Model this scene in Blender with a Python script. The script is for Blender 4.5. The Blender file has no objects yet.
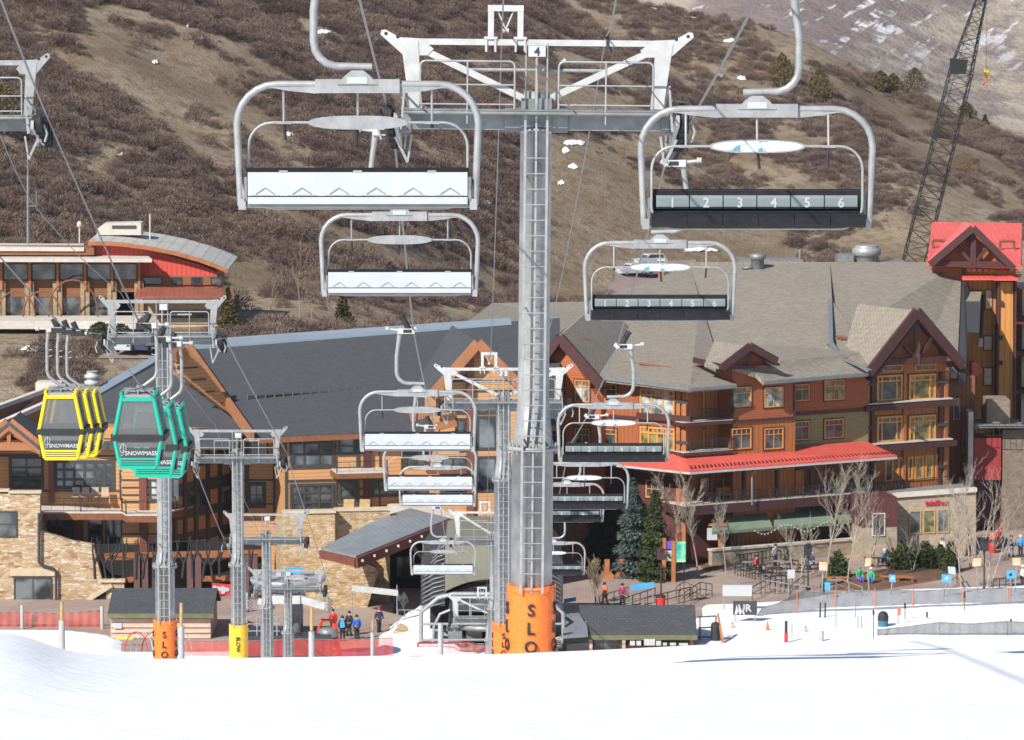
import bpy, bmesh, math, random
import numpy as np
from mathutils import Vector, Matrix, noise
R = math.radians
# ---------------------------------------------------------------- camera, world, sun, exposure
F = 4100.0; CX = 512.0; CY = 370.0; YH = -15.0          # focal length and horizon of the photograph, in pixels
TH = math.atan((CY - YH) / F)
sc = bpy.context.scene
col = sc.collection
cam_d = bpy.data.cameras.new('camera'); cam = bpy.data.objects.new('camera', cam_d); col.objects.link(cam)
cam_d.sensor_width = 36; cam_d.lens = F / 1024 * 36; cam_d.clip_start = 1; cam_d.clip_end = 9000
cam.location = (0, 0, 0); cam.rotation_euler = (math.pi/2 - TH, 0, 0)
sc.camera = cam
cam_d.dof.use_dof = True; cam_d.dof.focus_distance = 80; cam_d.dof.aperture_fstop = 8.0
SUN = Vector((0.46, 0.60, -0.56)).normalized()           # direction the light travels
wd = bpy.data.worlds.new('World'); sc.world = wd; wd.use_nodes = True
nt = wd.node_tree; sky = nt.nodes.new('ShaderNodeTexSky'); sky.sky_type = 'NISHITA'; sky.sun_disc = False
sky.sun_elevation = math.asin(-SUN.z); sky.sun_rotation = math.atan2(-SUN.x, -SUN.y); sky.altitude = 2500
nt.links.new(sky.outputs[0], nt.nodes['Background'].inputs[0]); nt.nodes['Background'].inputs[1].default_value = 0.10
sl = bpy.data.lights.new('sun', 'SUN'); sl.energy = 4.8; sl.angle = R(0.53); sl.color = (1, .95, .87)
so = bpy.data.objects.new('sun', sl); col.objects.link(so); so.rotation_euler = SUN.to_track_quat('-Z', 'Y').to_euler()
so.location = (-60, -60, 80)
vs = sc.view_settings; vs.view_transform = 'Standard'; vs.look = 'None'; vs.gamma = 1; vs.exposure = 0.45
try: vs.use_curve_mapping = False
except Exception: pass
sc.cycles.max_bounces = 6; sc.cycles.transparent_max_bounces = 12; sc.cycles.diffuse_bounces = 3
sc.cycles.glossy_bounces = 3; sc.cycles.transmission_bounces = 4; sc.cycles.caustics_reflective = False; sc.cycles.caustics_refractive = False

def W(x, y, D):
    "world point seen at pixel (x, y) standing at distance D along Y"
    u = (x - CX) / F; v = (CY - y) / F
    c, s = math.cos(TH), math.sin(TH)
    t = D / (c + v * s)
    return Vector((u * t, D, (v * c - s) * t))
def PIX(p):
    c, s = math.cos(TH), math.sin(TH)
    d = p[1] * c - p[2] * s; v = p[1] * s + p[2] * c
    return (CX + F * p[0] / d, CY - F * v / d)
def SLP(y):
    'downward slope of the sight line through pixel row y'
    return math.tan(TH + math.atan((y-CY)/F))
def G(x, y, z=-47.0):
    "point of the level plane z seen at pixel (x, y)"
    p = W(x, y, 100.0); k = z / p.z
    return p * k

# ---------------------------------------------------------------- materials
def newmat(name):
    m = bpy.data.materials.new(name); m.use_nodes = True
    return m, m.node_tree, m.node_tree.nodes['Principled BSDF']
def rgb(c): return (c[0], c[1], c[2], 1)
def nd(nt, t, **kw):
    n = nt.nodes.new(t)
    for k, v in kw.items():
        if k in n.inputs: n.inputs[k].default_value = v
        else: setattr(n, k, v)
    return n
def ramp(nt, fac, stops):
    r = nt.nodes.new('ShaderNodeValToRGB'); e = r.color_ramp.elements
    e[0].position, e[0].color = stops[0][0], rgb(stops[0][1])
    e[1].position, e[1].color = stops[-1][0], rgb(stops[-1][1])
    for p, c in stops[1:-1]:
        q = e.new(p); q.color = rgb(c)
    nt.links.new(fac, r.inputs[0]); return r.outputs[0]
def math_(nt, op, a, b=None, c=None):
    m = nt.nodes.new('ShaderNodeMath'); m.operation = op
    for i, v in enumerate((a, b, c)):
        if v is None: continue
        if isinstance(v, (int, float)): m.inputs[i].default_value = v
        else: nt.links.new(v, m.inputs[i])
    return m.outputs[0]
def mix(nt, f, a, b, mode='MIX'):
    m = nt.nodes.new('ShaderNodeMix'); m.data_type = 'RGBA'; m.blend_type = mode
    for i, v in ((0, f), (6, a), (7, b)):
        if isinstance(v, (int, float)): m.inputs[i].default_value = v
        elif isinstance(v, tuple): m.inputs[i].default_value = rgb(v)
        else: nt.links.new(v, m.inputs[i])
    return m.outputs[2]
def objco(nt, yaw=0.0, scale=(1, 1, 1)):
    tc = nt.nodes.new('ShaderNodeTexCoord'); mp = nt.nodes.new('ShaderNodeMapping')
    mp.inputs['Rotation'].default_value = (0, 0, -yaw); mp.inputs['Scale'].default_value = scale
    nt.links.new(tc.outputs['Object'], mp.inputs[0]); return mp.outputs[0]
def sep(nt, v):
    s = nt.nodes.new('ShaderNodeSeparateXYZ'); nt.links.new(v, s.inputs[0]); return s.outputs
def comb(nt, x, y, z=0.0):
    c = nt.nodes.new('ShaderNodeCombineXYZ')
    for i, v in enumerate((x, y, z)):
        if isinstance(v, (int, float)): c.inputs[i].default_value = v
        else: nt.links.new(v, c.inputs[i])
    return c.outputs[0]
def noisen(nt, v, scale, detail=3, rough=.5):
    n = nd(nt, 'ShaderNodeTexNoise', Scale=scale, Detail=detail, Roughness=rough)
    nt.links.new(v, n.inputs['Vector']); return n.outputs[0]
def bump(nt, b, h, dist=.05, strength=.6):
    n = nd(nt, 'ShaderNodeBump', Strength=strength, Distance=dist)
    nt.links.new(h, n.inputs['Height']); nt.links.new(n.outputs[0], b.inputs['Normal'])
def plain(name, c, rough=.6, metal=0, var=.18, scale=1.5, bmp=0, spec=None):
    m, nt, b = newmat(name)
    v = objco(nt); n = noisen(nt, v, scale, 4, .6)
    lo = tuple(x * (1 - var) for x in c); hi = tuple(min(1, x * (1 + var)) for x in c)
    nt.links.new(ramp(nt, n, [(.3, lo), (.7, hi)]), b.inputs['Base Color'])
    b.inputs['Roughness'].default_value = rough; b.inputs['Metallic'].default_value = metal
    if spec is not None: b.inputs['Specular IOR Level'].default_value = spec
    if bmp: bump(nt, b, noisen(nt, v, scale * 8, 3), bmp)
    return m
def siding(name, c, yaw, pitch=.18, vertical=False, var=.12, lw=.13, ld=.25):
    m, nt, b = newmat(name); v = objco(nt, yaw); s = sep(nt, v)
    co = s[0] if vertical else s[2]
    fr = math_(nt, 'FRACT', math_(nt, 'DIVIDE', co, pitch))
    n = noisen(nt, comb(nt, math_(nt, 'MULTIPLY', s[0], .6 if not vertical else 3), math_(nt, 'MULTIPLY', s[2], 3 if not vertical else .6)), 1.6, 4, .6)
    base = ramp(nt, n, [(.3, tuple(x * (1 - var) for x in c)), (.7, tuple(x * (1 + var) for x in c))])
    line = math_(nt, 'LESS_THAN', fr, lw)
    nt.links.new(mix(nt, math_(nt, 'MULTIPLY', line, .55), base, tuple(x * ld for x in c)), b.inputs['Base Color'])
    b.inputs['Roughness'].default_value = .75
    if vertical: bump(nt, b, math_(nt, 'LESS_THAN', fr, .2), .03)
    else: bump(nt, b, math_(nt, 'SUBTRACT', 1.0, fr), .02)
    return m
def shingle(name, c, yaw, w=.4, h=.3, var=.22, spots=.5):
    m, nt, b = newmat(name); v = objco(nt, yaw); s = sep(nt, v)
    br = nt.nodes.new('ShaderNodeTexBrick'); br.inputs['Scale'].default_value = 1
    br.inputs['Brick Width'].default_value = w; br.inputs['Row Height'].default_value = h; br.inputs['Mortar Size'].default_value = .018
    br.inputs['Color1'].default_value = rgb(tuple(x * (1 - var) for x in c)); br.inputs['Color2'].default_value = rgb(tuple(x * (1 + var) for x in c))
    br.inputs['Mortar'].default_value = rgb(tuple(x * .45 for x in c)); br.inputs['Bias'].default_value = 0
    nt.links.new(comb(nt, s[0], s[1]), br.inputs['Vector'])
    n = noisen(nt, v, .35, 4, .6); n2 = noisen(nt, v, 5, 2, .7)
    a = mix(nt, math_(nt, 'MULTIPLY', n, .35), br.outputs[0], tuple(x * .7 for x in c))
    dk = math_(nt, 'MULTIPLY', math_(nt, 'GREATER_THAN', n2, .62), spots)
    nt.links.new(mix(nt, dk, a, tuple(x * .4 for x in c)), b.inputs['Base Color'])
    b.inputs['Roughness'].default_value = .9; bump(nt, b, math_(nt, 'ADD', br.outputs[1], n2), .03)
    return m
def stone(name, cols, yaw, sx=1.6, sz=3.6, bmp=.06, mort=(.25, .2, .15)):
    m, nt, b = newmat(name); v = objco(nt, yaw); s = sep(nt, v)
    vec = comb(nt, math_(nt, 'MULTIPLY', math_(nt, 'ADD', s[0], s[1]), sx), math_(nt, 'MULTIPLY', s[2], sz), math_(nt, 'MULTIPLY', s[1], .01))
    vo = nd(nt, 'ShaderNodeTexVoronoi', Scale=1.0); vo.distance = 'CHEBYCHEV'; nt.links.new(vec, vo.inputs['Vector'])
    ve = nd(nt, 'ShaderNodeTexVoronoi', Scale=1.0); ve.feature = 'DISTANCE_TO_EDGE'; nt.links.new(vec, ve.inputs['Vector'])
    sc_ = sep(nt, vo.outputs['Color'])
    k = len(cols); base = ramp(nt, sc_[0], [(i / (k - 1), c) for i, c in enumerate(cols)])
    edge = math_(nt, 'LESS_THAN', ve.outputs['Distance'], .05)
    n = noisen(nt, v, 6, 4, .6)
    a = mix(nt, math_(nt, 'MULTIPLY', n, .4), base, tuple(x * .6 for x in cols[1]))
    nt.links.new(mix(nt, math_(nt, 'MULTIPLY', edge, .65), a, mort), b.inputs['Base Color'])
    b.inputs['Roughness'].default_value = .9
    bump(nt, b, math_(nt, 'ADD', math_(nt, 'MINIMUM', ve.outputs['Distance'], .2), math_(nt, 'MULTIPLY', sc_[1], .3)), bmp, 1)
    return m
def ribbed(name, c, yaw, pitch=.4, rough=.4, metal=.0, axis=0):
    m, nt, b = newmat(name); v = objco(nt, yaw); s = sep(nt, v)
    fr = math_(nt, 'FRACT', math_(nt, 'DIVIDE', s[axis], pitch)); ln = math_(nt, 'LESS_THAN', fr, .16)
    n = noisen(nt, v, .8, 4)
    base = ramp(nt, n, [(.3, tuple(x * .88 for x in c)), (.7, tuple(min(1, x * 1.1) for x in c))])
    nt.links.new(mix(nt, math_(nt, 'MULTIPLY', ln, .3), base, tuple(x * .4 for x in c)), b.inputs['Base Color'])
    b.inputs['Roughness'].default_value = rough; b.inputs['Metallic'].default_value = metal
    bump(nt, b, ln, .05); return m
def glassy(name, c=(.03, .035, .04), c2=(.12, .13, .13), scale=.8, rough=.08):
    m, nt, b = newmat(name); v = objco(nt)
    n = noisen(nt, v, scale, 2)
    nt.links.new(ramp(nt, n, [(.42, c), (.62, c2)]), b.inputs['Base Color'])
    b.inputs['Roughness'].default_value = rough; b.inputs['Specular IOR Level'].default_value = .8
    return m
M = {}
M['galv'] = plain('galvanised_steel', (.23, .24, .24), .5, .35, .24, 3.5)
M['galv2'] = plain('light_galvanised_steel', (.34, .345, .345), .45, .3, .18, 5)
M['pole'] = plain('weathered_pole_steel', (.31, .315, .315), .55, .25, .28, 2.6)
M['paintw'] = plain('white_painted_steel', (.48, .485, .475), .45, 0, .14, 3)
M['white'] = plain('white_plastic', (.46, .485, .50), .35, 0, .05, 2)
M['black'] = plain('black_rubber', (.022, .022, .024), .7, 0, .3, 4)
M['vinyl'] = plain('black_vinyl', (.014, .015, .017), .6, 0, .35, 6, .01, .25)
M['dark'] = plain('dark_steel', (.05, .052, .055), .5, .3, .2, 4)
M['ropem'] = plain('steel_rope', (.22, .22, .23), .5, .6, .3, 14)
M['orange'] = plain('orange_pad_vinyl', (.92, .195, .025), .4, 0, .06, 3, .03)
M['yellowp'] = plain('yellow_pad_vinyl', (.90, .52, .03), .45, 0, .08, 3, .02)
M['yellow'] = plain('yellow_cabin_paint', (.93, .66, .01), .25, 0, .03, 2)
M['green'] = plain('green_cabin_paint', (.01, .40, .28), .25, 0, .05, 2)
M['glass'] = glassy('window_glass')
M['glassb'] = glassy('reflecting_window_glass', (.02, .024, .028), (.17, .2, .21), .55, .05)
M['curtain'] = glassy('curtained_window_glass', (.09, .08, .035), (.30, .26, .11), 1.4, .12)
M['curtw'] = glassy('white_curtained_glass', (.10, .12, .12), (.50, .52, .48), 1.2, .12)
M['rust'] = plain('rust_siding', (.30, .085, .03), .8)
M['maroon'] = plain('maroon_trim', (.065, .022, .022), .65, 0, .2, 2)
M['amberw'] = plain('amber_window_wood', (.62, .27, .06), .6, 0, .15, 2)
M['wood'] = plain('orange_stained_wood', (.36, .13, .045), .7, 0, .2, 2)
M['woodl'] = plain('pale_wood', (.45, .30, .14), .75, 0, .2, 3)
M['brownw'] = plain('brown_wood', (.20, .075, .03), .75, 0, .25, 3)
M['char'] = plain('charcoal_trim', (.045, .047, .05), .6, 0, .15, 3)
M['gutter'] = plain('grey_gutter', (.22, .24, .26), .45, .3, .1, 2)
M['conc'] = plain('light_concrete', (.55, .50, .44), .9, 0, .12, 1.5, .02)
M['shade'] = plain('painted_interior_shade', (.018, .016, .016), .9)  # near-black colour standing in for shade in openings and recesses
M['redn'] = None
M['sky'] = plain('blue_plastic', (.06, .38, .72), .5)
M['skin'] = plain('skin', (.55, .32, .22), .6)
def stopcols(): pass
for n_, c_ in dict(jk_blue=(.02, .12, .55), jk_sky=(.05, .35, .75), jk_black=(.02, .02, .025), jk_navy=(.04, .03, .09), jk_red=(.6, .03, .03),
        jk_orange=(.8, .16, .03), jk_maroon=(.3, .03, .10), jk_grey=(.28, .29, .31), jk_white=(.75, .75, .75), jk_green=(.03, .35, .12),
        jk_purple=(.12, .08, .5), jk_olive=(.12, .14, .08), jk_teal=(.03, .16, .22)).items():
    M[n_] = plain(n_, c_, .75, 0, .15, 8)

# ---------------------------------------------------------------- mesh builder and tagging
class MB:
    k = 0
    def __init__(s): s.v = []; s.f = []; s.m = []; s.sm = []
    def add(s, vs, fs, m=0, smooth=False):
        b = len(s.v); s.v += [tuple(p) for p in vs]
        for f in fs: s.f.append([b + i for i in f]); s.m.append(m); s.sm.append(smooth)
        return s
    def obox(s, o, a, b, c, m=0):
        "box with corner o and edge vectors a, b, c"
        o, a, b, c = Vector(o), Vector(a), Vector(b), Vector(c)
        vs = [o, o+a, o+a+b, o+b, o+c, o+a+c, o+a+b+c, o+b+c]
        fl = a.cross(b).dot(c) < 0
        fs = [(0,3,2,1), (4,5,6,7), (0,1,5,4), (1,2,6,5), (2,3,7,6), (3,0,4,7)]
        if fl: fs = [f[::-1] for f in fs]
        return s.add(vs, fs, m)
    def box(s, x0, x1, y0, y1, z0, z1, m=0): return s.obox((x0, y0, z0), (x1-x0, 0, 0), (0, y1-y0, 0), (0, 0, z1-z0), m)
    def bar(s, p, q, w, h=None, m=0, up=(0, 0, 1)):
        "rectangular bar from p to q"
        p, q = Vector(p), Vector(q); h = h or w; MB.k = (MB.k+1) % 5; w = w*(1+.004*MB.k)+.001*MB.k; h = h*(1+.003*MB.k); d = (q-p)
        if d.length < 1e-6: return s
        dn = d.normalized(); u = Vector(up)
        if abs(dn.dot(u)) > .98: u = Vector((0, 1, 0))
        a = dn.cross(u).normalized(); b = a.cross(dn).normalized()
        return s.obox(p - a*w/2 - b*h/2, a*w, b*h, d, m)
    def tube(s, pts, r, n=8, m=0, cap=True, smooth=True):
        pts = [Vector(p) for p in pts]; k = len(pts)
        rs = r if isinstance(r, (list, tuple)) else [r]*k
        t0 = (pts[1]-pts[0]).normalized(); u = t0.orthogonal().normalized()
        vs = []
        for i, p in enumerate(pts):
            t = (pts[min(i+1, k-1)] - pts[max(i-1, 0)]).normalized()
            u = (u - t*u.dot(t)); u = u.normalized() if u.length > 1e-6 else t.orthogonal().normalized()
            w = t.cross(u)
            for j in range(n):
                a = 2*math.pi*j/n; vs.append(p + (u*math.cos(a) + w*math.sin(a))*rs[i])
        fs = [(i*n+j, i*n+(j+1)%n, (i+1)*n+(j+1)%n, (i+1)*n+j) for i in range(k-1) for j in range(n)]
        s.add(vs, fs, m, smooth)
        if cap:
            s.add(vs[:n], [tuple(range(n))[::-1]], m); s.add(vs[-n:], [tuple(range(n))], m)
        return s
    def lathe(s, c, prof, n=20, m=0, smooth=True, axis='Z'):
        "profile of (radius, height) about an axis through c"
        c = Vector(c); vs = []
        for r, h in prof:
            for j in range(n):
                a = 2*math.pi*j/n
                if axis == 'Z': q = (r*math.cos(a), r*math.sin(a), h)
                elif axis == 'X': q = (h, r*math.cos(a), r*math.sin(a))
                else: q = (r*math.cos(a), h, r*math.sin(a))
                vs.append(c + Vector(q))
        k = len(prof); fs = [(i*n+j, i*n+(j+1)%n, (i+1)*n+(j+1)%n, (i+1)*n+j) for i in range(k-1) for j in range(n)]
        s.add(vs, fs, m, smooth)
        s.add(vs[:n], [tuple(range(n))[::-1]], m); s.add(vs[-n:], [tuple(range(n))], m)
        return s
    def prism(s, poly, ext, m=0):
        "planar polygon extruded by vector"
        poly = [Vector(p) for p in poly]; e = Vector(ext); n = len(poly)
        vs = poly + [p+e for p in poly]
        fs = [tuple(range(n))[::-1], tuple(range(n, 2*n))] + [(i, (i+1)%n, n+(i+1)%n, n+i) for i in range(n)]
        return s.add(vs, fs, m)
    def text(s, string, size, o, u, v, depth=.01, m=0, center=True):
        vs, fs = text_geo(string)
        if not vs: return s
        o, u, v = Vector(o), Vector(u).normalized(), Vector(v).normalized(); n = u.cross(v)
        xs = [p[0] for p in vs]; ys = [p[1] for p in vs]
        cx = (min(xs)+max(xs))/2 if center else 0; cy = (min(ys)+max(ys))/2 if center else 0
        q = [o + u*(p[0]-cx)*size + v*(p[1]-cy)*size + n*(p[2]*depth) for p in vs]
        return s.add(q, fs, m)
    def build(s, name, mats, parent=None, loc=None, label=None, cat=None, group=None, kind=None):
        me = bpy.data.meshes.new(name); base = Vector((0, 0, 0))
        if parent is not None: base = WL.get(parent.name_full, Vector((0, 0, 0)))
        elif loc is not None: base = Vector(loc)
        me.from_pydata([(x-base.x, y-base.y, z-base.z) for x, y, z in s.v], [], s.f)
        if not isinstance(mats, (list, tuple)): mats = [mats]
        for q in mats: me.materials.append(q)
        me.polygons.foreach_set('material_index', s.m); me.polygons.foreach_set('use_smooth', s.sm)
        me.validate(); me.update()
        o = bpy.data.objects.new(name, me); col.objects.link(o)
        if parent is not None: o.parent = parent; WL[o.name_full] = base
        else: o.location = base; WL[o.name_full] = base
        tag(o, label, cat, group, kind); return o
def explode(mb, name, mats, parent, gap=0):
    "each connected piece becomes a mesh of its own"
    par = list(range(len(mb.v)))
    def fd(i):
        while par[i] != i: par[i] = par[par[i]]; i = par[i]
        return i
    for f in mb.f:
        for q in f[1:]: par[fd(q)] = fd(f[0])
    gr = {}
    for k, f in enumerate(mb.f): gr.setdefault(fd(f[0]), []).append(k)
    out = []
    for ks in gr.values():
        ids = sorted({i for k in ks for i in mb.f[k]}); mp = {a: i for i, a in enumerate(ids)}; m2 = MB(); m2.v = [mb.v[i] for i in ids]
        for k in ks: m2.f.append([mp[i] for i in mb.f[k]]); m2.m.append(mb.m[k]); m2.sm.append(mb.sm[k])
        out.append(m2.build(name, mats, parent))
    return out
def explode_group(mb, name, mats, parent, k):
    "every k boxes of eight corners become one mesh"
    for i in range(0, len(mb.v), 8*k):
        m2 = MB(); m2.v = mb.v[i:i+8*k]
        for f, a, c in zip(mb.f, mb.m, mb.sm):
            if i <= f[0] < i+8*k: m2.f.append([q-i for q in f]); m2.m.append(a); m2.sm.append(c)
        m2.build(name, mats, parent)
WL = {}
_tx = {}
def text_geo(string):
    if string in _tx: return _tx[string]
    cu = bpy.data.curves.new('t', 'FONT'); cu.body = string; cu.size = 1; cu.extrude = .5; cu.offset = .022; cu.resolution_u = 3
    o = bpy.data.objects.new('t', cu); col.objects.link(o)
    dg = bpy.context.evaluated_depsgraph_get(); me = bpy.data.meshes.new_from_object(o.evaluated_get(dg))
    r = ([tuple(v.co) for v in me.vertices], [tuple(p.vertices) for p in me.polygons])
    bpy.data.objects.remove(o); bpy.data.curves.remove(cu); bpy.data.meshes.remove(me)
    _tx[string] = r; return r
def tag(o, label=None, cat=None, group=None, kind=None):
    if label: o['label'] = label
    if cat: o['category'] = cat
    if group: o['group'] = group
    if kind: o['kind'] = kind
    return o
def thing(name, label, cat, loc=(0, 0, 0), group=None):
    o = bpy.data.objects.new(name, None); o.empty_display_size = .3; col.objects.link(o); o.location = loc
    WL[o.name_full] = Vector(loc); return tag(o, label, cat, group)
KIDS = {}
def copy_tree(root, loc, rotz=0, label=None, group=None, parent=None, mats=None):
    r = root.copy(); col.objects.link(r)
    if parent is None:
        r.location = loc; r.rotation_euler = (0, 0, rotz)
        if label: r['label'] = label
        if group: r['group'] = group
        WL[r.name_full] = Vector(loc)
    else: r.parent = parent
    for ch in list(root.children): copy_tree(ch, None, parent=r, mats=mats)
    if mats and r.type == 'MESH':
        for k, mt in mats.items():
            if r.name.startswith(k):
                for sl_ in r.material_slots: sl_.link = 'OBJECT'; sl_.material = mt
    return r
class Face:
    "upright plane of a facade: through pixel (x, y) at distance D, turned by yaw degrees"
    def __init__(s, x, y, D, yaw=0.0, zrot=None):
        s.o = W(x, y, D); a = R(yaw); s.a = a
        s.u = Vector((math.cos(a), math.sin(a), 0)); s.n = Vector((math.sin(a), -math.cos(a), 0))
    def sz(s, x, y, off=0.0):
        d = W(x, y, 100.0); t = (s.o + s.n*off).dot(s.n) / d.dot(s.n); p = d*t
        return (p - s.o).dot(s.u), p.z
    def P(s, sv, z, off=0.0):
        p = s.o + s.u*sv + s.n*off; return Vector((p.x, p.y, z))
    def pt(s, x, y, off=0.0): return s.P(*s.sz(x, y, off), off)
    def rect(s, x0, y0, x1, y1, off=0.0):
        yc = (y0+y1)/2; xc = (x0+x1)/2
        s0, s1 = s.sz(x0, yc, off)[0], s.sz(x1, yc, off)[0]; zt, zb = s.sz(xc, y0, off)[1], s.sz(xc, y1, off)[1]
        return s0, s1, zb, zt
    def wbox(s, mb, s0, s1, z0, z1, o0, o1, m=0):
        mb.obox(s.P(s0, z0, o0), s.u*(s1-s0), s.n*(o1-o0), Vector((0, 0, z1-z0)), m)
    def box(s, mb, x0, y0, x1, y1, o0, o1, m=0):
        s0, s1, z0, z1 = s.rect(x0, y0, x1, y1, max(o0, o1)); s.wbox(mb, s0, s1, z0, z1, o0, o1, m)
    def poly(s, mb, pts, o0, o1, m=0):
        q = [s.pt(x, y, o1) for x, y in pts]; mb.prism(q, -s.n*(o1-o0), m)
    def window(s, parent, x0, y0, x1, y1, cols=2, rows=1, off=0.0, frame='amberw', glass='glass', trim='maroon', fw=.09, mw=.05, top=0, sill=True, name='window', mat=None):
        s0, s1, z0, z1 = s.rect(x0, y0, x1, y1, off); fm = MB()
        t = .1
        if trim:
            for a, b, c, d in ((s0-t, s1+t, z1, z1+t), (s0-t, s1+t, z0-t, z0), (s0-t, s0, z0, z1), (s1, s1+t, z0, z1)):
                s.wbox(fm, a, b, c, d, off, off+.06, 1)
        for a, b, c, d in ((s0, s1, z1-fw, z1), (s0, s1, z0, z0+fw), (s0, s0+fw, z0+fw, z1-fw), (s1-fw, s1, z0+fw, z1-fw)):
            s.wbox(fm, a, b, c, d, off, off+.09)
        for i in range(1, cols):
            q = s0 + (s1-s0)*i/cols; s.wbox(fm, q-mw/2, q+mw/2, z0+fw, z1-fw, off+.012, off+.07)
        for i in range(1, rows):
            q = z0 + (z1-z0)*i/rows; s.wbox(fm, s0+fw, s1-fw, q-mw/2, q+mw/2, off+.014, off+.066)
        if top:
            q = z1 - (z1-z0)*top; s.wbox(fm, s0+fw, s1-fw, q-mw*.6, q+mw*.6, off+.012, off+.075)
            for i in range(cols*2):
                if i % 2: w_ = s0 + (s1-s0)*i/(cols*2); s.wbox(fm, w_-mw*.4, w_+mw*.4, q, z1-fw, off+.012, off+.06)
        o = fm.build(name, [M[frame], M[trim or frame]], parent)
        g = MB(); s.wbox(g, s0+fw*.5, s1-fw*.5, z0+fw*.5, z1-fw*.5, off-.02, off+.02); g.build('pane', mat or M[glass], o)
        return o
def rail(mb, pts, h=1.05, step=.16, r=.02, m=0, post=1.6):
    "balustrade along points at floor level"
    for a, b in zip(pts[:-1], pts[1:]):
        a, b = Vector(a), Vector(b); L = (b-a).length; up = Vector((0, 0, h))
        mb.bar(a+up, b+up, .06, .05, m); mb.bar(a+Vector((0, 0, .12)), b+Vector((0, 0, .12)), .04, .04, m)
        n = max(1, int(L/step))
        for i in range(n+1): q = a + (b-a)*(i/n); mb.bar(q+Vector((0, 0, .1)), q+up, r, r, m)
        n = max(1, int(L/post))
        for i in range(n+1): q = a + (b-a)*(i/n); mb.bar(q, q+up*1.03, .09, .09, m)
# ---------------------------------------------------------------- ground, snow, plaza, hills
CREST = [(-400, 640), (-60, 632), (0, 633), (25, 638), (60, 651), (110, 656), (150, 659), (300, 657), (500, 654), (600, 650), (740, 643), (900, 641), (1024, 640), (1400, 640)]
def lerp(tab, x):
    if x <= tab[0][0]: return tab[0][1]
    for (a, ya), (b, yb) in zip(tab[:-1], tab[1:]):
        if x <= b: return ya + (yb-ya)*(x-a)/(b-a)
    return tab[-1][1]
def sm(a, b, x):
    t = min(1, max(0, (x-a)/(b-a))); return t*t*(3-2*t)
APRON = [(-300, 297), (60, 297), (112, 294), (118, 287), (368, 287), (384, 296), (405, 303), (425, 308), (446, 308), (456, 287), (688, 286), (696, 300), (704, 309), (790, 311), (850, 316), (1024, 319), (1500, 322)]
def snow_z(X, Y):
    px = CX + X/max(Y, 30)*F
    s = SLP(lerp(CREST, px))
    if Y < 75: kk = sm(42, 75, Y); s = s*kk + SLP(652)*(1-kk)
    if Y <= 75: z = -s*75 + (75-Y)*.14 - .0009*(75-Y)**2*0 + .06*(noise.noise(Vector((X*.12, Y*.05, 1)))) * min(1, (75-Y)/12)
    else:
        px2 = min(max(px, 110), 1024) if Y > 170 else px
        k = sm(110, 180, Y); s2 = SLP(lerp(CREST, px2))
        s = s*(1-k)+s2*k if px < 110 else s
        z = -s*Y - .0035*(Y-75)
    z = max(z, -47.0 + apron(X, Y))
    return z
def apron(X, Y):
    px = CX + X/max(Y, 30)*F; e = lerp(APRON, px)
    b = -.35 + .62*sm(e+1.2, e-1.8, Y) + .12*noise.noise(Vector((X*.25, Y*.25, 5)))*sm(e, e-3, Y)
    if 360 < px < 470: b += .75*math.exp(-((px-428)/24)**2)*math.exp(-((Y-298)/9)**2)
    return b
def grid(xs, ys, fz):
    vs = [(x, y, fz(x, y)) for y in ys for x in xs]; n = len(xs)
    fs = [(j*n+i, j*n+i+1, (j+1)*n+i+1, (j+1)*n+i) for j in range(len(ys)-1) for i in range(n-1)]
    return vs, fs
m, nt, b = newmat('snow'); M['snow'] = m
v = objco(nt); n1 = noisen(nt, v, .35, 5, .6); 
sx_ = sep(nt, v); vst = comb(nt, math_(nt, 'MULTIPLY', sx_[0], .5), math_(nt, 'MULTIPLY', sx_[1], .12)); n2 = noisen(nt, vst, 1.2, 6, .7)
nt.links.new(ramp(nt, n2, [(.3, (.88, .885, .89)), (.7, (.94, .94, .94))]), b.inputs['Base Color'])
b.inputs['Roughness'].default_value = .65; b.inputs['Specular IOR Level'].default_value = .25
trk = math_(nt, 'MULTIPLY', ramp(nt, noisen(nt, comb(nt, math_(nt, 'ADD', sx_[0], math_(nt, 'MULTIPLY', sx_[1], .35)), math_(nt, 'MULTIPLY', sx_[1], .06)), 1.5, 2), [(.56, (0, 0, 0)), (.60, (1, 1, 1))]), .5)
bump(nt, b, math_(nt, 'ADD', math_(nt, 'ADD', n1, math_(nt, 'MULTIPLY', noisen(nt, v, 2.6, 6, .75), .7)), math_(nt, 'MULTIPLY', trk, .3)), .06, .6)
xs = [-60 + i*.6 for i in range(201)]; ys = [-30, -10, 10, 20] + [26 + i*1.0 for i in range(60)] + [88 + i*6 for i in range(28)] + [256 + i*.8 for i in range(90)]
vs, fs = grid(xs, ys, lambda x, y: snow_z(x*(.35+y/280 if y > 75 else .35+75/280), y))
vs = [(x*(.35+y/280 if y > 75 else .35+75/280), y, z) for x, y, z in vs]
MB().add(vs, fs, 0, True).build('snow_slope', M['snow'], kind='structure', label='bright groomed ski slope snow in the foreground and run-out')

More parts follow.
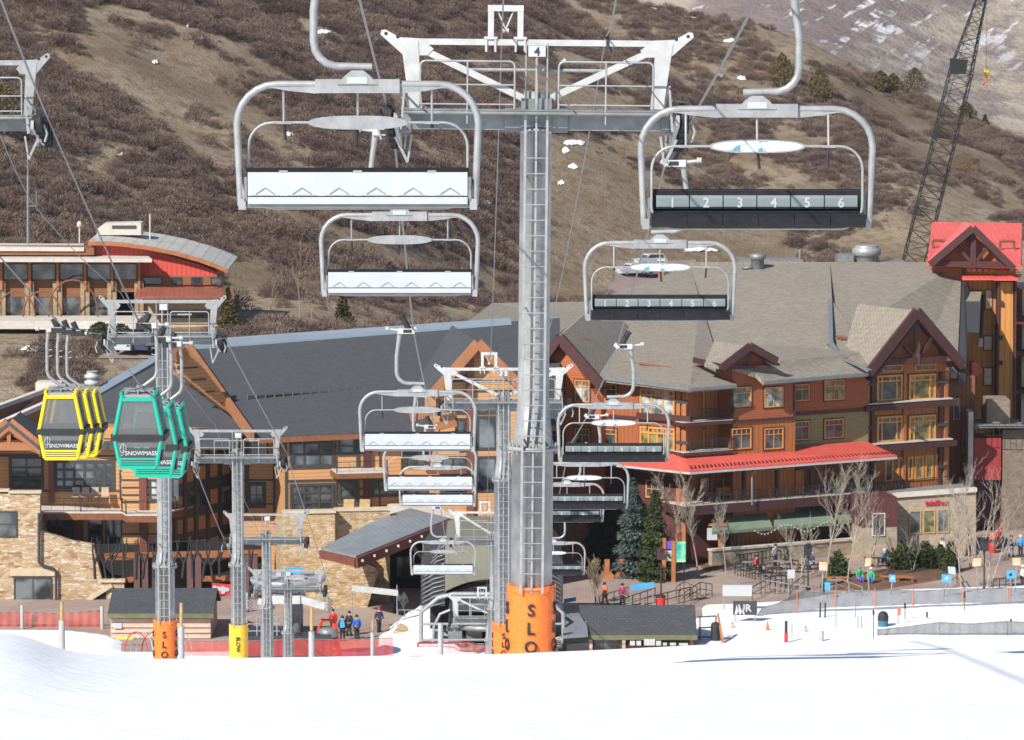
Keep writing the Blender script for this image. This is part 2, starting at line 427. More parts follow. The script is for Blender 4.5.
m, nt, b = newmat('plaza_pavers'); M['plaza'] = m
v = objco(nt); s_ = sep(nt, v); br = nt.nodes.new('ShaderNodeTexBrick'); br.inputs['Scale'].default_value = 1
br.inputs['Brick Width'].default_value = .5; br.inputs['Row Height'].default_value = .5; br.inputs['Mortar Size'].default_value = .02
br.inputs['Color1'].default_value = (.30, .215, .18, 1); br.inputs['Color2'].default_value = (.36, .265, .225, 1); br.inputs['Mortar'].default_value = (.2, .15, .13, 1)
nt.links.new(v, br.inputs['Vector'])
n = noisen(nt, v, .15, 5, .65); nt.links.new(mix(nt, ramp(nt, n, [(.45, (0, 0, 0)), (.6, (.55, .55, .55))]), br.outputs[0], (.42, .34, .27)), b.inputs['Base Color'])
b.inputs['Roughness'].default_value = .85
vs, fs = grid([-130, -60, 0, 60, 130], [240, 300, 345, 352], lambda x, y: -47.0)
MB().add(vs, fs).build('plaza_paving', M['plaza'], kind='structure')

RIDGE = [(-900, -520), (0, -240), (300, -110), (560, -18), (629, 0), (685, 14), (760, 24), (819, 46), (876, 77), (920, 95), (974, 124), (1024, 144), (1200, 205)]
YR = 760.0
def hill_z(X, Y):
    b0 = -36 - 6*sm(-26, 2, X)
    if Y < 420: return -47.35 + (b0+47.35)*sm(346, 418, Y)
    yf = 452 + 150*sm(-75, 45, X)
    zr = -(lerp(RIDGE, CX + X/YR*F) + 15)/F*YR
    if Y <= yf: return b0 + .3*noise.noise(Vector((X*.05, Y*.05, 0)))
    if Y <= YR:
        t = (Y-yf)/(YR-yf); a = sm(0, .25, t)*(1-sm(.85, 1, t))
        g = noise.noise(Vector((X*.022+.3, Y*.012, 3)))*5 + noise.noise(Vector((X*.06, Y*.04, 7)))*2
        return b0 + (zr-b0)*(t*1.12 - .12*t*t) + a*g
    return zr - (Y-YR)*.35
def to_slope(v):
    return v
m, nt, b = newmat('dry_hillside_soil'); M['soil'] = m
v = objco(nt); n1 = noisen(nt, v, .035, 6, .65); n2 = noisen(nt, v, .5, 5, .7); n3 = noisen(nt, v, 2.5, 3, .7)
a = ramp(nt, n1, [(.35, (.20, .15, .10)), (.5, (.29, .23, .165)), (.65, (.36, .29, .21))])
a = mix(nt, ramp(nt, n2, [(.46, (0, 0, 0)), (.62, (.85, .85, .85))]), a, (.18, .115, .065))
a = mix(nt, ramp(nt, n3, [(.5, (0, 0, 0)), (.7, (.6, .6, .6))]), a, (.10, .075, .05))
nt.links.new(a, b.inputs['Base Color']); b.inputs['Roughness'].default_value = .95; b.inputs['Specular IOR Level'].default_value = .1
bump(nt, b, math_(nt, 'ADD', n2, n3), .35, .8)
xs = [-175 + i*1.75 for i in range(201)]; ys = [346 + i*2.2 for i in range(210)]
vs, fs = grid(xs, ys, hill_z)
MB().add(vs, fs, 0, True).build('hillside', M['soil'], kind='structure')

# far mountain and valley floor
m, nt, b = newmat('far_mountain_scrub'); M['mount'] = m
v = objco(nt); n1 = noisen(nt, v, .0045, 6, .62); n2 = noisen(nt, v, .035, 6, .72)
sx_ = sep(nt, v)
dg = math_(nt, 'ADD', math_(nt, 'MULTIPLY', sx_[0], .5), math_(nt, 'MULTIPLY', sx_[2], -1.0))
n4 = noisen(nt, comb(nt, math_(nt, 'MULTIPLY', dg, .15), math_(nt, 'MULTIPLY', math_(nt, 'ADD', math_(nt, 'MULTIPLY', sx_[0], 1.0), math_(nt, 'MULTIPLY', sx_[2], .5)), .026)), 1.0, 3, .6)
a = ramp(nt, n1, [(.42, (.19, .15, .14)), (.47, (.22, .17, .155)), (.52, (.34, .285, .225)), (.62, (.36, .31, .245))])  # scrub and soil tones raised to carry part of the distance haze
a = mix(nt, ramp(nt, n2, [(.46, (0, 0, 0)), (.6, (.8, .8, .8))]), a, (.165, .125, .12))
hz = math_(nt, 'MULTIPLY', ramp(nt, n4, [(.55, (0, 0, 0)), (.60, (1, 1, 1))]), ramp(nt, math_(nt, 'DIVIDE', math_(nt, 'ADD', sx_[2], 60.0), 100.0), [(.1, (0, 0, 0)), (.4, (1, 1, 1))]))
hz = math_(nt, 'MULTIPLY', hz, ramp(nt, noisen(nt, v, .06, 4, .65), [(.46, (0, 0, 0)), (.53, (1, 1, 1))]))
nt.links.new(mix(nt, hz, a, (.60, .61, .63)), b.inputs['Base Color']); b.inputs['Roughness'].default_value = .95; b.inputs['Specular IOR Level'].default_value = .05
bump(nt, b, n2, 8, .8)
def mtz(X, Y):
    t = (Y-1500)/1200
    return -150 + 300*max(0, t)**.9 + noise.noise(Vector((X*.003, Y*.002, 9)))*45*sm(0, .3, t) + noise.noise(Vector((X*.011, Y*.007, 2)))*12*sm(0, .3, t) - 25*math.exp(-((X-230)/70)**2)*sm(0, .4, t)
vs, fs = grid([-500 + i*16 for i in range(100)], [1450 + i*18 for i in range(75)], mtz)
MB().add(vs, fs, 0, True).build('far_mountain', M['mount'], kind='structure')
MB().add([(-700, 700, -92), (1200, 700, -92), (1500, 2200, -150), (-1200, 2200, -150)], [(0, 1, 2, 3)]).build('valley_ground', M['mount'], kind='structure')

# scrub oak on the hillside: one countless mass
def bush_mesh(seed, n=230, w=1.0, h=1.0, wid=.05, ln=.42, per=True):
    rnd = random.Random(seed); mb = MB()
    for i in range(n):
        th = rnd.uniform(0, 2*math.pi); ph = math.acos(rnd.uniform(0, 1)); rr = rnd.uniform(.45, 1)**.6
        lob = 1 + .25*math.sin(th*3+seed)
        c = Vector((math.sin(ph)*math.cos(th)*w*rr*lob, math.sin(ph)*math.sin(th)*w*rr*lob, math.cos(ph)*h*rr))
        d = (c.normalized() + Vector((rnd.uniform(-.5, .5), rnd.uniform(-.5, .5), rnd.uniform(.1, .9)))).normalized()
        L = ln*rnd.uniform(.6, 1.3); s = d.orthogonal().normalized(); s.rotate(Matrix.Rotation(rnd.uniform(0, 6.3), 3, d))
        ww = wid*rnd.uniform(.6, 1.5)
        mb.add([c - d*L/2 - s*ww, c - d*L/2 + s*ww, c + d*L/2 + s*ww*.3], [(0, 1, 2)])
    for i in range(6):
        a = rnd.uniform(0, 6.3); mb.tube([(0, 0, -.2), (math.cos(a)*.5*w, math.sin(a)*.5*w, h*.7)], [.05, .02], 3, cap=False)
    return mb
def bushmat(name, stops):
    m, nt, b = newmat(name); oi = nt.nodes.new('ShaderNodeObjectInfo')
    ge = nt.nodes.new('ShaderNodeNewGeometry'); big = noisen(nt, ge.outputs['Position'], .045, 3, .6); a = ramp(nt, math_(nt, 'MULTIPLY_ADD', big, 1.5, math_(nt, 'MULTIPLY_ADD', oi.outputs['Random'], .5, -.5)), stops)
    n = noisen(nt, objco(nt), 2.5, 2); nt.links.new(mix(nt, math_(nt, 'MULTIPLY', n, .7), a, tuple(x*.55 for x in stops[1][1])), b.inputs['Base Color'])
    b.inputs['Roughness'].default_value = 1; b.inputs['Specular IOR Level'].default_value = 0
    return m
M['oak'] = bushmat('scrub_oak_twigs', [(.1, (.10, .068, .062)), (.35, (.16, .110, .096)), (.55, (.22, .158, .13)), (.72, (.29, .22, .17)), (.88, (.21, .135, .10)), (1, (.34, .17, .07))])
STRIPS = [(40, 45, 110, 84, 9), (110, 84, 165, 108, 9), (165, 108, 215, 150, 20), (190, 140, 240, 165, 14), (120, 12, 250, 52, 7), (215, 40, 300, 90, 8), (232, 105, 300, 160, 17), (295, 165, 345, 190, 10),
    (100, 175, 215, 245, 5), (250, 200, 330, 235, 9), (330, 235, 430, 262, 12), (250, 312, 470, 318, 17), (300, 285, 330, 300, 10), (545, 140, 650, 150, 10), (605, 165, 650, 235, 16), (600, 230, 720, 262, 26), (690, 120, 700, 132, 12),
    (635, 125, 700, 140, 9), (745, 160, 830, 195, 12), (760, 35, 850, 70, 7), (790, 60, 900, 120, 5), (850, 245, 925, 258, 14), (420, 150, 510, 165, 9), (380, 85, 400, 95, 6), (0, 400, 40, 330, 12), (560, 60, 640, 90, 6), (860, 90, 930, 130, 6), (900, 170, 1010, 215, 4), (690, 60, 760, 90, 5)]
def bare(x, y):
    b = 0
    for x1, y1, x2, y2, w in STRIPS:
        dx, dy = x2-x1, y2-y1; t = max(0, min(1, ((x-x1)*dx + (y-y1)*dy)/(dx*dx+dy*dy+1e-9)))
        d = math.hypot(x-x1-t*dx, (y-y1-t*dy)*1.3); b = max(b, 1 - sm(w*.8, w*1.5, d))
    return b
rnd = random.Random(4)
pts = []
tries = 0
while len(pts) < 24000 and tries < 200000:
    tries += 1
    Y = 352 + (760-352)*rnd.random()**.8; X = rnd.uniform(-130, 130)*(Y/700)*.95
    z = hill_z(X, Y); px, py = PIX((X, Y, z))
    if px < -120 or px > 1150 or py < -60 or py > 470: continue
    if -36 < X/Y*430 and False: continue
    if -75 < X < -27 and 415 < Y < 452: continue
    if 92 < px < 185 and 396 < Y < 416: continue
    if 3 < X < 42 and 545 < Y < 632: continue
    if Y < 420 and X > -22: continue
    if X > 13 and Y < 600: continue
    d = .52 + 2.1*noise.noise(Vector((X*.05, Y*.028, 11))) + 1.5*noise.noise(Vector((X*.14, Y*.06, 4)))
    if px > 640: d -= .22
    d += .30
    if px < 235 and py > 325: d += .4
    elif px < 520: d += .2
    elif py < 170: d += .1
    d *= (1-bare(px, py)*.97)
    if rnd.random() > d: continue
    s = rnd.choice((.35, .5, .7, .9, 1.15, 1.45))*rnd.uniform(.8, 1.15)*(1.0 if px < 620 else .78)*(1.0 if rnd.random() > .25 else .55)
    pts.append((X, Y, z-.15, s))
me = bpy.data.meshes.new('scrub'); me.from_pydata([p[:3] for p in pts], [], [])
at = me.attributes.new('sz', 'FLOAT', 'POINT'); at.data.foreach_set('value', [p[3] for p in pts])
scrub = bpy.data.objects.new('scrub_oak', me); col.objects.link(scrub)
tag(scrub, 'bare brown and purple scrub oak thickets covering the dry hillside', 'scrub', kind='stuff')
bc = bpy.data.collections.new('scrub_variants')
for k in range(7):
    mb = bush_mesh(20+k, 900, 1.5, 1.25+.14*(k % 3), .03, .21); me_ = bpy.data.meshes.new('scrub_variant'); me_.from_pydata(mb.v, [], mb.f); me_.materials.append(M['oak'])
    o_ = bpy.data.objects.new('scrub_variant', me_); bc.objects.link(o_)
ng = bpy.data.node_groups.new('scatter_scrub', 'GeometryNodeTree')
ng.interface.new_socket('Geometry', in_out='INPUT', socket_type='NodeSocketGeometry'); ng.interface.new_socket('Geometry', in_out='OUTPUT', socket_type='NodeSocketGeometry')
gi, go = ng.nodes.new('NodeGroupInput'), ng.nodes.new('NodeGroupOutput')
iop = ng.nodes.new('GeometryNodeInstanceOnPoints'); ci = ng.nodes.new('GeometryNodeCollectionInfo'); ci.inputs[0].default_value = bc
ci.inputs['Separate Children'].default_value = True; ci.inputs['Reset Children'].default_value = True
iop.inputs['Pick Instance'].default_value = True
na = ng.nodes.new('GeometryNodeInputNamedAttribute'); na.data_type = 'FLOAT'; na.inputs['Name'].default_value = 'sz'
rv = ng.nodes.new('FunctionNodeRandomValue'); rv.data_type = 'FLOAT_VECTOR'; rv.inputs[0].default_value = (0, 0, 0); rv.inputs[1].default_value = (.15, .15, 6.28)
L = ng.links.new
L(gi.outputs[0], iop.inputs['Points']); L(ci.outputs[0], iop.inputs['Instance']); L(na.outputs['Attribute'], iop.inputs['Scale']); L(rv.outputs[0], iop.inputs['Rotation']); L(iop.outputs[0], go.inputs[0])
md = scrub.modifiers.new('scatter', 'NODES'); md.node_group = ng
# ---------------------------------------------------------------- lift towers
def arc(cx, cz, r, a0, a1, n=6):
    return [(cx + r*math.cos(R(a0 + (a1-a0)*i/n)), cz + r*math.sin(R(a0 + (a1-a0)*i/n))) for i in range(n+1)]
def pad_mat(c): return M['orange'] if c == 'orange' else M['yellowp']
def lift_tower(D, xp, ybeam, ytop, hw, base_z, label, group, r_up=.31, r_lo=.41, yflange=None, pad=None, pad_word='SLOW', number='4', slope=.18, name='lift_tower', vis=(1, 1), detail=1):
    """D distance; xp pixel column; ybeam bottom of the cross-arm; ytop its top tube; hw half width in metres"""
    base = W(xp, ybeam, D); base.z = base_z
    zb = W(xp, ybeam, D).z - base_z; zt = W(xp, ytop, D).z - base_z
    H = zt - zb
    t = thing(name, label, 'lift tower', base, group)
    def P(mb, nm, mt): 
        o = mb.build(nm, mt); o.parent = t; return o
    zf = (W(xp, yflange, D).z - base_z) if yflange else zb*.5
    p = MB(); p.lathe((0, 0, 0), [(r_lo, -1.5), (r_lo, zf-.03), (r_lo+.10, zf-.03), (r_lo+.10, zf+.05), (r_lo*.98, zf+.05), (r_up, zf+(.95 if r_lo > .38 else .6)), (r_up, zb-.02), (r_up+.06, zb-.02), (r_up+.06, zb+.04), (r_up*.9, zb+.04), (r_up*.8, zb+H*.42)], 26)
    for i in range(22):
        a = 2*math.pi*i/22; p.tube([((r_lo+.06)*math.cos(a), (r_lo+.06)*math.sin(a), zf-.09), ((r_lo+.06)*math.cos(a), (r_lo+.06)*math.sin(a), zf+.12)], .02, 5)
    P(p, 'pole', [M['pole']])
    # ladder in front of the pole
    l = MB(); yl = -r_lo-.12; lw = .215 if r_lo > .38 else .2
    lz = pad[1]-.1 if pad else 0
    for s in (-1, 1): l.bar((s*lw, yl, lz), (s*lw, yl, zb+.3), .045, .03)
    k = int((zb)/.305)
    for i in range(int(lz/.305)+1, k): l.tube([(-lw, yl, i*.305), (lw, yl, i*.305)], .012, 5)
    for i in range(2, int(zb/2.6)+1):
        for s in (-1, 1): l.bar((s*lw, yl, i*2.6-.4), (s*lw*.8, -r_up*.9, i*2.6-.4), .03)
    l.bar((0, yl+.06, lz), (0, yl+.06, zb+H*.55), .035, .02)
    P(l, 'ladder', [M['galv2']])
    # main cross-arm: box beam
    b = MB(); bh = H*.24
    b.box(-hw*.85, hw*.85, -.22, .22, zb, zb+bh*.86)
    for s in (-1, 1):
        b.box(min(s*hw*.85, s*hw*.80), max(s*hw*.85, s*hw*.80), -.26, .26, zb-.03, zb+bh*.95)
        b.box(min(s*.3, s*.62), max(s*.3, s*.62), -.27, .27, zb-.04, zb+bh*.98)
    b.box(-.30, .30, -.30, .30, zb-.05, zb+bh*1.45)
    b.box(-hw*.85, hw*.85, -.62, -.24, zb+bh*.9, zb+bh*.96)      # walkway grating
    b.tube([(-hw*.84, -.64, zb+bh*.8), (hw*.84, -.64, zb+bh*.8)], .035, 8)
    P(b, 'crossarm', [M['galv']])
    # upper frame: top tube, end posts with gusset horns, diagonals
    u = MB(); zz = zt-.06
    u.box(-hw*.84, hw*.84, -.06, .06, zz-.09, zz+.03)
    for s in (-1, 1):
        u.prism([(s*hw*.87, -.09, zz-.02), (s*hw*.76, -.09, zz-.02), (s*hw*.73, -.09, zb+bh*.9), (s*hw*.81, -.09, zb+bh*.9)][::s], (0, .18, 0))
        horn = [(s*hw*.74, -.075, zz+.03), (s*hw*.88, -.075, zz+.05), (s*hw*.97, -.075, zz+.20), (s*hw*.995, -.075, zz+.19), (s*hw*1.0, -.075, zz+.10), (s*hw*.86, -.075, zz-.28), (s*hw*.80, -.075, zz-.3), (s*hw*.70, -.075, zz-.30), (s*hw*.66, -.075, zz-.17)]
        u.prism(horn[::s], (0, .15, 0))
        for hx, hz in ((.965, .12), (.89, .06)): u.lathe((s*hw*hx, 0, zz+hz), [(.035, -.079), (.035, .079)], 10, 1, axis='Y')
        if hw > 2.6: u.bar((s*hw*.72, 0, zz-.2), (s*.18, 0, zb+bh*1.35), .12, .13)
    P(u, 'upper_frame', [M['paintw'] if hw > 2.6 else M['galv2'], M['black']])
    # railings and uprights
    for s in (-1, 1):
        rl = MB(); x0, x1 = s*hw*.14, s*hw*.74; h0, h1 = zb+bh, zt-H*.25
        pp = [(x0, h0)] + [(x0+s*.1-s*.1*math.cos(R(a)), h1-.1+.1*math.sin(R(a))) for a in (0, 30, 60, 90)] + [(x1-s*.1+s*.1*math.sin(R(a)), h1-.1+.1*math.cos(R(a))) for a in (0, 30, 60, 90)] + [(x1, h0)]
        rl.tube([(x, -.62, z) for x, z in pp], .022, 6)
        rl.tube([(x0, -.62, (h0+h1)/2), (x1, -.62, (h0+h1)/2)], .018, 6); rl.tube([(x0, -.62, h0+.08), (x1, -.62, h0+.08)], .018, 6)
        xm = (x0+x1)/2; rl.tube([(xm, -.62, h0-.3), (xm, -.62, h1)], .02, 6)
        P(rl, 'railing', [M['galv2']])
    r2 = MB(); r2.tube([(-hw*.45, .1, zt-H*.35), (hw*.45, .1, zt-H*.35)], .035, 8)
    for s in (-1, 1): r2.tube([(s*.21, -.3, zb+bh*.7), (s*.21, -.3, zt-.1)], .02, 6)
    r2.tube([(0, -.3, zb-1.0), (0, -.3, zt-H*.2)], .03, 8)
    P(r2, 'mast', [M['galv2']])
    if number:
        sg = MB(); sg.box(-.17 if hw > 2.6 else -.09, .17 if hw > 2.6 else .2, -.36, -.34, zt-.36 if hw > 2.6 else zt-.38, zt-.15)
        so_ = P(sg, 'number_sign', [M['paintw']])
        tx = MB(); tx.text(number, .23, (0.0 if hw > 2.6 else .055, -.366, zt-.255), (1, 0, 0), (0, 0, 1), .008)
        q = tx.build('numeral', [M['jk_navy']]); q.parent = so_
    if hw > 2.6:                                                # lifting frame with guide roller
        lf = MB(); xc = -.62
        for s in (-1, 1):
            lf.box(xc+s*.29-.058, xc+s*.29+.058, -.058, .058, zz+.04, zz+.66)
            for q in (-1, 1): lf.box(xc+s*.29+q*.09-.02, xc+s*.29+q*.09+.02, -.09, .09, zz-.22, zz+.05)
            lf.box(xc+s*.29-.13, xc+s*.29+.13, -.1, .1, zz+.03, zz+.08)
            lf.tube([(xc+s*.16, 0, zz+.6), (xc, 0, zz+.22)], .018, 5)
        lf.box(xc-.353, xc+.353, -.063, .063, zz+.58, zz+.70)
        lf.lathe((xc, 0, zz+.2), [(.05, -.06), (.03, 0), (.05, .06)], 10, axis='X')
        P(lf, 'lifting_frame', [M['paintw']])
        cl = MB(); cl.box(1.36, 1.42, -.08, .08, zz-.15, zz+.06); cl.tube([(1.39, 0, zz), (1.39, 0, zz+.25)], .035, 6); cl.tube([(1.30, -.1, zz+.2), (1.48, .1, zz-.2)], .02, 5)
        P(cl, 'cable_clamp', [M['dark']])
    # sheave trains beyond the ends of the arm
    for s in (-1, 1):
        if not vis[0 if s < 0 else 1]: continue
        xr = s*hw*.93
        f = MB(); zc = zb+bh*.7; n = 8 if detail else 4; Ln = 3.6 if hw > 2.6 else 2.4
        f.bar((xr-s*.14, -Ln/2, zc-.34+Ln/2*slope), (xr-s*.14, Ln/2, zc-.34-Ln/2*slope), .07, .2)
        f.box(min(s*hw*.80, xr), max(s*hw*.80, xr), -.09, .09, zc-.38, zc-.16)
        for q in (-1, 1):
            f.bar((xr-s*.24, q*Ln*.4, zc-.5-q*Ln*.4*slope), (xr-s*.30, q*Ln*.4, zc+.30-q*Ln*.4*slope), .035)
            f.bar((xr-s*.24, q*Ln*.4-.3, zc-.5-q*Ln*.4*slope), (xr-s*.30, q*Ln*.4-.3, zc+.30-q*Ln*.4*slope), .03)
            for zz_ in (-.3, -.1, .1): f.bar((xr-s*.26, q*Ln*.4-.3, zc+zz_-q*Ln*.4*slope), (xr-s*.26, q*Ln*.4, zc+zz_-q*Ln*.4*slope), .025)
        f.bar((xr-s*.3, -Ln*.45, zc+.34+Ln/2*slope*.9), (xr-s*.3, Ln*.45, zc+.34-Ln/2*slope*.9), .03)
        f.bar((xr-s*.34, -.3, zc-.95), (xr-s*.1, -.3, zc-.45), .05); f.bar((xr-s*.34, -.3, zc-.95), (xr-s*.42, -.3, zc-.4), .04); f.tube([(xr+s*.12, -Ln*.45, zc-.3+Ln*.4*slope), (xr+s*.2, -Ln*.45, zc-.5+Ln*.4*slope), (xr+s*.14, -Ln*.45, zc-.7+Ln*.4*slope)], .03, 5)
        fo = P(f, 'sheave_frame', [M['galv2']])
        w = MB()
        for i in range(n):
            y = -Ln/2 + Ln*(i+.5)/n; w.lathe((xr, y, zc-.16-y*slope-.1), [(.17, -.06), (.21, -.055), (.19, -.02), (.19, .02), (.21, .055), (.17, .06)], 14, axis='X')
            if i % 2: w.box(xr-.1, xr+.1, y-.03, y+.03, zc-.5-y*slope, zc+.1-y*slope)
        wo = w.build('sheave_wheels', [M['black']]); wo.parent = fo; wo['kind'] = 'stuff'; del wo['kind']
    if pad:
        rp = r_lo+.062; pd = MB(); h0, h1 = -.9, pad[1]; ns = 40; nr = 14
        rn = random.Random(int(D))
        vs = []
        for j in range(nr+1):
            z = h0+(h1-h0)*j/nr
            for i in range(ns):
                a = 2*math.pi*i/ns
                rr = rp + .012*noise.noise(Vector((a*3, z*1.5, D))) + (.02*math.sin(a*9)*sm(h1-.35, h1, z))
                zz2 = z + (.05*noise.noise(Vector((math.cos(a)*3, math.sin(a)*3, D))) if j == nr else 0)
                vs.append((rr*math.cos(a), rr*math.sin(a), zz2))
        fs = [(j*ns+i, j*ns+(i+1) % ns, (j+1)*ns+(i+1) % ns, (j+1)*ns+i) for j in range(nr) for i in range(ns)]
        pd.add(vs, fs, 0, True); pd.add(vs[-ns:], [tuple(range(ns))], 0)
        for s in (-1, 1): pd.bar((s*rp*.98, -.02, h0), (s*rp*.98, -.02, h1+.03), .05, .06, 0)
        pd.tube([(rp*math.cos(R(a)), rp*math.sin(R(a)), h1-.12) for a in range(0, 361, 15)], .014, 5, 0)
        po = P(pd, 'crash_pad', [pad_mat(pad[0])])
        sz = .30 if pad[0] == 'orange' else .22; pit = .37 if pad[0] == 'orange' else .3; top = pad[2]
        if pad[0] == 'orange':
            for yaw in (0, 75, -75):
                tx = MB()
                for i, ch in enumerate(pad_word):
                    zc = top - i*pit; a = R(yaw); nx, ny = math.sin(a), -math.cos(a)
                    tx.text(ch, sz*1.12, (nx*(rp+.022), ny*(rp+.022), zc), (math.cos(a), math.sin(a), 0), (0, 0, 1), .025)
                q = tx.build('lettering', [M['black']]); q.parent = po
        else:
            tx = MB(); tx.text(pad_word, .26, (0, -rp-.022, top-.5), (0, 0, -1), (1, 0, 0), .025)
            q = tx.build('lettering', [M['black']]); q.parent = po
    return t, base

g1 = 'towers of the six-seat chairlift'; g2 = 'towers of the gondola line'
tw0, _ = lift_tower(81, 536, 130, 38, 3.08, -13.75, 'tall grey chairlift tower nearest the viewer with the big orange SLO pad', g1, yflange=448, pad=('orange', 1.84, 1.40), number='4', slope=.17)
tw0.location.x -= .105; tw0.rotation_euler = (0, .0098, 0)      # the tall tower leans a touch
lift_tower(176, 503.5, 409.5, 367, 3.0, -29.8, 'second chairlift tower standing just left behind the tall one, narrow orange SLOW pad', g1, pad=('orange', 2.3, 1.75), number='3', slope=.16, yflange=480)
lift_tower(262, 494.5, 545, 511, 3.0, -44.2, 'third chairlift tower with white cross-arm in front of the canopy entrance', g1, number=None, slope=.13)
lift_tower(284, 491, 622, 596, 3.1, -47.2, 'low last chairlift tower beside the olive lift terminal', g1, number=None, slope=.02, yflange=640)
gt = [(98, -48, 131, 59, 2.36, -16.6, 'gondola tower at the edge of view showing only its right arm end', None, 1, 0.2),
      (150, 163, 344, 299, 2.34, -25.3, 'gondola tower behind the green cabins with an orange SLOW pad', ('orange', 1.95, 1.45), 1, .2),
      (190, 237.5, 463, 429, 2.34, -31.8, 'gondola tower with a yellow pad at its foot', ('yellow', 2.0, 1.6), 1, .16),
      (226, 266.5, 544, 513, 2.40, -38.1, 'unpadded grey gondola tower just right of the yellow-padded one', None, 1, .12),
      (262, 288, 592, 569, 2.58, -44.3, 'short gondola tower beside the bullwheel station', None, 1, .05)]
for D, x, yb, yt, hw, bz, lb, pad, num, slp in gt:
    lift_tower(D, x, yb, yt, hw, bz, lb, g2, r_up=.27, r_lo=.36, yflange=(566 if D == 150 else None), pad=pad, number=' ', slope=slp, name='gondola_tower')

# ---------------------------------------------------------------- ropes
def rope(name, pts, r, label, grp, mt='ropem', sag=.0):
    out = []
    for i, (a, b) in enumerate(zip(pts[:-1], pts[1:])):
        n = 8
        for k in range(n if i < len(pts)-2 else n+1):
            t = k/n; p = Vector(a).lerp(Vector(b), t); p.z -= sag*4*t*(1-t)*(Vector(b)-Vector(a)).length/40; out.append(p)
    mb = MB(); mb.tube(out, r, 6)
    return mb.build(name, M[mt], loc=out[0], label=label, cat='cable', group=grp)
LX = lambda Z, c: Vector((c, Z, 0))
def rp(x, y, D): return W(x, y, D)
# grips of every chair: (centre px, chair width px, top-of-frame px)
CH_L = [(357.5, 247, 78), (399.5, 161, 211), (417.5, 119, 389), (430, 95, 441), (437.5, 79, 465), (443, 67, 540)]
CH_R = [(757, 237, 103), (660, 154, 239), (613.5, 114, 402), (584, 91.5, 461), (567, 76, 482), (553.5, 65, 541)]
def spots(lst, s):
    out = []
    for x, w, y in lst:
        D = F*3.4/w; p = W(x, y, D); out.append(Vector((p.x, D, p.z+1.72)))
    return out
SL, SR = spots(CH_L, -1), spots(CH_R, 1)
def lift_rope(S, s, label):
    pts = [Vector((S[0].x + s*.12 + (S[0].x-S[1].x)*1.2, 18, 4.2))] + [p + Vector((s*.12, 0, .0)) for p in S]
    e = pts[-1]; pts += [Vector((e.x + (e.x-pts[-2].x)*2, 284, -40.9)), Vector((e.x + (e.x-pts[-2].x)*2.2, 293, -41.2))]
    # pass over the first tower's sheaves
    return rope('haul_rope', pts, .024, label, 'haul ropes', sag=.1)
lift_rope(SL, -1, 'thick steel rope carrying the white-backed chairs on the left side of the chairlift')
lift_rope(SR, 1, 'thick steel rope carrying the numbered chairs on the right side of the chairlift')
rope('signal_cable', [W(505, -60, 50), W(502, 26, 81), W(490, 363, 176), W(487, 505, 262), W(487, 592, 284)], .014, 'thin cable through the white lifting frames of the chairlift towers', 'signal cables', sag=.25)
rope('signal_cable', [W(624, -60, 50), W(606, 36, 81), W(536, 372, 176), W(520, 507, 262)], .016, 'thin cable clamped right of the number four sign and crossing the hillside', 'signal cables', sag=.35)

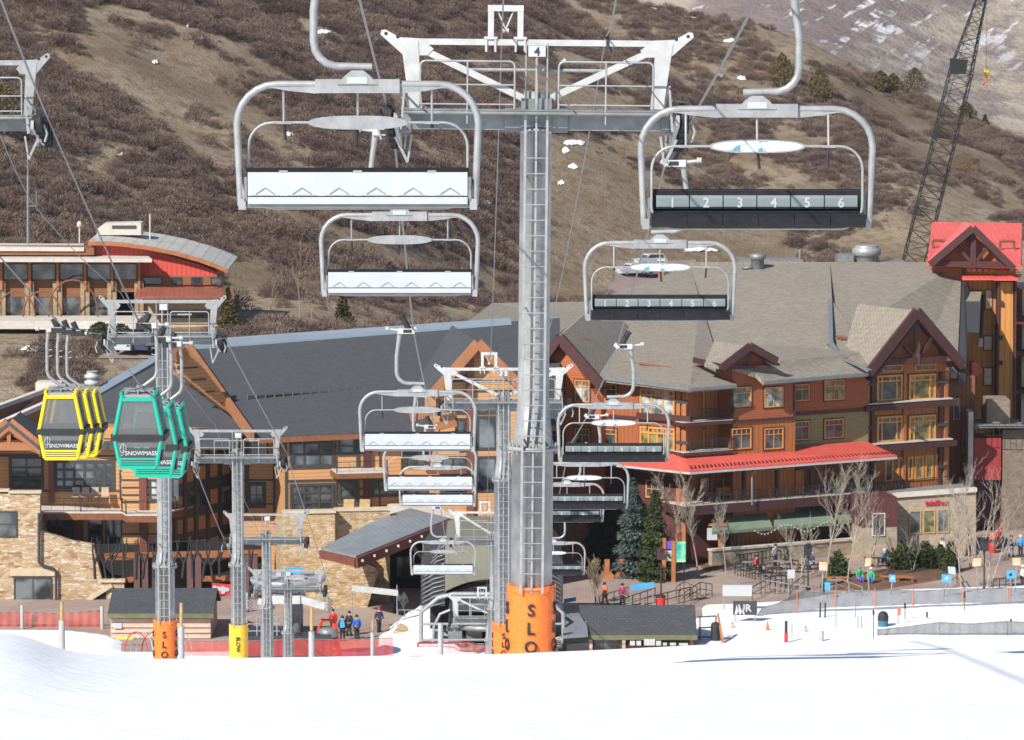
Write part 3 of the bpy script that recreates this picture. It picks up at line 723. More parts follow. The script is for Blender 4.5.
# ---------------------------------------------------------------- six-seat chair
def make_chair():
    "front faces -Y; origin at the grip; frame top 1.72 m below"
    T = -1.755; t = thing('lift_chair', 'x', 'chairlift chair')
    fr = MB(); hw = 1.66; rc = .55; zt = T-.05; zb = T-1.74
    def loop(hw, zt, zb, rc, nar=.05):
        a = arc(-hw+rc, zt-rc, rc, 180, 90) + arc(hw-rc, zt-rc, rc, 90, 0)
        return [(-hw+nar, 0, zb+.02)] + [(x, 0, z) for x, z in a] + [(hw-nar, 0, zb+.02)]
    fr.tube(loop(hw, zt, zb, rc), .05, 10); fr.tube([(-hw+.05, 0, zb+.02), (hw-.05, 0, zb+.02)], .028, 8)
    for s in (-1, 1):
        fr.prism([(s*.55, -.04, zt-.03), (s*1.22, -.04, zt-.04), (s*.95, -.04, zt-.09), (s*.55, -.04, zt-.13)][::s], (0, .08, 0))
        fr.box(s*(hw-.07)-.05, s*(hw-.07)+.05, -.1, .1, zb-.03, zb+.12)
        fr.bar((s*(hw-.02), -.02, zb+.55), (s*(hw-.1), .02, zb+.1), .03, .06)
    o = fr.build('frame', M['galv2']); o.parent = t
    cl = MB(); cl.box(-.58, .58, -.09, .09, zt-.12, zt+.07)
    cl.prism([(-.28, -.11, zt+.0), (.28, -.11, zt+.0), (.17, -.11, zt+.12), (.08, -.11, zt+.19), (-.08, -.11, zt+.19), (-.17, -.11, zt+.12)], (0, .22, 0))
    c_ = cl.build('clamp', M['galv2']); c_.parent = t
    lb = MB(); lb.box(-.14, .14, -.118, .118, zt+.01, zt+.10); q = lb.build('label_plate', M['white']); q.parent = c_
    # restraint bar
    rb = MB(); w2 = hw-.15; z2 = zt-.53; y2 = -.12
    a = arc(-w2+.33, z2-.33, .33, 180, 90) + arc(w2-.33, z2-.33, .33, 90, 0); z3 = zb-.02
    bt = arc(w2-.33, z3+.33, .33, 0, -90) + arc(-w2+.33, z3+.33, .33, -90, -180)
    rb.tube([(x, y2, z) for x, z in a] + [(x, y2-.25*0, z) for x, z in bt] + [(-w2, y2, z2-.33)], .02, 8)
    for s in (-1, 0, 1):
        x = s*1.02 + .0; rb.tube([(x, -.02, zt-.08), (x, y2, z2)], .018, 6)
        rb.box(x-.1, x+.1, y2-.02, y2+.02, z2-.02, z2+.012)
    r_ = rb.build('restraint_bar', M['galv2']); r_.parent = t
    for x, dx, L in ((-1.02, .0, .05), (0, .03, .30), (1.02, -.02, .22)):
        ft = MB(); ft.tube([(x, y2, z2-.02), (x+dx*.5, y2-.02, z2-.02-L*.5), (x+dx, y2-.03, z2-.02-L)], .022, 6); q = ft.build('footrest', M['black']); q.parent = r_
    ov = MB(); n = 28; el = [(.69*math.copysign(abs(math.cos(2*math.pi*i/n))**.75, math.cos(2*math.pi*i/n)), y2-.05, z2+.0+.095*math.sin(2*math.pi*i/n)) for i in range(n)]
    ov.prism(el, (0, .10, 0)); q2 = ov.build('sign_board', M['galv2']); q2.parent = r_
    fa = MB(); fa.prism([(x*.93, y2-.053, z2+(z-z2)*.78) for x, y, z in el], (0, .004, 0)); q = fa.build('board_face', M['advert']); q.parent = q2
    # seat and backrest
    w3 = hw-.13; zs = zb+.06
    st = MB(); prof = [(-.52, zs+.0), (-.56, zs+.05), (-.55, zs+.11), (-.48, zs+.14), (-.06, zs+.10), (-.03, zs+.26), (-.06, zs+.28), (-.12, zs+.20), (-.3, zs+.17)]
    prof = [(-.50, zs-.04), (-.57, zs-.0), (-.58, zs+.10), (-.53, zs+.14), (-.04, zs+.15), (-.0, zs-.0)]
    for i in range(6):
        x0 = -w3+.0 + 2*w3*i/6+.004; x1 = -w3 + 2*w3*(i+1)/6-.004
        st.prism([(x0, y, z) for y, z in prof], (x1-x0, 0, 0))
    s_ = st.build('seat', M['vinyl']); s_.parent = t
    bk = MB(); bp = [(-.03, zs+.17), (-.07, zs+.20), (-.055, zs+.43), (-.0, zs+.48), (.06, zs+.44), (.07, zs+.17)]
    bk.prism([(-w3, y, z) for y, z in bp], (2*w3, 0, 0))
    bk.tube([(-w3, -.01, zs+.45), (w3, -.01, zs+.45)], .034, 8)
    for i in range(3): bk.box(-1.02+i*1.02-.06, -1.02+i*1.02+.06, .04, .10, zs+.42, zs+.45, 1)
    b_ = bk.build('backrest', [M['vinyl'], M['galv2']]); b_.parent = t
    for i in range(6):
        x0 = -w3+.08 + 2*(w3-.08)*i/6+.008; x1 = -w3+.08 + 2*(w3-.08)*(i+1)/6-.008
        pn = MB(); pn.prism([(x0, y, z) for y, z in ((-.075, zs+.205), (-.105, zs+.235), (-.10, zs+.355), (-.07, zs+.395))], (x1-x0, 0, 0))
        q = pn.build('back_pad', M['padgrey']); q.parent = b_
        nm = MB(); nm.text(str(i+1), .19, ((x0+x1)/2, -.106, zs+.295), (1, 0, 0), (0, .0, 1), .006); q = nm.build('seat_number', M['white']); q.parent = b_
    bp2 = MB(); bp2.box(-w3+.02, w3-.02, .075, .10, zs+.10, zs+.425)
    bp2.box(-w3+.02, w3-.02, .04, .13, zs-.01, zs+.085)
    q2 = bp2.build('back_panel', M['white']); q2.parent = t
    tr = MB()
    for i in range(6):
        x = -w3+.26 + (2*w3-.52)*i/5
        for s in (-1, 1): tr.bar((x, .103, zs+.21), (x+s*.13, .103, zs+.125), .008, .012)
        tr.box(x-.2, x+.2, .1, .106, zs+.098, zs+.108)
    tr.box(-w3, w3, .03, .06, zs-.05, zs-.01)
    for s in (-1, 1): tr.box(s*(w3+.01)-.02, s*(w3+.01)+.02, -.08, .10, zs+.03, zs+.36)
    q = tr.build('panel_trim', M['galv']); q.parent = q2
    # hanger and grip
    hg = MB(); pth = [(.50, 0, -.06), (.54, 0, -.35), (.60, 0, -.8), (.60, 0, -1.22)] + [(.60-.34+.34*math.cos(R(a)), 0, -1.22-.34*math.sin(R(a))) for a in (20, 40, 60, 80, 90)] + [(-.2, 0, -1.57)]
    hg.tube(pth, [.075, .06] + [.055]*(len(pth)-2), 10); h = hg.build('hanger', M['galv2']); h.parent = t
    gp = MB(); gp.box(.08, .56, -.12, .12, -.12, .03); gp.tube([(.14, 0, -.05), (.02, 0, .02)], .07, 8); gp.lathe((.86, 0, .02), [(.06, -.05), (.075, -.04), (.05, 0), (.075, .04), (.06, .05)], 10, axis='X'); gp.tube([(.5, 0, -.03), (.85, 0, .01)], .035, 6)
    gp.lathe((.12, -.12, -.02), [(.08, -.03), (.08, .03)], 10, axis='Y')
    g_ = gp.build('grip', M['paintw']); g_.parent = t
    sp = MB(); sp.tube([(.22, 0, -.04), (.44, 0, .36)], .085, 10); sp.tube([(.44, 0, .36), (.46, 0, .40)], .10, 10); sp.box(.16, .40, -.13, .13, -.09, .0); q = sp.build('grip_spring', M['black']); q.parent = g_
    return t
m, nt, b = newmat('chair_pad_grey'); M['padgrey'] = plain('chair_pad_grey_vinyl', (.20, .235, .24), .4, 0, .1, 2)
m, nt, b = newmat('painted_board'); M['advert'] = m; v = objco(nt)
n = noisen(nt, v, 5, 4, .6); nt.links.new(ramp(nt, n, [(.38, (.75, .78, .76)), (.5, (.6, .68, .66)), (.54, (.15, .38, .36)), (.62, (.10, .22, .30)), (.66, (.6, .62, .6))]), b.inputs['Base Color']); b.inputs['Roughness'].default_value = .3
ordl = ['nearest', 'second', 'third', 'fourth', 'fifth', 'sixth']
proto = make_chair()
gL = 'chairs going down the left side'; gR = 'chairs coming up the right side'
lab_l = ['largest white-backed chair, nearest on the left rope, against the hillside', 'white-backed chair hanging below the largest one, against the hillside', 'white-backed chair in front of the dark lodge roof', 'fourth white-backed chair down, just under the one at the dark roof', 'white-backed chair overlapping the bottom of the fourth one', 'smallest white-backed chair, hanging low before the olive station']
lab_r = ['largest black chair with seats numbered 1 to 6, nearest on the right rope', 'numbered black chair over the car park and pale shingle roof', 'numbered black chair in front of the orange gable and balcony', 'fourth numbered chair, half behind the tall tower, above the spruces', 'fifth numbered chair, mostly hidden by the tall tower', 'lowest numbered chair peeking out right of the tall tower']
for i, p in enumerate(SR):
    if i == 0: proto.location = p; proto['label'] = lab_r[0]; proto['group'] = gR
    else: copy_tree(proto, p, 0, lab_r[i], gR)
for i, p in enumerate(SL):
    copy_tree(proto, p, math.pi, lab_l[i], gL)

# ---------------------------------------------------------------- gondola cabins
m, nt, b = newmat('tinted_cabin_glass'); M['cabglass'] = m
b.inputs['Base Color'].default_value = (.20, .21, .21, 1); b.inputs['Roughness'].default_value = .06
b.inputs['Transmission Weight'].default_value = 0; b.inputs['Alpha'].default_value = .40; b.inputs['Specular IOR Level'].default_value = .8
m, nt, b = newmat('grey_tinted_panel'); M['cablow'] = plain('grey_cabin_panel', (.13, .135, .13), .25)
def make_cabin(paint, s, name):
    "origin at the rope; hanger on side s"
    t = thing(name, 'x', 'gondola cabin'); t.scale = (.93, .93, .93); z0 = -2.15; Lh = .80
    pr = [(.47, z0), (.50, z0-.08), (.735, z0-1.22), (.72, z0-1.36), (.56, z0-2.16)]
    def outline(y): return [(-x, y, z) for x, z in pr[::-1]] + [(x, y, z) for x, z in pr]
    fr = MB()
    for q in (-1, 1):
        for y in (-Lh, Lh):
            fr.tube([(q*x*.97, y, z) for x, z in pr], .065, 8)
        fr.tube([(q*.5, -Lh, z0-.02), (q*.5, -Lh*.9, z0+.06), (q*.5, Lh*.9, z0+.06), (q*.5, Lh, z0-.02)], .05, 8)
    for y in (-Lh, Lh):
        fr.box(-.46, .46, y-.05, y+.05, z0-.17, z0-.06)
    o = fr.build('frame', paint); o.parent = t
    bt = MB(); zb_ = z0-2.2
    for y0, y1 in ((-Lh-.06, -Lh+.04), (Lh-.04, Lh+.06)):
        bt.prism([(-.62, y0, z0-1.90), (.62, y0, z0-1.90), (.54, y0, zb_+.02), (.50, y0, zb_-.03), (-.50, y0, zb_-.03), (-.54, y0, zb_+.02)][::-1], (0, y1-y0, 0))
        for k in range(3): bt.box(-.52, .52, min(y0, y1)-.012, min(y0, y1)+.002, z0-1.98-k*.07, z0-1.955-k*.07, 1)
    bt.box(-.56, .56, -Lh, Lh, zb_-.02, zb_+.08)
    for q in (-1, 1): bt.prism([(q*.55, -Lh, zb_+.06), (q*.60, -Lh, zb_+.3), (q*.56, -Lh, zb_+.3), (q*.51, -Lh, zb_+.06)][::q], (0, 2*Lh, 0))
    o = bt.build('floor_panel', [paint, M['char']]); o.parent = t
    rf = MB(); rf.prism([(-.5, -Lh+.03, z0-.08), (.5, -Lh+.03, z0-.08), (.42, -Lh+.03, z0+.02), (-.42, -Lh+.03, z0+.02)], (0, 2*Lh-.06, 0))
    for x in (-.36, 0, .36): rf.bar((x, -Lh+.1, z0+.09), (x, Lh-.1, z0+.09), .04)
    rf.bar((-.45, -.3, z0+.1), (.45, -.3, z0+.1), .06); rf.bar((-.45, .3, z0+.1), (.45, .3, z0+.1), .06)
    for q in (-1, 1): rf.tube([(q*.5, -Lh+.1, z0-.0), (q*.25, -Lh+.2, z0+.14), (0, -.1, z0+.16)], .02, 5)
    o = rf.build('roof_rack', M['galv2']); o.parent = t
    # end windows, side doors
    for y, nm in ((-Lh, 'front_window'), (Lh, 'rear_window')):
        g = MB(); g.prism([(-.47, y-.015, z0-.16), (.47, y-.015, z0-.16), (.69, y-.015, z0-1.2), (-.69, y-.015, z0-1.2)][::-1], (0, .03, 0)); q = g.build(nm, M['cabglass']); q.parent = t
        g = MB(); g.prism([(-.69, y-.015, z0-1.34), (.69, y-.015, z0-1.34), (.60, y-.015, z0-1.9), (-.60, y-.015, z0-1.9)][::-1], (0, .03, 0))
        q = g.build('lower_panel', M['cablow']); q.parent = t
        if y < 0:
            dk = MB(); dk.box(-.50, .60, y-.022, y-.016, z0-1.87, z0-1.58); q3 = dk.build('logo_band', M['char']); q3.parent = q
            tx = MB(); tx.text('SNOWMASS', .178, (.09, y-.026, z0-1.75), (1, 0, 0), (0, 0, 1), .006)
            # leaf and script emblem
            lp = [(-.45+.09*math.cos(a)*(1+.25*math.sin(2*a)), y-.03, z0-1.60+.13*math.sin(a)) for a in [2*math.pi*i/16 for i in range(17)]]
            tx.tube(lp, .011, 5); tx.tube([(-.53, y-.03, z0-1.62), (-.43, y-.03, z0-1.42), (-.45, y-.03, z0-1.80), (-.51, y-.03, z0-1.83)], .012, 5)
            q4 = tx.build('lettering', M['white']); q4.parent = q
            if paint is M['green']:
                gr = MB()
                for x in (-.02, .26): gr.box(x-.09, x+.09, y-.027, y-.023, z0-1.60, z0-1.565)
                q4 = gr.build('green_mark', M['jk_green']); q4.parent = q
    for q in (-1, 1):
        g = MB(); pp = [(.50, z0-.14), (.70, z0-1.2), (.70, z0-1.36), (.575, z0-2.05)]
        g.prism([(q*x, -Lh+.07, z) for x, z in pp] + [(q*(x-.03), -Lh+.07, z) for x, z in pp[::-1]], (0, 2*Lh-.14, 0)); o = g.build('door', M['cabglass']); o.parent = t
        dd = MB()
        for y in (-.42, 0, .42):
            dd.tube([(q*(x+.015), y, z) for x, z in pp], .028, 6)
        dd.tube([(q*(pp[0][0]+.015), -Lh+.1, pp[0][1]), (q*(pp[0][0]+.015), Lh-.1, pp[0][1])], .03, 6)
        dd.box(q*.58-.03, q*.58+.08*q if q > 0 else q*.58+.03, -Lh+.1, Lh-.1, z0-2.06, z0-1.98) if q > 0 else dd.box(-.66, -.55, -Lh+.1, Lh-.1, z0-2.06, z0-1.98)
        w_ = dd.build('door_frame', M['galv']); w_.parent = o
        sr = MB(); sr.box(q*.66-.06, q*.66+.06, -Lh+.15, -.1, z0-2.0, z0-1.72); q5 = sr.build('ski_rack', M['dark']); q5.parent = t
    bd = MB(); zc = z0-1.285
    pts_ = [(-.76, -Lh), (.76, -Lh), (.76, Lh), (-.76, Lh)]
    for i in range(4):
        a, b2 = pts_[i], pts_[(i+1) % 4]; bd.bar((a[0], a[1], zc), (b2[0], b2[1], zc), .13, .19)
    o = bd.build('bumper_band', M['black']); o.parent = t
    ins = MB()
    for q in (-1, 1): ins.box(-.5, .5, min(q*.3, q*.7), max(q*.3, q*.7), z0-1.75, z0-1.62); ins.box(-.5, .5, min(q*.64, q*.7), max(q*.64, q*.7), z0-1.6, z0-1.15)
    o = ins.build('bench', M['char']); o.parent = t
    # hanger
    hg = MB(); hx = s*.52
    pth = [(hx*.9, 0, -.12), (hx, 0, -.6), (hx, 0, -1.45)] + [(hx - s*.25*(1-math.cos(R(a))), 0, -1.45-.32*math.sin(R(a))) for a in (20, 45, 70)] + [(s*.12, 0, -1.93), (0, 0, -2.0), (0, 0, -2.1)]
    hg.tube(pth, .055, 10); hg.box(-.3, .3, -.18, .18, -2.12, -2.02); hg.box(-.1, .1, -.1, .1, -2.04, -1.9)
    for z in (-.8, -1.0): hg.tube([(hx, 0, z), (hx-s*.16, 0, z+.04)], .02, 5)
    o = hg.build('hanger', M['galv2']); o.parent = t
    gp = MB(); gp.box(min(0, hx), max(0, hx), -.14, .14, -.16, .0); gp.lathe((hx+s*.32, 0, -.06), [(.05, -.06), (.09, -.04), (.05, 0), (.09, .04), (.05, .06)], 10, axis='X'); gp.tube([(hx, 0, -.06), (hx+s*.3, 0, -.06)], .035, 6)
    o = gp.build('grip', M['paintw']); o.parent = t
    sp = MB(); sp.tube([(s*.12, 0, -.1), (s*.3, 0, .28)], .1, 10); sp.box(-.1, .36, -.17, .17, -.2, -.02) if s > 0 else sp.box(-.36, .1, -.17, .17, -.2, -.02); q = sp.build('grip_spring', M['black']); q.parent = o
    return t
gy = make_cabin(M['yellow'], -1, 'gondola_cabin'); gg = make_cabin(M['green'], 1, 'gondola_cabin')
def cab_spot(x, ytop, D): p = W(x, ytop, D); return Vector((p.x, D, p.z + 2.0))
cy = [(63, 391, 127), (73, 391, 130.3), (82, 391, 133.4)]; cg = [(140, 393, 115.5), (155, 404, 119.6), (166, 407, 123.6)]
ly = ['frontmost yellow gondola cabin with white lettering', 'middle yellow gondola cabin, mostly hidden behind the front one', 'rearmost yellow gondola cabin of the three']
lg = ['frontmost green gondola cabin with white lettering', 'middle green gondola cabin hanging lower behind the front one', 'rearmost green gondola cabin of the three']
CYEL, CGR = [cab_spot(*c) for c in cy], [cab_spot(*c) for c in cg]
for i, p in enumerate(CYEL):
    if i == 0: gy.location = p; gy['label'] = ly[0]; gy['group'] = 'yellow gondola cabins'
    else: copy_tree(gy, p, 0, ly[i], 'yellow gondola cabins')
for i, p in enumerate(CGR):
    if i == 0: gg.location = p; gg['label'] = lg[0]; gg['group'] = 'green gondola cabins'
    else: copy_tree(gg, p, 0, lg[i], 'green gondola cabins')
def tw(D, x, y): return W(x, y, D)
rope('haul_rope', [W(-330, -60, 60), W(-120, 118, 98), CYEL[0], CYEL[1], CYEL[2], W(103, 334, 150), W(188, 448, 190), W(219, 528, 226), W(246, 584, 262), W(250, 588, 275)], .024, 'steel rope of the gondola carrying the yellow cabins', 'haul ropes', sag=.06)
rope('haul_rope', [W(-60, -160, 60), W(50, 124, 98), CGR[0], CGR[1], CGR[2], W(225, 338, 150), W(286, 452, 190), W(313, 534, 226), W(330, 588, 262), W(326, 590, 275)], .024, 'steel rope of the gondola carrying the green cabins', 'haul ropes', sag=.06)
rope('signal_cable', [W(-30, 60, 88), W(30, 200, 115), W(120, 292, 150), W(215, 425, 190), W(250, 512, 226), W(275, 566, 262)], .013, 'thin cable strung along the middle of the gondola towers', 'signal cables', sag=.2)
# ---------------------------------------------------------------- hotel on the right
Z0 = -47.0
def slab(mb, pts, th=.3, m=0):
    "thick roof sheet: polygon of world points, thickness downwards"
    mb.prism(pts, (0, 0, -th), m)
def strip(mb, a, b, w=.25, h=.12, m=0, lift=.05):
    a, b = Vector(a)+Vector((0, 0, lift)), Vector(b)+Vector((0, 0, lift)); mb.bar(a, b, w, h, m)
YA, YB = -34.0, 31.0
hotel = thing('hotel', 'large orange and maroon hotel with pale shingle roofs, balconies and a long red metal awning', 'hotel', W(760, 560, 334))
hl = WL[hotel.name_full]
D0 = 331.0
fA = Face(690, 388, D0, YA); fB = Face(690, 388, D0, YB)
a31 = R(YB)
M['h_rust'] = siding('rust_lap_siding', (.33, .095, .035), a31, .2); M['h_olive'] = siding('olive_lap_siding', (.24, .22, .09), a31, .2)
M['h_bb'] = siding('orange_board_and_batten', (.39, .135, .037), a31, .42, True); M['h_bbA'] = siding('orange_board_siding', (.33, .10, .032), R(YA), .42, True)
M['h_rustA'] = siding('rust_gable_siding', (.40, .115, .04), R(YA), .2)
M['h_roof'] = shingle('pale_asphalt_shingle', (.275, .238, .19), 0, .45, .33, .14, .35)
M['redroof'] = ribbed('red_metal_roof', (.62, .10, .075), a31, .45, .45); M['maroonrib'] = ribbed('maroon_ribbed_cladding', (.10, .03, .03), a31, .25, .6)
M['awning'] = plain('sage_green_canvas', (.165, .22, .15), .9, 0, .1, 1)
M['paleston'] = stone('pale_limestone_blocks', [(.36, .29, .21), (.42, .35, .26), (.30, .24, .17), (.46, .39, .30)], a31, 2.2, 4.5, .03, (.3, .25, .19))
def part(mb, nm, mats, par): return mb.build(nm, mats, par)
def deep(face, pts, depth, mats, nm, par, off=0.0):
    mb = MB(); face.poly(mb, pts, off-depth, off); return mb.build(nm, mats, par)
# wing A: gable end, recessed strip, glazed wing
GA = Face(548, 388, 338, YA)
deep(GA, [(528, 560), (528, 372), (560, 340), (601, 404), (601, 560)], 4, M['h_rustA'], 'wall', hotel, 0)
w = GA.window(hotel, 549, 377, 564, 396, 2, 1, 0, glass='curtain', top=.3); GA.window(hotel, 575, 380, 590, 402, 2, 1, 0, glass='curtw', top=.3)
GA.window(hotel, 549, 430, 564, 448, 2, 1, 0, glass='glass', top=.3); GA.window(hotel, 575, 428, 590, 450, 2, 1, 0, glass='glass', top=.3)
mb = MB()
for a, b_ in (((524, 386), (560, 337)), ((560, 337), (602, 385))):
    p, q = GA.pt(*a, 1.0), GA.pt(*b_, 1.0); mb.bar(p, q, .28, .75); p, q = GA.pt(*a, .55), GA.pt(*b_, .55); mb.bar(p-Vector((0, 0, .35)), q-Vector((0, 0, .35)), .9, .2)
mb.build('barge_board', M['maroon'], hotel)
mb = MB(); r0 = W(560, 336, 335); r1 = W(600, 301, 352)
mb.prism([GA.pt(602, 384, 1.0), GA.pt(560, 336, 1.0), r1, W(650, 345, 352)], (0, 0, -.3)); mb.prism([GA.pt(524, 385, 1.0), GA.pt(560, 336, 1.0), r1, W(545, 345, 352)], (0, 0, -.3)); mb.build('gable_roof', M['h_roof'], hotel)
RA = Face(637, 392, 334, YA)
deep(RA, [(596, 560), (596, 374), (640, 382), (640, 560)], 3, M['h_bbA'], 'wall', hotel, 0)
RA.window(hotel, 605, 384, 617, 402, 1, 1, 0, top=.3); RA.window(hotel, 605, 429, 617, 446, 1, 1, 0, top=.3)
mb = MB(); RA.box(mb, 588, 415, 640, 418, .0, .12); explode(mb, 'belt_course', M['maroon'], hotel)
deep(fA, [(636, 560), (636, 378), (684, 388), (684, 560)], 3, M['h_bbA'], 'wall', hotel, 0)
fA.window(hotel, 640, 389, 675, 418, 3, 1, 0, glass='curtw', top=.22, fw=.16, mw=.14); fA.window(hotel, 640, 427, 675, 455, 4, 1, 0, glass='curtain', top=.22, fw=.16, mw=.12)
mb = MB(); fA.box(mb, 636, 414.5, 690, 421, .0, .35); fA.box(mb, 636, 478, 690, 483, 0, .2); explode(mb, 'belt_course', M['maroon'], hotel)
cr = MB()
for x in (678.5, 684.5): fA.box(cr, x-2.6, 386, x+1.2, 560, -.15, .18)
for y in (400, 441): fA.box(cr, 675, y, 688, y+3, .18, .24, 1)
cr.build('corner_post', [M['wood'], M['char']], hotel)
# wing B: balcony bay, two bays
fBr = Face(706, 388, D0+3.2, YB)
deep(fBr, [(684, 560), (684, 384), (736, 381), (736, 560)], 6, M['h_bb'], 'wall', hotel, 0)
for y0, y1 in ((391, 418), (430, 452)):
    fBr.window(hotel, 692, y0, 704, y1, 2, 1, 0, glass='curtw' if y0 < 400 else 'glass', fw=.12, name='balcony_door'); 
fBr.window(hotel, 719, 394, 727, 409, 1, 1, 0, name='window')
for y0, y1 in ((421.5, 426.5), (451.5, 457)):                # balconies
    mb = MB(); fB.box(mb, 684, y0, 733, y0+3.6, -3.0, .4, 1); fB.box(mb, 684, y0-.6, 733, y0+.2, -3.0, .38, 0)
    o = mb.build('balcony', [M['conc'], M['maroon']], hotel)
    s0, s1, za, zb_ = fB.rect(688, y0-16, 732, y0); mb = MB()
    rail(mb, [fB.P(s0, zb_*0+fB.sz(710, y0)[1], .3), fB.P(s1, fB.sz(710, y0)[1], .3)], 1.1, .14); mb.build('railing', M['black'], o)
fB2 = Face(733, 388, D0+2.0, YB)
B2 = lambda pts, mt, nm='wall', dp=8, off=0: deep(fB2, pts, dp, mt, nm, hotel, off)
B2([(733, 421), (733, 352), (750, 347), (764, 355), (770, 378), (795, 384), (795, 418)], M['h_rust'], 'wall', 2.5); B2([(733, 560), (733, 421), (795, 418), (795, 560)], M['h_bb'])
for x0, x1 in ((731.5, 751), (764, 783)):
    fB2.window(hotel, x0, 387, x1, 407, 2, 1, 0, glass='curtw', top=.3); fB2.window(hotel, x0, 428, x1, 449, 2, 1, 0, glass='glass', top=.3)
fB3 = Face(795, 384, D0+7.5, YB)
B3 = lambda pts, mt, nm='wall', dp=8, off=0: deep(fB3, pts, dp, mt, nm, hotel, off)
B3([(790, 414), (790, 376), (868, 370), (868, 410)], M['h_rust']); B3([(790, 560), (790, 414), (868, 410), (868, 560)], M['h_olive'])
fB3.window(hotel, 794, 384, 809, 401, 2, 1, 0, top=.3); fB3.window(hotel, 824, 380, 844, 400, 2, 1, 0, glass='curtain', top=.3)
fB3.window(hotel, 794, 421, 809, 440, 2, 1, 0, top=.3); fB3.window(hotel, 824, 419, 843, 438, 2, 1, 0, top=.3)
mb = MB(); fB2.box(mb, 733, 418.5, 795.5, 421.3, .0, .14); fB3.box(mb, 792, 410.5, 866, 413.5, 0, .14)
for x in (733, 794.5): fB2.box(mb, x-.8, 385, x+.8, 418, .0, .1)
explode(mb, 'belt_course', M['maroon'], hotel)
# gabled dormer over wing B
mb = MB(); k = 1.1
for a, b_ in (((722, 367.5), (750, 346)), ((750, 346), (777, 361))):
    p, q = fB2.pt(*a, k), fB2.pt(*b_, k); mb.bar(p, q, .22, .6); p, q = fB2.pt(*a, k-.5), fB2.pt(*b_, k-.5); mb.bar(p-Vector((0, 0, .3)), q-Vector((0, 0, .3)), .8, .16)
p = fB2.pt(722, 367, k); mb.bar(p, fB2.pt(694, 360, -5), .2, .45)
mb.bar(fB2.pt(750, 350, .5), fB2.pt(750, 368, .5), .25, .25); mb.bar(fB2.pt(731, 368, .5), fB2.pt(770, 366, .5), .25, .25)
for x in (733, 766): mb.bar(fB2.pt(x, 366, .1), fB2.pt(x, 359, 1.0), .2, .2)
mb.build('barge_board', M['maroon'], hotel)
mb = MB(); ap = fB2.pt(750, 345.5, k); bk_ = ap - fB2.n*5.2
mb.prism([fB2.pt(722, 367, k), ap, bk_, fB2.pt(722, 367, k)-fB2.n*2.6], (0, 0, -.2)); mb.prism([fB2.pt(777, 360.5, k), ap, bk_, fB2.pt(777, 360.5, k)-fB2.n*3.2], (0, 0, -.2))
mb.build('dormer_roof', M['h_roof'], hotel)
# roofs
rf = MB()
E0, E1 = RA.pt(596, 377, 1.4), fA.pt(690, 388, 1.6); E1b = fB.pt(690, 388, 1.6); E2 = fB.pt(736, 384.5, 1.0)
E1 = (E1+E1b)/2
rf.prism([E0, E1, W(716, 352, 344), W(700, 300, 362), W(596, 300, 362)], (0, 0, -.35))
rf.prism([E1, E2, W(735, 350, 346), W(716, 352, 344)], (0, 0, -.35))
F0, F1 = fB2.pt(756, 374.5, 1.0), fB3.pt(868, 372.5, 1.8); F0b = fB2.pt(763, 381, 1.3)
rf.prism([fB2.pt(732, 366, .6), fB2.pt(756, 374, .6), F0b, F1, W(868, 352, 345), W(716, 340, 349)][::1], (0, 0, -.35))
rf.prism([W(716, 353, 344.5), W(868, 353, 345), W(832, 300, 360), W(830, 262, 376), W(690, 266, 376), W(596, 300, 362), W(700, 300.5, 362)], (0, 0, -.4))
rf.build('roof', M['h_roof'], hotel)
rf = MB()
rf.prism([W(826, 345, 346.5), W(920, 368, 352), W(957, 374, 353), W(962, 262, 376), W(826, 262, 376)], (0, 0, -.4)); rf.prism([W(826, 345.5, 346), W(872, 376, 343.5), W(920, 368, 352)], (0, 0, -.3)); rf.build('roof', M['h_roof'], hotel)
# rear slopes so that the hotel closes behind
rf = MB(); rf.prism([W(596, 300, 362), W(690, 266, 376), W(690, 300, 400), W(596, 330, 395)], (0, 0, -.4)); rf.prism([W(690, 262, 376), W(962, 262, 376), W(962, 300, 410), W(690, 300, 410)], (0, 0, -.4)); rf.build('roof', M['h_roof'], hotel)
gt_ = MB(); gt_.bar(E0, E1-Vector((0, 0, .12)), .22, .25); gt_.bar(E1-Vector((0, 0, .12)), E2-Vector((0, 0, .12)), .22, .25); gt_.bar(F0b-Vector((0, 0, .15)), F1-Vector((0, 0, .15)), .22, .25)
gt_.build('gutter', M['gutter'], hotel)
fl = MB(); V = [W(830, 303, 359.5), W(831, 345, 346.3), W(842, 362, 342), W(870, 373, 338)]
for a, b_ in zip(V[:-1], V[1:]): strip(fl, a, b_, .35, .08, 0, .25)
strip(fl, W(822, 280, 371), W(852, 301, 363), .2, .06, 0, .2)
fl.build('flashing', M['gutter'], hotel)
sg = MB()
for a, b_, n in (((593, 365, 341.5), (640, 370, 338.5), 5), ((640, 369, 338), (686, 376, 336), 5), ((692, 374, 336.5), (716, 369, 338.5), 3), ((764, 371, 338.5), (848, 364, 342.5), 7), ((836, 341, 348.5), (878, 348, 347), 4)):
    p, q = W(*a)+Vector((0, 0, .45)), W(*b_)+Vector((0, 0, .45)); sg.tube([p, q], .12, 6)
    for i in range(n): c = p.lerp(q, (i+.5)/n); sg.tube([c, c-Vector((0, 0, .5))], .07, 5)
sg.build('snow_guard', M['brownw'], hotel)
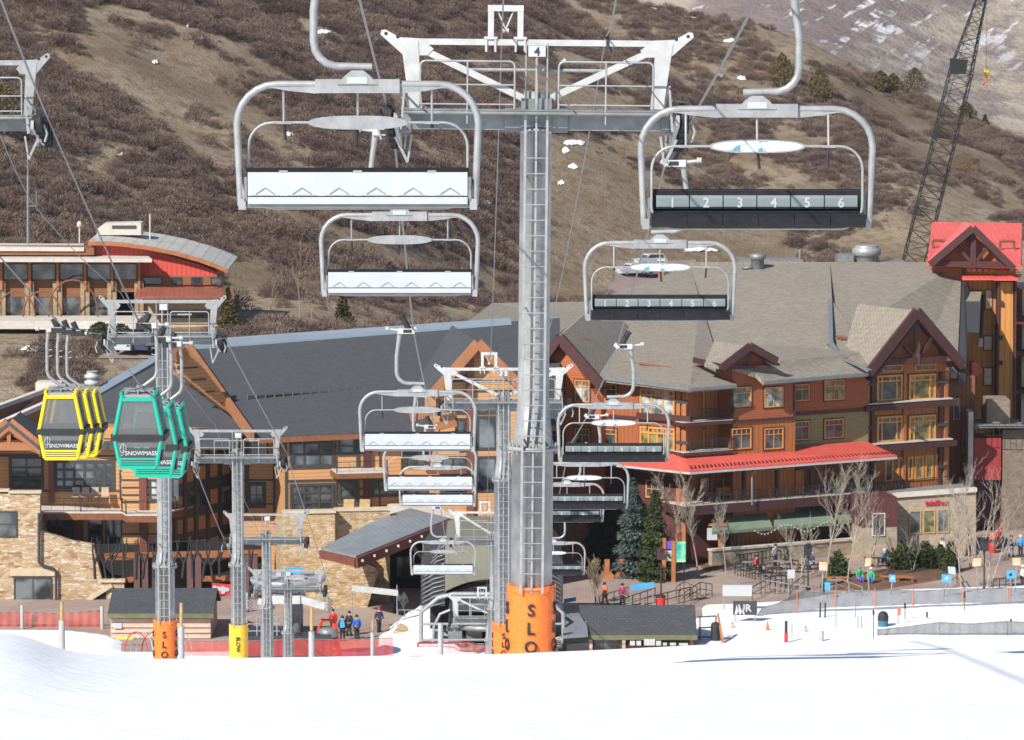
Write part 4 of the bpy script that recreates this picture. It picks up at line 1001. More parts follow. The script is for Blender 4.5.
# bay with the big truss gable
fC = Face(905, 400, 345.0, YB)
deep(fC, [(866, 500), (866, 372), (917, 316), (949, 368), (949, 500)], 2, M['h_bb'], 'wall', hotel, 0)
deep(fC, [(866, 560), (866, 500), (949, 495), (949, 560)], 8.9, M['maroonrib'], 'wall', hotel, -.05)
for x0, x1 in ((876.5, 902), (908.5, 935.5)):
    for y0, y1, nm in ((364, 371.5, 't'), (375, 405, 'w'), (416, 446, 'w')):
        dy = -(x0-876)*.03
        if nm == 't': fC.window(hotel, x0+6, y0+dy+1, x1, y1+dy, 3, 1, 0, glass='glass', trim=None)
        else:
            yl = y0+dy; o = fC.window(hotel, x0, yl, x1, y1+dy, 1, 1, 0, glass='curtain' if x0 > 900 else 'glass', fw=.16)
            mb = MB(); s0, s1, z0, z1 = fC.rect(x0, yl, x1, y1+dy)
            for f_ in (.2, .78): fC.wbox(mb, s0+(s1-s0)*f_-.06, s0+(s1-s0)*f_+.06, z0+.16, z1-.16, .022, .082)
            for f_ in (.18, .80): fC.wbox(mb, s0+.16, s1-.16, z0+(z1-z0)*f_-.06, z0+(z1-z0)*f_+.06, .024, .086)
            fC.wbox(mb, (s0+s1)/2-.05, (s0+s1)/2+.05, z0+(z1-z0)*.8, z1-.16, .025, .08)
            mb.build('mullion', M['amberw'], o)
for x0, x1 in ((884, 893), (897, 903), (907, 913), (914, 923.5), (924.5, 933), (935, 939.5)): fC.window(hotel, x0, 458-(x0-884)*.07, x1, 482-(x0-884)*.07, 1, 1, 0, glass='curtain' if x0 > 910 else 'glass', trim=None, fw=.2, name='french_door' if 912 < x0 < 930 else 'window')
pc = MB()
for x, w_ in ((868, 2), (873, 3), (905, 2.6), (940.5, 2.2), (946, 3)):
    fC.box(pc, x-w_/2, 372, x+w_/2, 500, .0, .22, 0 if x not in (873, 940.5) else 1)
for y in (381, 424, 466):
    fC.box(pc, 864, y+2, 877, y+5, .22, .3, 2); fC.box(pc, 938, y-1, 949, y+2, .22, .3, 2)
pc.build('timber_post', [M['wood'], M['maroon'], M['char']], hotel)
lg_ = MB()
for y in (408.5, 449): lg_.obox(fC.pt(860, y+2.5, 0), fC.pt(951, y-4.2, 0)-fC.pt(860, y+2.5, 0), fC.n*.9, Vector((0, 0, .45)), 0); lg_.obox(fC.pt(864, y+1.2, 0)+Vector((0, 0, .46)), fC.pt(948, y-4.8, 0)-fC.pt(864, y+1.2, 0), fC.n*.7, Vector((0, 0, .1)), 1)
lg_.build('ledge', [M['maroon'], M['conc']], hotel)
tr = MB(); k = 1.6
for a, b_ in (((868, 374), (917, 311.5)), ((917, 311.5), (963, 366))):
    p, q = fC.pt(*a, k), fC.pt(*b_, k); tr.bar(p, q, .3, .85)
    p, q = fC.pt(*a, k-.8), fC.pt(*b_, k-.8); tr.bar(p-Vector((0, 0, .5)), q-Vector((0, 0, .5)), 1.3, .25)
kk = .9
tr.bar(fC.pt(881, 362, kk), fC.pt(950, 359, kk), .45, .5); tr.bar(fC.pt(917, 318, kk), fC.pt(917, 364, kk), .45, .45)
tr.bar(fC.pt(899, 338, kk), fC.pt(916, 360, kk), .28, .3); tr.bar(fC.pt(932, 337, kk), fC.pt(918, 359, kk), .28, .3)
tr.bar(fC.pt(872, 368, .2), fC.pt(885, 362, 1.2), .4, .5); tr.bar(fC.pt(950, 364, .2), fC.pt(950, 358, 1.3), .5, .5)
tr.bar(fC.pt(931, 338, .2), fC.pt(948, 359, .2), .22, .25)
tr.build('truss', M['maroon'], hotel)
mb = MB(); ap = fC.pt(917, 310.5, k); bk_ = ap-fC.n*8.5
mb.prism([fC.pt(867, 373.5, k), ap, bk_, fC.pt(867, 373.5, k)-fC.n*4], (0, 0, -.25)); mb.prism([fC.pt(963.5, 365, k), ap, bk_, fC.pt(963.5, 365, k)-fC.n*8], (0, 0, -.25)); mb.build('gable_roof', M['h_roof'], hotel)
# shaded side volume and right end wall
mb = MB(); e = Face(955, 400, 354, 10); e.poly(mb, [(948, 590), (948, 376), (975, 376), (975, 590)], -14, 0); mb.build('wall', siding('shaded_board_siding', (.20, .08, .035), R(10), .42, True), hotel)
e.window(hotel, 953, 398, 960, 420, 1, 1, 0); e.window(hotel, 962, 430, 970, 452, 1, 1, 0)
mb = MB(); mb.prism([W(963, 262, 376), W(958, 374, 353), W(958, 378, 353), W(966, 372, 353.5), W(970, 268, 376)], (0, 0, -.8)); mb.build('barge_board', M['char'], hotel)
mb = MB(); mb.prism([W(962, 301, 368), W(963, 278, 376), W(984, 278, 376), W(980, 301, 368)], (0, 0, -.3)); mb.build('roof', M['h_roof'], hotel); mb = MB(); mb.prism([W(957, 331, 362), W(962, 301.6, 367.9), W(980.5, 301.6, 367.9), W(979, 331, 362)], (0, -.2, -.1)); mb.prism([W(980.5, 277, 376), W(984.5, 277, 376), W(983, 340, 362), W(979, 340, 362)], (0, 0, -.6)); mb.build('shade_dark_roof_end', M['char'], hotel)  # charcoal on the steep lower slope stands in for its shade
# core block under the roofs (hidden behind the wings, blocks the view through)
mb = MB(); mb.box(16, 37.5, 350, 374, Z0, W(700, 345, 346).z-1.8); mb.box(7.5, 14, 345, 356, Z0, W(600, 345, 346).z-8); mb.build('core', M['h_rust'], hotel)
# red metal awning
rd = MB()
rd.prism([fA.pt(575, 459, 2.2), fB.pt(690, 471, 2.2)+(-fB.n*0), fB.pt(684, 455, -.2), fA.pt(575, 446, -.1)], (0, 0, -.18))
A1 = fB.pt(690, 471, 2.2); A2 = fB.pt(897, 455.5, 2.2)
rd.prism([A1, A2, fB.pt(866, 441, -1.8), fB.pt(684, 455, -.2)], (0, 0, -.18))
ra = rd.build('awning_roof', M['redroof'], hotel)
ns = MB(); n = 52
for i in range(n):
    p = A1.lerp(A2, (i+.5)/n); q = fB.pt(684, 455, -.2).lerp(fB.pt(866, 441, -1.8), (i+.5)/n); c = p.lerp(q, .10)+Vector((0, 0, .06)); ns.bar(c, c+(q-p).normalized()*.42, .09, .15)
ns.build('snow_guard', M['maroon'], ra)
ge = MB(); ge.bar(A1-Vector((0, 0, .2)), A2-Vector((0, 0, .2)), .12, .16); ge.bar(fA.pt(575, 459, 2.25)-Vector((0, 0, .2)), A1-Vector((0, 0, .2)), .12, .16); ge.build('gutter', M['white'], ra)
pt_ = MB()
for i in range(13):
    p = A1.lerp(A2, (i+.3)/13.5)-fB.n*.4; pt_.bar(p-Vector((0, 0, .35)), p-fB.n*1.6-Vector((0, 0, .2)), .16, .22)
for x in (690, 712, 745, 778, 812, 846): fB.box(pt_, x-1.3, 470, x+1.3, 502, .9, 1.2)
pt_.build('porch_post', M['maroon'], hotel)
# porch: storefront wall, deck, railing
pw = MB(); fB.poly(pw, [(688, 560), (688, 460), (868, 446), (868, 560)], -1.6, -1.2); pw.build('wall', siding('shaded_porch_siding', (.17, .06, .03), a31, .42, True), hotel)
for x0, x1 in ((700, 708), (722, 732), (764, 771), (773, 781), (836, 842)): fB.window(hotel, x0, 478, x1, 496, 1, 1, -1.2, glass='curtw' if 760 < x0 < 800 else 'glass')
mb = MB(); fB.box(mb, 796, 470, 804, 501, -1.2, .4); mb.build('panel_wall', M['h_bb'], hotel)
dk = MB(); dk.obox(fB.pt(686, 516, 1.6)-fB.n*3.4, fB.pt(868, 502, 1.6)-fB.pt(686, 516, 1.6), fB.n*3.4, Vector((0, 0, .75)), 1); dk.obox(fB.pt(686, 516, 1.6)-fB.n*3.4+Vector((0, 0, .76)), fB.pt(868, 502, 1.6)-fB.pt(686, 516, 1.6), fB.n*3.35, Vector((0, 0, .08)), 0)
d_ = dk.build('deck', [M['conc'], M['maroon']], hotel)
mb = MB(); rail(mb, [fB.pt(686, 508, 1.5), fB.pt(868, 494, 1.5)], 1.05, .2, .025); mb.build('railing', M['black'], d_)
mb = MB(); mb.tube([fB.pt(755, 467, 2.0), fB.pt(755, 472, 2.0), fB.pt(752, 474, 1.9), fB.pt(752, 505, 1.9)], .07, 6); mb.build('downpipe', M['gutter'], hotel)
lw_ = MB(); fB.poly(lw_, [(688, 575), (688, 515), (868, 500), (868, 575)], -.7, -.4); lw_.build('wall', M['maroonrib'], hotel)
for x0, x1 in ((737, 745), (750, 758), (786, 796), (800, 812), (842, 852)): fB.window(hotel, x0, 527-(x0-737)*.07, x1, 540-(x0-737)*.07, 1, 1, -.4, trim=None, frame='conc')
for x0, x1, x2, x3, y0, y1 in ((712, 765, 775, 712, 514, 531), (774, 826, 838, 774, 514, 530), (838, 855, 864, 838, 513.5, 528)):
    s_ = (x1-x0)*-.075; y0 -= (x0-712)*.05; y1 -= (x0-712)*.06
    mb = MB(); a_, b2, c2, d2 = fB.pt(x0, y0, -.3), fB.pt(x1, y0+s_, -.3), fB.pt(x2-2, y1+s_, 2.2), fB.pt(x3, y1+.5, 2.2)
    mb.prism([a_, b2, c2, d2], (0, 0, -.08)); mb.prism([d2, c2, c2-Vector((0, 0, .25)), d2-Vector((0, 0, .25))], fB.n*.03); mb.build('canvas_awning', M['awning'], hotel)
stw = MB(); fB.poly(stw, [(712, 566), (712, 551), (866, 539), (866, 570)], 1.7, 2.2); fB.poly(stw, [(712, 551.5), (712, 549.5), (866, 537.5), (866, 539.5)], 1.6, 2.3, 1); stw.build('low_stone_wall', [M['paleston'], M['conc']], hotel)
# bottom storey: corrugated panel and limestone shop block with terrace
fS = Face(936, 500, 337, 9)
for f_, pl in ((fA, [(634, 560), (634, 472), (686, 479), (686, 560)]), (RA, [(594, 560), (594, 464), (641, 470), (641, 560)])):
    mb = MB(); f_.poly(mb, pl, .01, .14); mb.build('awning_shade_overlay', M['maroonrib'], hotel)  # dark overlay on the wall, painting in the shade under the awning
fA.window(hotel, 646, 480, 664, 498, 3, 2, .14, glass='glass', fw=.12)
M['paleS2'] = stone('limestone_shop_front', [(.38, .30, .21), (.44, .36, .26), (.33, .26, .18), (.47, .40, .30)], R(9), 2.4, 5, .03, (.33, .27, .2))
mb = MB(); fS.poly(mb, [(896, 585), (896, 497), (976, 491), (976, 580)], -5, 0); mb.build('stone_wall', M['paleS2'], hotel)
mb = MB(); mb.obox(fS.pt(894.5, 498, .25)-fS.n*.7, fS.pt(977, 492, .25)-fS.pt(894.5, 498, .25), fS.n*.7, Vector((0, 0, .35))); mb.obox(fS.pt(894.5, 498, .25)-fS.n*5.2, fS.pt(977, 492, .25)-fS.pt(894.5, 498, .25), fS.n*4.5, Vector((0, 0, .08)), 1); c_ = mb.build('coping', [M['conc'], plain('grey_deck_tiles', (.2, .19, .18), .9)], hotel)
[fS.window(hotel, a, 510.5-(a-909)*.05, b_, 534-(a-909)*.05, 1, 1, 0, glass=g, frame='woodl', trim=None) for a, b_, g in ((909, 921, 'glass'), (923, 935, 'curtain'), (937, 949, 'glass'))]
mb = MB(); p = fS.pt(934.5, 502.6, .06); [mb.obox(p+fS.u*(-.75+i*.2+(.12 if i > 5 else 0))-Vector((0, 0, .2)), fS.u*(.15 if i % 3 else .12), fS.n*.08, Vector((0, 0, (.34, .26, .36, .28, .38, .42, .3, .26, .34)[i]))) for i in range(9)]; mb.build('shop_lettering', plain('red_sign_letters', (.5, .02, .04), .4), hotel)
mb = MB(); fM_ = Face(880, 510, 333.8, YB*.3); fM_.poly(mb, [(862, 528), (862, 499), (897, 497), (897, 527)], -4, 0); mb.build('corrugated_panel', M['maroonrib'], hotel)
mb = MB(); fM_.poly(mb, [(862, 575), (862, 528), (897, 527), (897, 575)], -4, .0); mb.build('stone_wall', M['paleston'], hotel)
fM_.window(hotel, 872, 513, 885, 536, 1, 1, .02, frame='conc', trim=None)
mb = MB(); rail(mb, [fC.pt(864, 497, 3.4), fC.pt(921, 492, 3.4), fC.pt(948, 489, 3.0)], 1.1, .35, .03); mb.build('railing', M['black'], hotel)
mb = MB()
for x, y in ((705, 500), (720, 500), (727, 499), (772, 498), (898, 488)):
    p = (fB if x < 880 else fC).pt(x, y, -.2 if x < 880 else 2.4); mb.box(p.x-.35, p.x+.35, p.y-.3, p.y+.3, p.z+.35, p.z+.45); mb.box(p.x-.35, p.x+.35, p.y+.22, p.y+.3, p.z+.45, p.z+1.0)
    for sx in (-.32, .26): mb.box(p.x+sx, p.x+sx+.06, p.y-.28, p.y-.22, p.z-.1, p.z+.35)
mb2 = mb; [explode_group(mb2, 'porch_seat', M['wood'], hotel, 6)]

# ---------------------------------------------------------------- tower block with the red roof, far right
tb = thing('tower_block', 'tall orange tower block with a red metal roof and dark truss gable', 'building', W(985, 500, 372))
fT = Face(990, 300, 372, 0); M['t_bb'] = siding('orange_tower_boards', (.46, .18, .04), 0, .45, True); M['redT'] = ribbed('red_tower_roof', (.74, .12, .09), 0, .5, .45)
mb = MB(); fT.poly(mb, [(965, 575), (965, 268), (1012, 268), (1016, 268), (1016, 575)], -14, 0); mb.build('wall', M['t_bb'], tb)
mb = MB(); fT.poly(mb, [(998, 540), (998, 282), (1013, 282), (1013, 540)], 0, 1.0); mb.build('stair_shaft', siding('light_orange_boards', (.56, .24, .06), 0, .5, True), tb)
mb = MB()
for x in (997.2, 1014.3): fT.box(mb, x-1, 279, x+1, 540, 0, 1.25)
fT.box(mb, 996, 277.5, 1017, 281, 0, 1.4); fT.box(mb, 963, 262.5, 1012, 266, 0, .9); fT.box(mb, 963, 262.5, 966, 430, 0, .5)
mb.build('trim', M['maroon'], tb)
mb = MB(); mb.prism([W(932, 222, 388), W(927, 263, 371), W(1014, 267, 371), W(1021, 266, 371), W(1022, 223, 388)], (0, 0, -.3)); mb.prism([W(932, 222, 388), W(1022, 223, 388), W(1022, 262, 405), W(932, 262, 405)], (0, 0, -.3))
ap = fT.pt(973, 226, 2.2); mb.prism([fT.pt(930, 263, 2.2), ap, ap-fT.n*7, fT.pt(930, 263, 2.2)-fT.n*3], (0, 0, -.25)); mb.prism([fT.pt(1014, 268, 2.2), ap, ap-fT.n*7, fT.pt(1014, 268, 2.2)-fT.n*3], (0, 0, -.25))
rr = mb.build('roof', M['redT'], tb)
mb = MB()
for a, b_ in (((938, 222.0), (938, 222.1)),): pass
for a, b_ in (((933, 240), (949, 241)), ((1000, 241), (1014, 241))):
    p, q = fT.pt(*a, -5), fT.pt(*b_, -5); mb.tube([p, q], .14, 6); mb.tube([q, q-Vector((0, 0, .7))], .12, 5); mb.tube([p, p-Vector((0, 0, .7))], .12, 5)
mb.build('snow_guard', M['brownw'], rr)
mb = MB(); k = 2.3
for a, b_ in (((930, 264.5), (973, 228)), ((973, 228), (1014, 269))): mb.bar(fT.pt(*a, k), fT.pt(*b_, k), .3, .6)
mb.bar(fT.pt(935, 263.8, 1.6), fT.pt(1006, 263.8, 1.6), .4, .45); mb.bar(fT.pt(973, 232, 1.6), fT.pt(973, 264, 1.6), .5, .5)
mb.bar(fT.pt(958, 247, 1.6), fT.pt(970, 261, 1.6), .3, .3); mb.bar(fT.pt(988, 247, 1.6), fT.pt(976, 261, 1.6), .3, .3)
mb.build('truss', M['maroon'], tb)
mb = MB(); fT.poly(mb, [(938, 264), (973, 234), (1006, 264)], .0, .9); mb.build('gable_wall', M['h_rust'], tb)
mb = MB(); fT.box(mb, 934, 264, 966, 300, -8, .0); mb.build('wall', M['h_rust'], tb)
for x in (966, 971.5, 977.5, 984, 990.5): fT.window(tb, x, 267, x+4.2, 271.5, 1, 1, .2, frame='amberw', trim=None, glass='glassb')
mb = MB(); mb.prism([fT.pt(962, 274, 0), fT.pt(996, 274, 0), fT.pt(994, 278.5, 2.0), fT.pt(962, 278.5, 2.0)], (0, 0, -.15)); mb.prism([fT.pt(996, 275, 0), fT.pt(1022, 274, 0), fT.pt(1018, 279, 2.4), fT.pt(994, 279, 2.4)], (0, 0, -.15)); mb.build('ledge_roof', M['redT'], tb)
for x0, y0, x1, y1, g_ in ((985.5, 290, 991.5, 309, 'curtw'), (984, 336, 992, 350, 'glass'), (984, 368, 992, 385, 'glass'), (984, 400, 992, 416, 'glass'), (969, 305, 976, 320, 'glass')): fT.window(tb, x0, y0, x1, y1, 1, 2, 0, glass=g_)
mb = MB()
for y in (303, 338, 363): fT.box(mb, 997.5+2, y-2, 1003, y+2, 1.0, 1.3)
mb.build('wall_lamp', M['maroon'], tb)
mb = MB(); fT.poly(mb, [(976, 362), (983, 371), (977, 376), (972, 376), (972, 362)], 1, 2.5); mb.build('small_awning', M['redT'], tb)
fT2 = Face(996, 430, 352, 0)
mb = MB(); fT2.box(mb, 987, 400, 1010, 424, -4, 0); mb.build('stone_block', stone('grey_brown_stone', [(.20, .16, .12), (.25, .20, .15), (.17, .13, .10), (.27, .22, .17)], 0, 2, 4.5, .03), tb)
mb = MB(); fT2.box(mb, 974, 425, 1024, 428, -4, 1.0); dkk = mb.build('terrace', plain('dull_terrace_edge', (.2, .18, .16), .9), tb)
mb = MB(); rail(mb, [fT2.pt(976, 437, 1.3), fT2.pt(1040, 437, 1.3)], 1.15, .5, .03, post=4); mb.build('railing', M['black'], dkk)
mb = MB(); fT2.box(mb, 974, 438, 1001, 480, -4, .0); mb.build('red_panel', ribbed('dark_red_panel', (.28, .03, .025), 0, .6, .6), tb)
mb = MB(); fT2.box(mb, 1002, 430, 1030, 560, -6, -.2); mb.build('stone_wall', stone('brown_stone', [(.16, .12, .09), (.20, .15, .11), (.13, .10, .08), (.22, .17, .13)], 0, 2, 4.5, .03), tb)
mb = MB(); fT2.box(mb, 968, 412, 973, 530, -4, .6); mb.build('concrete_fin', M['conc'], tb)
mb = MB(); fT2.box(mb, 974, 480, 1002, 540, -5, -1.5); mb.build('shaded_wall', M['maroonrib'], tb)
# balconied block behind it at the edge of view
bb = thing('balcony_block', 'pale block with stacked balconies and red awnings at the edge of view', 'building', W(1040, 480, 380))
fE = Face(1040, 400, 380, 0)
mb = MB(); fE.box(mb, 1021, 290, 1085, 560, -10, 0); mb.build('wall', M['conc'], bb)
for y in (318, 352, 390): 
    mb = MB(); fE.box(mb, 1015, y, 1085, y+4, 0, 3, 0); o = mb.build('balcony', M['maroon'], bb)
    mb = MB(); rail(mb, [fE.pt(1016, y+10, 2.9), fE.pt(1080, y+10, 2.9)], 1.1, .3, .03); mb.build('railing', M['black'], o)
mb = MB(); mb.prism([fE.pt(1014, 322, 3.4), fE.pt(1085, 322, 3.4), fE.pt(1085, 316, .0), fE.pt(1019, 316, 0)], (0, 0, -.2)); mb.build('red_awning', M['redT'], bb)

# ---------------------------------------------------------------- recreation centre on the terrace, upper left
rc_ = thing('recreation_centre', 'low brown building with a curved grey roof and red upper wall on the hill terrace', 'building', W(110, 330, 432))
fR = Face(110, 320, 432, 0)
M['r_red'] = siding('bright_red_siding', (.56, .07, .05), 0, .5, True); M['r_brown'] = siding('brown_wood_siding', (.22, .09, .035), 0, .25)
M['r_stone'] = stone('tan_stone_piers', [(.40, .28, .17), (.34, .22, .12), (.45, .34, .22)], 0, 2, 4, .04)
gb = W(0, 325, 432).z
mb = MB(); fR.box(mb, -60, 263, 137, 326, -14, 0); mb.build('wall', M['r_brown'], rc_)
mb = MB(); fR.poly(mb, [(92, 290), (92, 240), (120, 246), (160, 253), (198, 264), (217, 272), (217, 290)], -12, -.6); mb.build('red_wall', M['r_red'], rc_)
mb = MB(); fR.box(mb, 137, 276, 217, 285, -11, -.4); mb.build('wall', M['r_brown'], rc_)
for x in (142, 171, 191, 210.5): fR.window(rc_, x, 277, x+(20 if x < 150 else 11), 284.5, 1, 1, -.38, trim=None, frame='char')
mb = MB(); fR.box(mb, 112, 292, 217, 330, -11, 0); mb.build('pale_wall', plain('sand_stucco', (.50, .36, .22), .85), rc_)
fR.window(rc_, 160, 310, 214, 318, 5, 1, 0.0, trim=None, frame='brownw')
mb = MB(); mb.prism([fR.pt(135, 296, 3.2), fR.pt(234, 296, 3.2), fR.pt(233, 288, 0), fR.pt(137, 286, 0)], (0, 0, -.3)); mb.build('porch_roof', ribbed('brown_metal_roof', (.26, .09, .06), 0, .5), rc_)
mb = MB(); cv = [(88, 233.5), (105, 233.5), (125, 235), (150, 238.5), (175, 243.5), (200, 250.5), (215, 256), (228, 261.5)]
for (xa, ya), (xb, yb_) in zip(cv[:-1], cv[1:]):
    a_, b2 = fR.pt(xa, ya+8, .5), fR.pt(xb, yb_+8, .5); mb.prism([a_, b2, b2-fR.n*15+Vector((0, 0, .4)), a_-fR.n*15+Vector((0, 0, .4))], (0, 0, -.25))
cr_ = mb.build('curved_roof', ribbed('grey_metal_roof', (.46, .44, .40), 0, 1.2, .75), rc_)
mb = MB()
for (xa, ya), (xb, yb_) in zip(cv[:-1], cv[1:]): mb.bar(fR.pt(xa, ya+9.8, .5), fR.pt(xb, yb_+9.8, .5), .2, .42)
mb.build('fascia', M['wood'], cr_)
mb = MB(); mb.prism([fR.pt(-60, 247, 1), fR.pt(84, 247.5, 1), fR.pt(84, 243.5, -8), fR.pt(-60, 243, -8)], (0, 0, -.4)); mb.prism([fR.pt(-60, 258.5, 3.2), fR.pt(152, 259, 3.2), fR.pt(148, 255.5, -1), fR.pt(-60, 255, -1)], (0, 0, -.35)); mb.build('flat_roof', M['conc'], rc_)
mb = MB(); fR.box(mb, -60, 247.5, 94, 255, -3, .8); fR.box(mb, -60, 259.5, 151, 261.5, 1.0, 3.15); mb.build('fascia', M['r_brown'], rc_)
mb = MB(); fR.poly(mb, [(97, 235), (97, 229), (104, 223.5), (141, 222.5), (141, 235)], -9, -6, 0); fR.box(mb, 112, 225.5, 136, 228.5, -6, -5.9, 1); mb.build('roof_plant', [M['conc'], M['char']], rc_)
for x0, x1 in ((-26, 1), (3, 28), (31, 55.5), (59.5, 83.5), (87, 111), (113.5, 137)): fR.window(rc_, x0, 263.5, x1, 280, 1, 1, 0, trim=None, frame='brownw', glass='glassb')
for x0, x1 in ((5, 25), (34, 52), (62, 80), (89, 108)): fR.window(rc_, x0, 296, x1, 319, 1, 1, 0, trim=None, frame='brownw', glass='glass')
pr_ = MB()
for x in (1, 29.5, 57.5, 85, 112, 139): fR.box(pr_, x-4.5, 281, x-.5, 328, 0, .6, 0); fR.box(pr_, x+.5, 281, x+4.5, 328, 0, .6, 0); fR.box(pr_, x-1.2, 262, x+1.2, 290, .3, .9, 1)
pr_.build('stone_pier', [M['r_stone'], M['wood']], rc_)
mb = MB()
for cx_, cy_, r_ in ((16, 316, 2.0), (42, 316, 2.0), (73, 312, 2.6)):
    c = fR.pt(cx_, cy_, 3.5); pts_ = [c+Vector((r_*math.cos(R(a)), 0, r_*1.3*math.sin(R(a)))) for a in range(-30, 211, 15)]; mb.tube(pts_, .09, 6)
tag(mb.build('arch_sculpture', M['brownw'], loc=fR.pt(45, 325, 3.5)), 'thin rusty hoops standing before the recreation centre entrance', 'sculpture')
mb = MB(); fR.box(mb, -60, 321, 137, 329, 2, 9); tag(mb.build('terrace_wall', M['conc'], loc=fR.pt(40, 326, 5)), 'pale low terrace wall below the recreation centre windows', 'wall')
for x, yt, yb2, lb in ((28, 175, 244, 'tall grey antenna mast with side rods behind the recreation centre'), (79.5, 223, 243, 'short white vent pipe on the flat roof of the recreation centre'), (150, 214, 240, 'thin grey lightning rod beside the rooftop plant on the hill building')):
    mb = MB(); p0, p1 = W(x, yb2, 437), W(x, yt, 437); mb.tube([p0, p1], .14 if x == 28 else .08, 8); 
    if x == 28:
        mb.tube([p1, p1+Vector((0, 0, 1.6))], .09, 6, 1); q = p0.lerp(p1, .55); mb.tube([q, q+Vector((.9, 0, 0)), q+Vector((.9, 0, 1.6))], .07, 6, 1)
    if x == 79.5: mb.lathe(p1, [(.12, -.5), (.28, -.35), (.28, 0), (.1, .2)], 10)
    mb.build('antenna_mast' if x != 79.5 else 'vent_pipe', [M['galv'], M['gutter']] if x == 28 else [M['conc']], loc=p0, label=lb, cat='mast' if x != 79.5 else 'vent')

# ---------------------------------------------------------------- left lodge
lodge = thing('lodge', 'amber-sided lodge with charcoal shingle roofs, stone base and big gridded windows', 'lodge', W(240, 600, 312))
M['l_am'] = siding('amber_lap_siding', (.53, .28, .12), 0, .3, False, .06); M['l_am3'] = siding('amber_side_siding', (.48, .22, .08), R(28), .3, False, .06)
M['l_roof'] = shingle('charcoal_shingle', (.068, .072, .078), 0, .4, .3, .14, .25)
M['l_stone'] = stone('golden_ledge_stone', [(.66, .58, .46), (.30, .16, .07), (.60, .47, .31), (.46, .27, .11), (.72, .66, .55), (.52, .36, .19), (.64, .53, .38)], 0, 2.1, 6.2, .07, (.30, .21, .13))
M['zinc'] = ribbed('blue_grey_metal_roof', (.23, .26, .29), R(20), .45, .4, .1); M['ridgem'] = plain('blue_grey_ridge_metal', (.22, .27, .32), .5, .1, .08, .6)
M['barge'] = plain('orange_brown_fascia', (.34, .135, .055), .7, 0, .12, .8)
fL = Face(60, 500, 318, 0); fL2 = Face(325, 460, 319, 12); fL1 = Face(150, 500, 316.5, 0)
# left wing walls
mb = MB(); fL.poly(mb, [(-60, 620), (-60, 440), (124, 440), (124, 620)], -16, 0); mb.build('wall', M['l_am'], lodge)
mb = MB(); fL1.poly(mb, [(122, 620), (122, 440), (170, 440), (170, 620)], -16, 0); mb.build('wall', M['l_am'], lodge)
def tb_(mb, face, x0, x1, ys, o=.06): 
    for y in ys: face.box(mb, x0, y-.8, x1, y+.8, 0, o)
mb = MB(); tb_(mb, fL1, 122, 171, (480, 487.5, 495, 502, 522, 534, 545, 556)); tb_(mb, fL, -40, 122, (491, 456)); fL.box(mb, -40, 454, 46, 456.2, 0, .1); 
mb.build('battens', M['char'], lodge)
mb = MB()
for f_, x0, x1, y0, y1 in ((fL, 48.5, 54, 455, 503), (fL, 75, 83, 512, 546), (fL1, 139.5, 147, 478, 620), (fL1, 165, 170, 512, 620)): f_.box(mb, x0, y0, x1, y1, 0, .3)
mb.build('maroon_column', plain('red_brown_column', (.16, .045, .03), .6), lodge)
o = fL.window(lodge, 9, 456, 44, 490, 2, 3, 0, frame='char', trim=None, mw=.12, fw=.22); o = fL.window(lodge, 54, 460, 115, 489, 6, 3, 0, frame='char', trim=None, glass='glassb', mw=.2, fw=.25)
fL.window(lodge, 119.5, 470, 130, 500, 1, 1, .1, frame='char', trim=None, glass='curtw', name='deck_door')
fL.window(lodge, 40, 511, 74, 541, 2, 1, 0, frame='char', trim=None, glass='glassb', mw=.2, fw=.2); fL.window(lodge, 88, 511, 103, 546, 1, 2, 0, frame='char', trim=None, glass='glassb')
fL.window(lodge, 105, 511, 122, 550, 2, 1, 0, frame='char', trim=None, glass='glass', name='door'); fL1.window(lodge, 150, 480, 158, 500, 1, 1, 0, frame='char', trim=None, glass='curtw')
fL1.window(lodge, 172, 478, 179, 502, 1, 1, 0, frame='char', trim=None)
# deck with railing
dkx = MB(); p = [fL.pt(40, 513.5, 3.2), fL.pt(122, 513.5, 3.2), fL.pt(126, 516, 4.6), fL.pt(160, 516, 4.6), fL1.pt(205, 503, -6), fL1.pt(185, 496, -12), fL.pt(40, 503, -1)]
dkx.prism(p, (0, 0, -.5), 1); dkx.prism([q+Vector((0, 0, .12)) for q in p], (0, 0, -.11), 0); dks = dkx.build('deck', [M['conc'], M['brownw']], lodge)
mb = MB(); rail(mb, [fL.pt(40, 512, 3.1), fL.pt(122, 512, 3.1), fL.pt(126, 514.5, 4.5), fL.pt(160, 514.5, 4.5), fL1.pt(205, 501.5, -6)], 1.05, .9, .02, post=3.0); mb.build('railing', M['black'], dks)
# receding dark side wall between wings
fM2 = Face(172, 500, 317, 61)
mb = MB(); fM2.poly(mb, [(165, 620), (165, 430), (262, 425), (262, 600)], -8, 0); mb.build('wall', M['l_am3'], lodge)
mb = MB()
for y0, y1 in ((452, 462), (476, 488), (503, 512), (526, 536)): fM2.poly(mb, [(170, y1+10), (170, y0+10), (258, y0-8), (258, y1-8)], 0, .08)
fM2.poly(mb, [(166, 590), (166, 560), (262, 548), (262, 580)], 0, 2.5)
for x in (176, 186, 197, 209, 221, 233, 246): fM2.box(mb, x-1.5, 440, x+1.5, 580, 0, .15)
mb.build('charcoal_cladding', M['char'], lodge)
for x in (190, 203, 227, 240): fM2.window(lodge, x-3, 490, x+6, 506, 1, 1, .1, frame='char', trim=None)
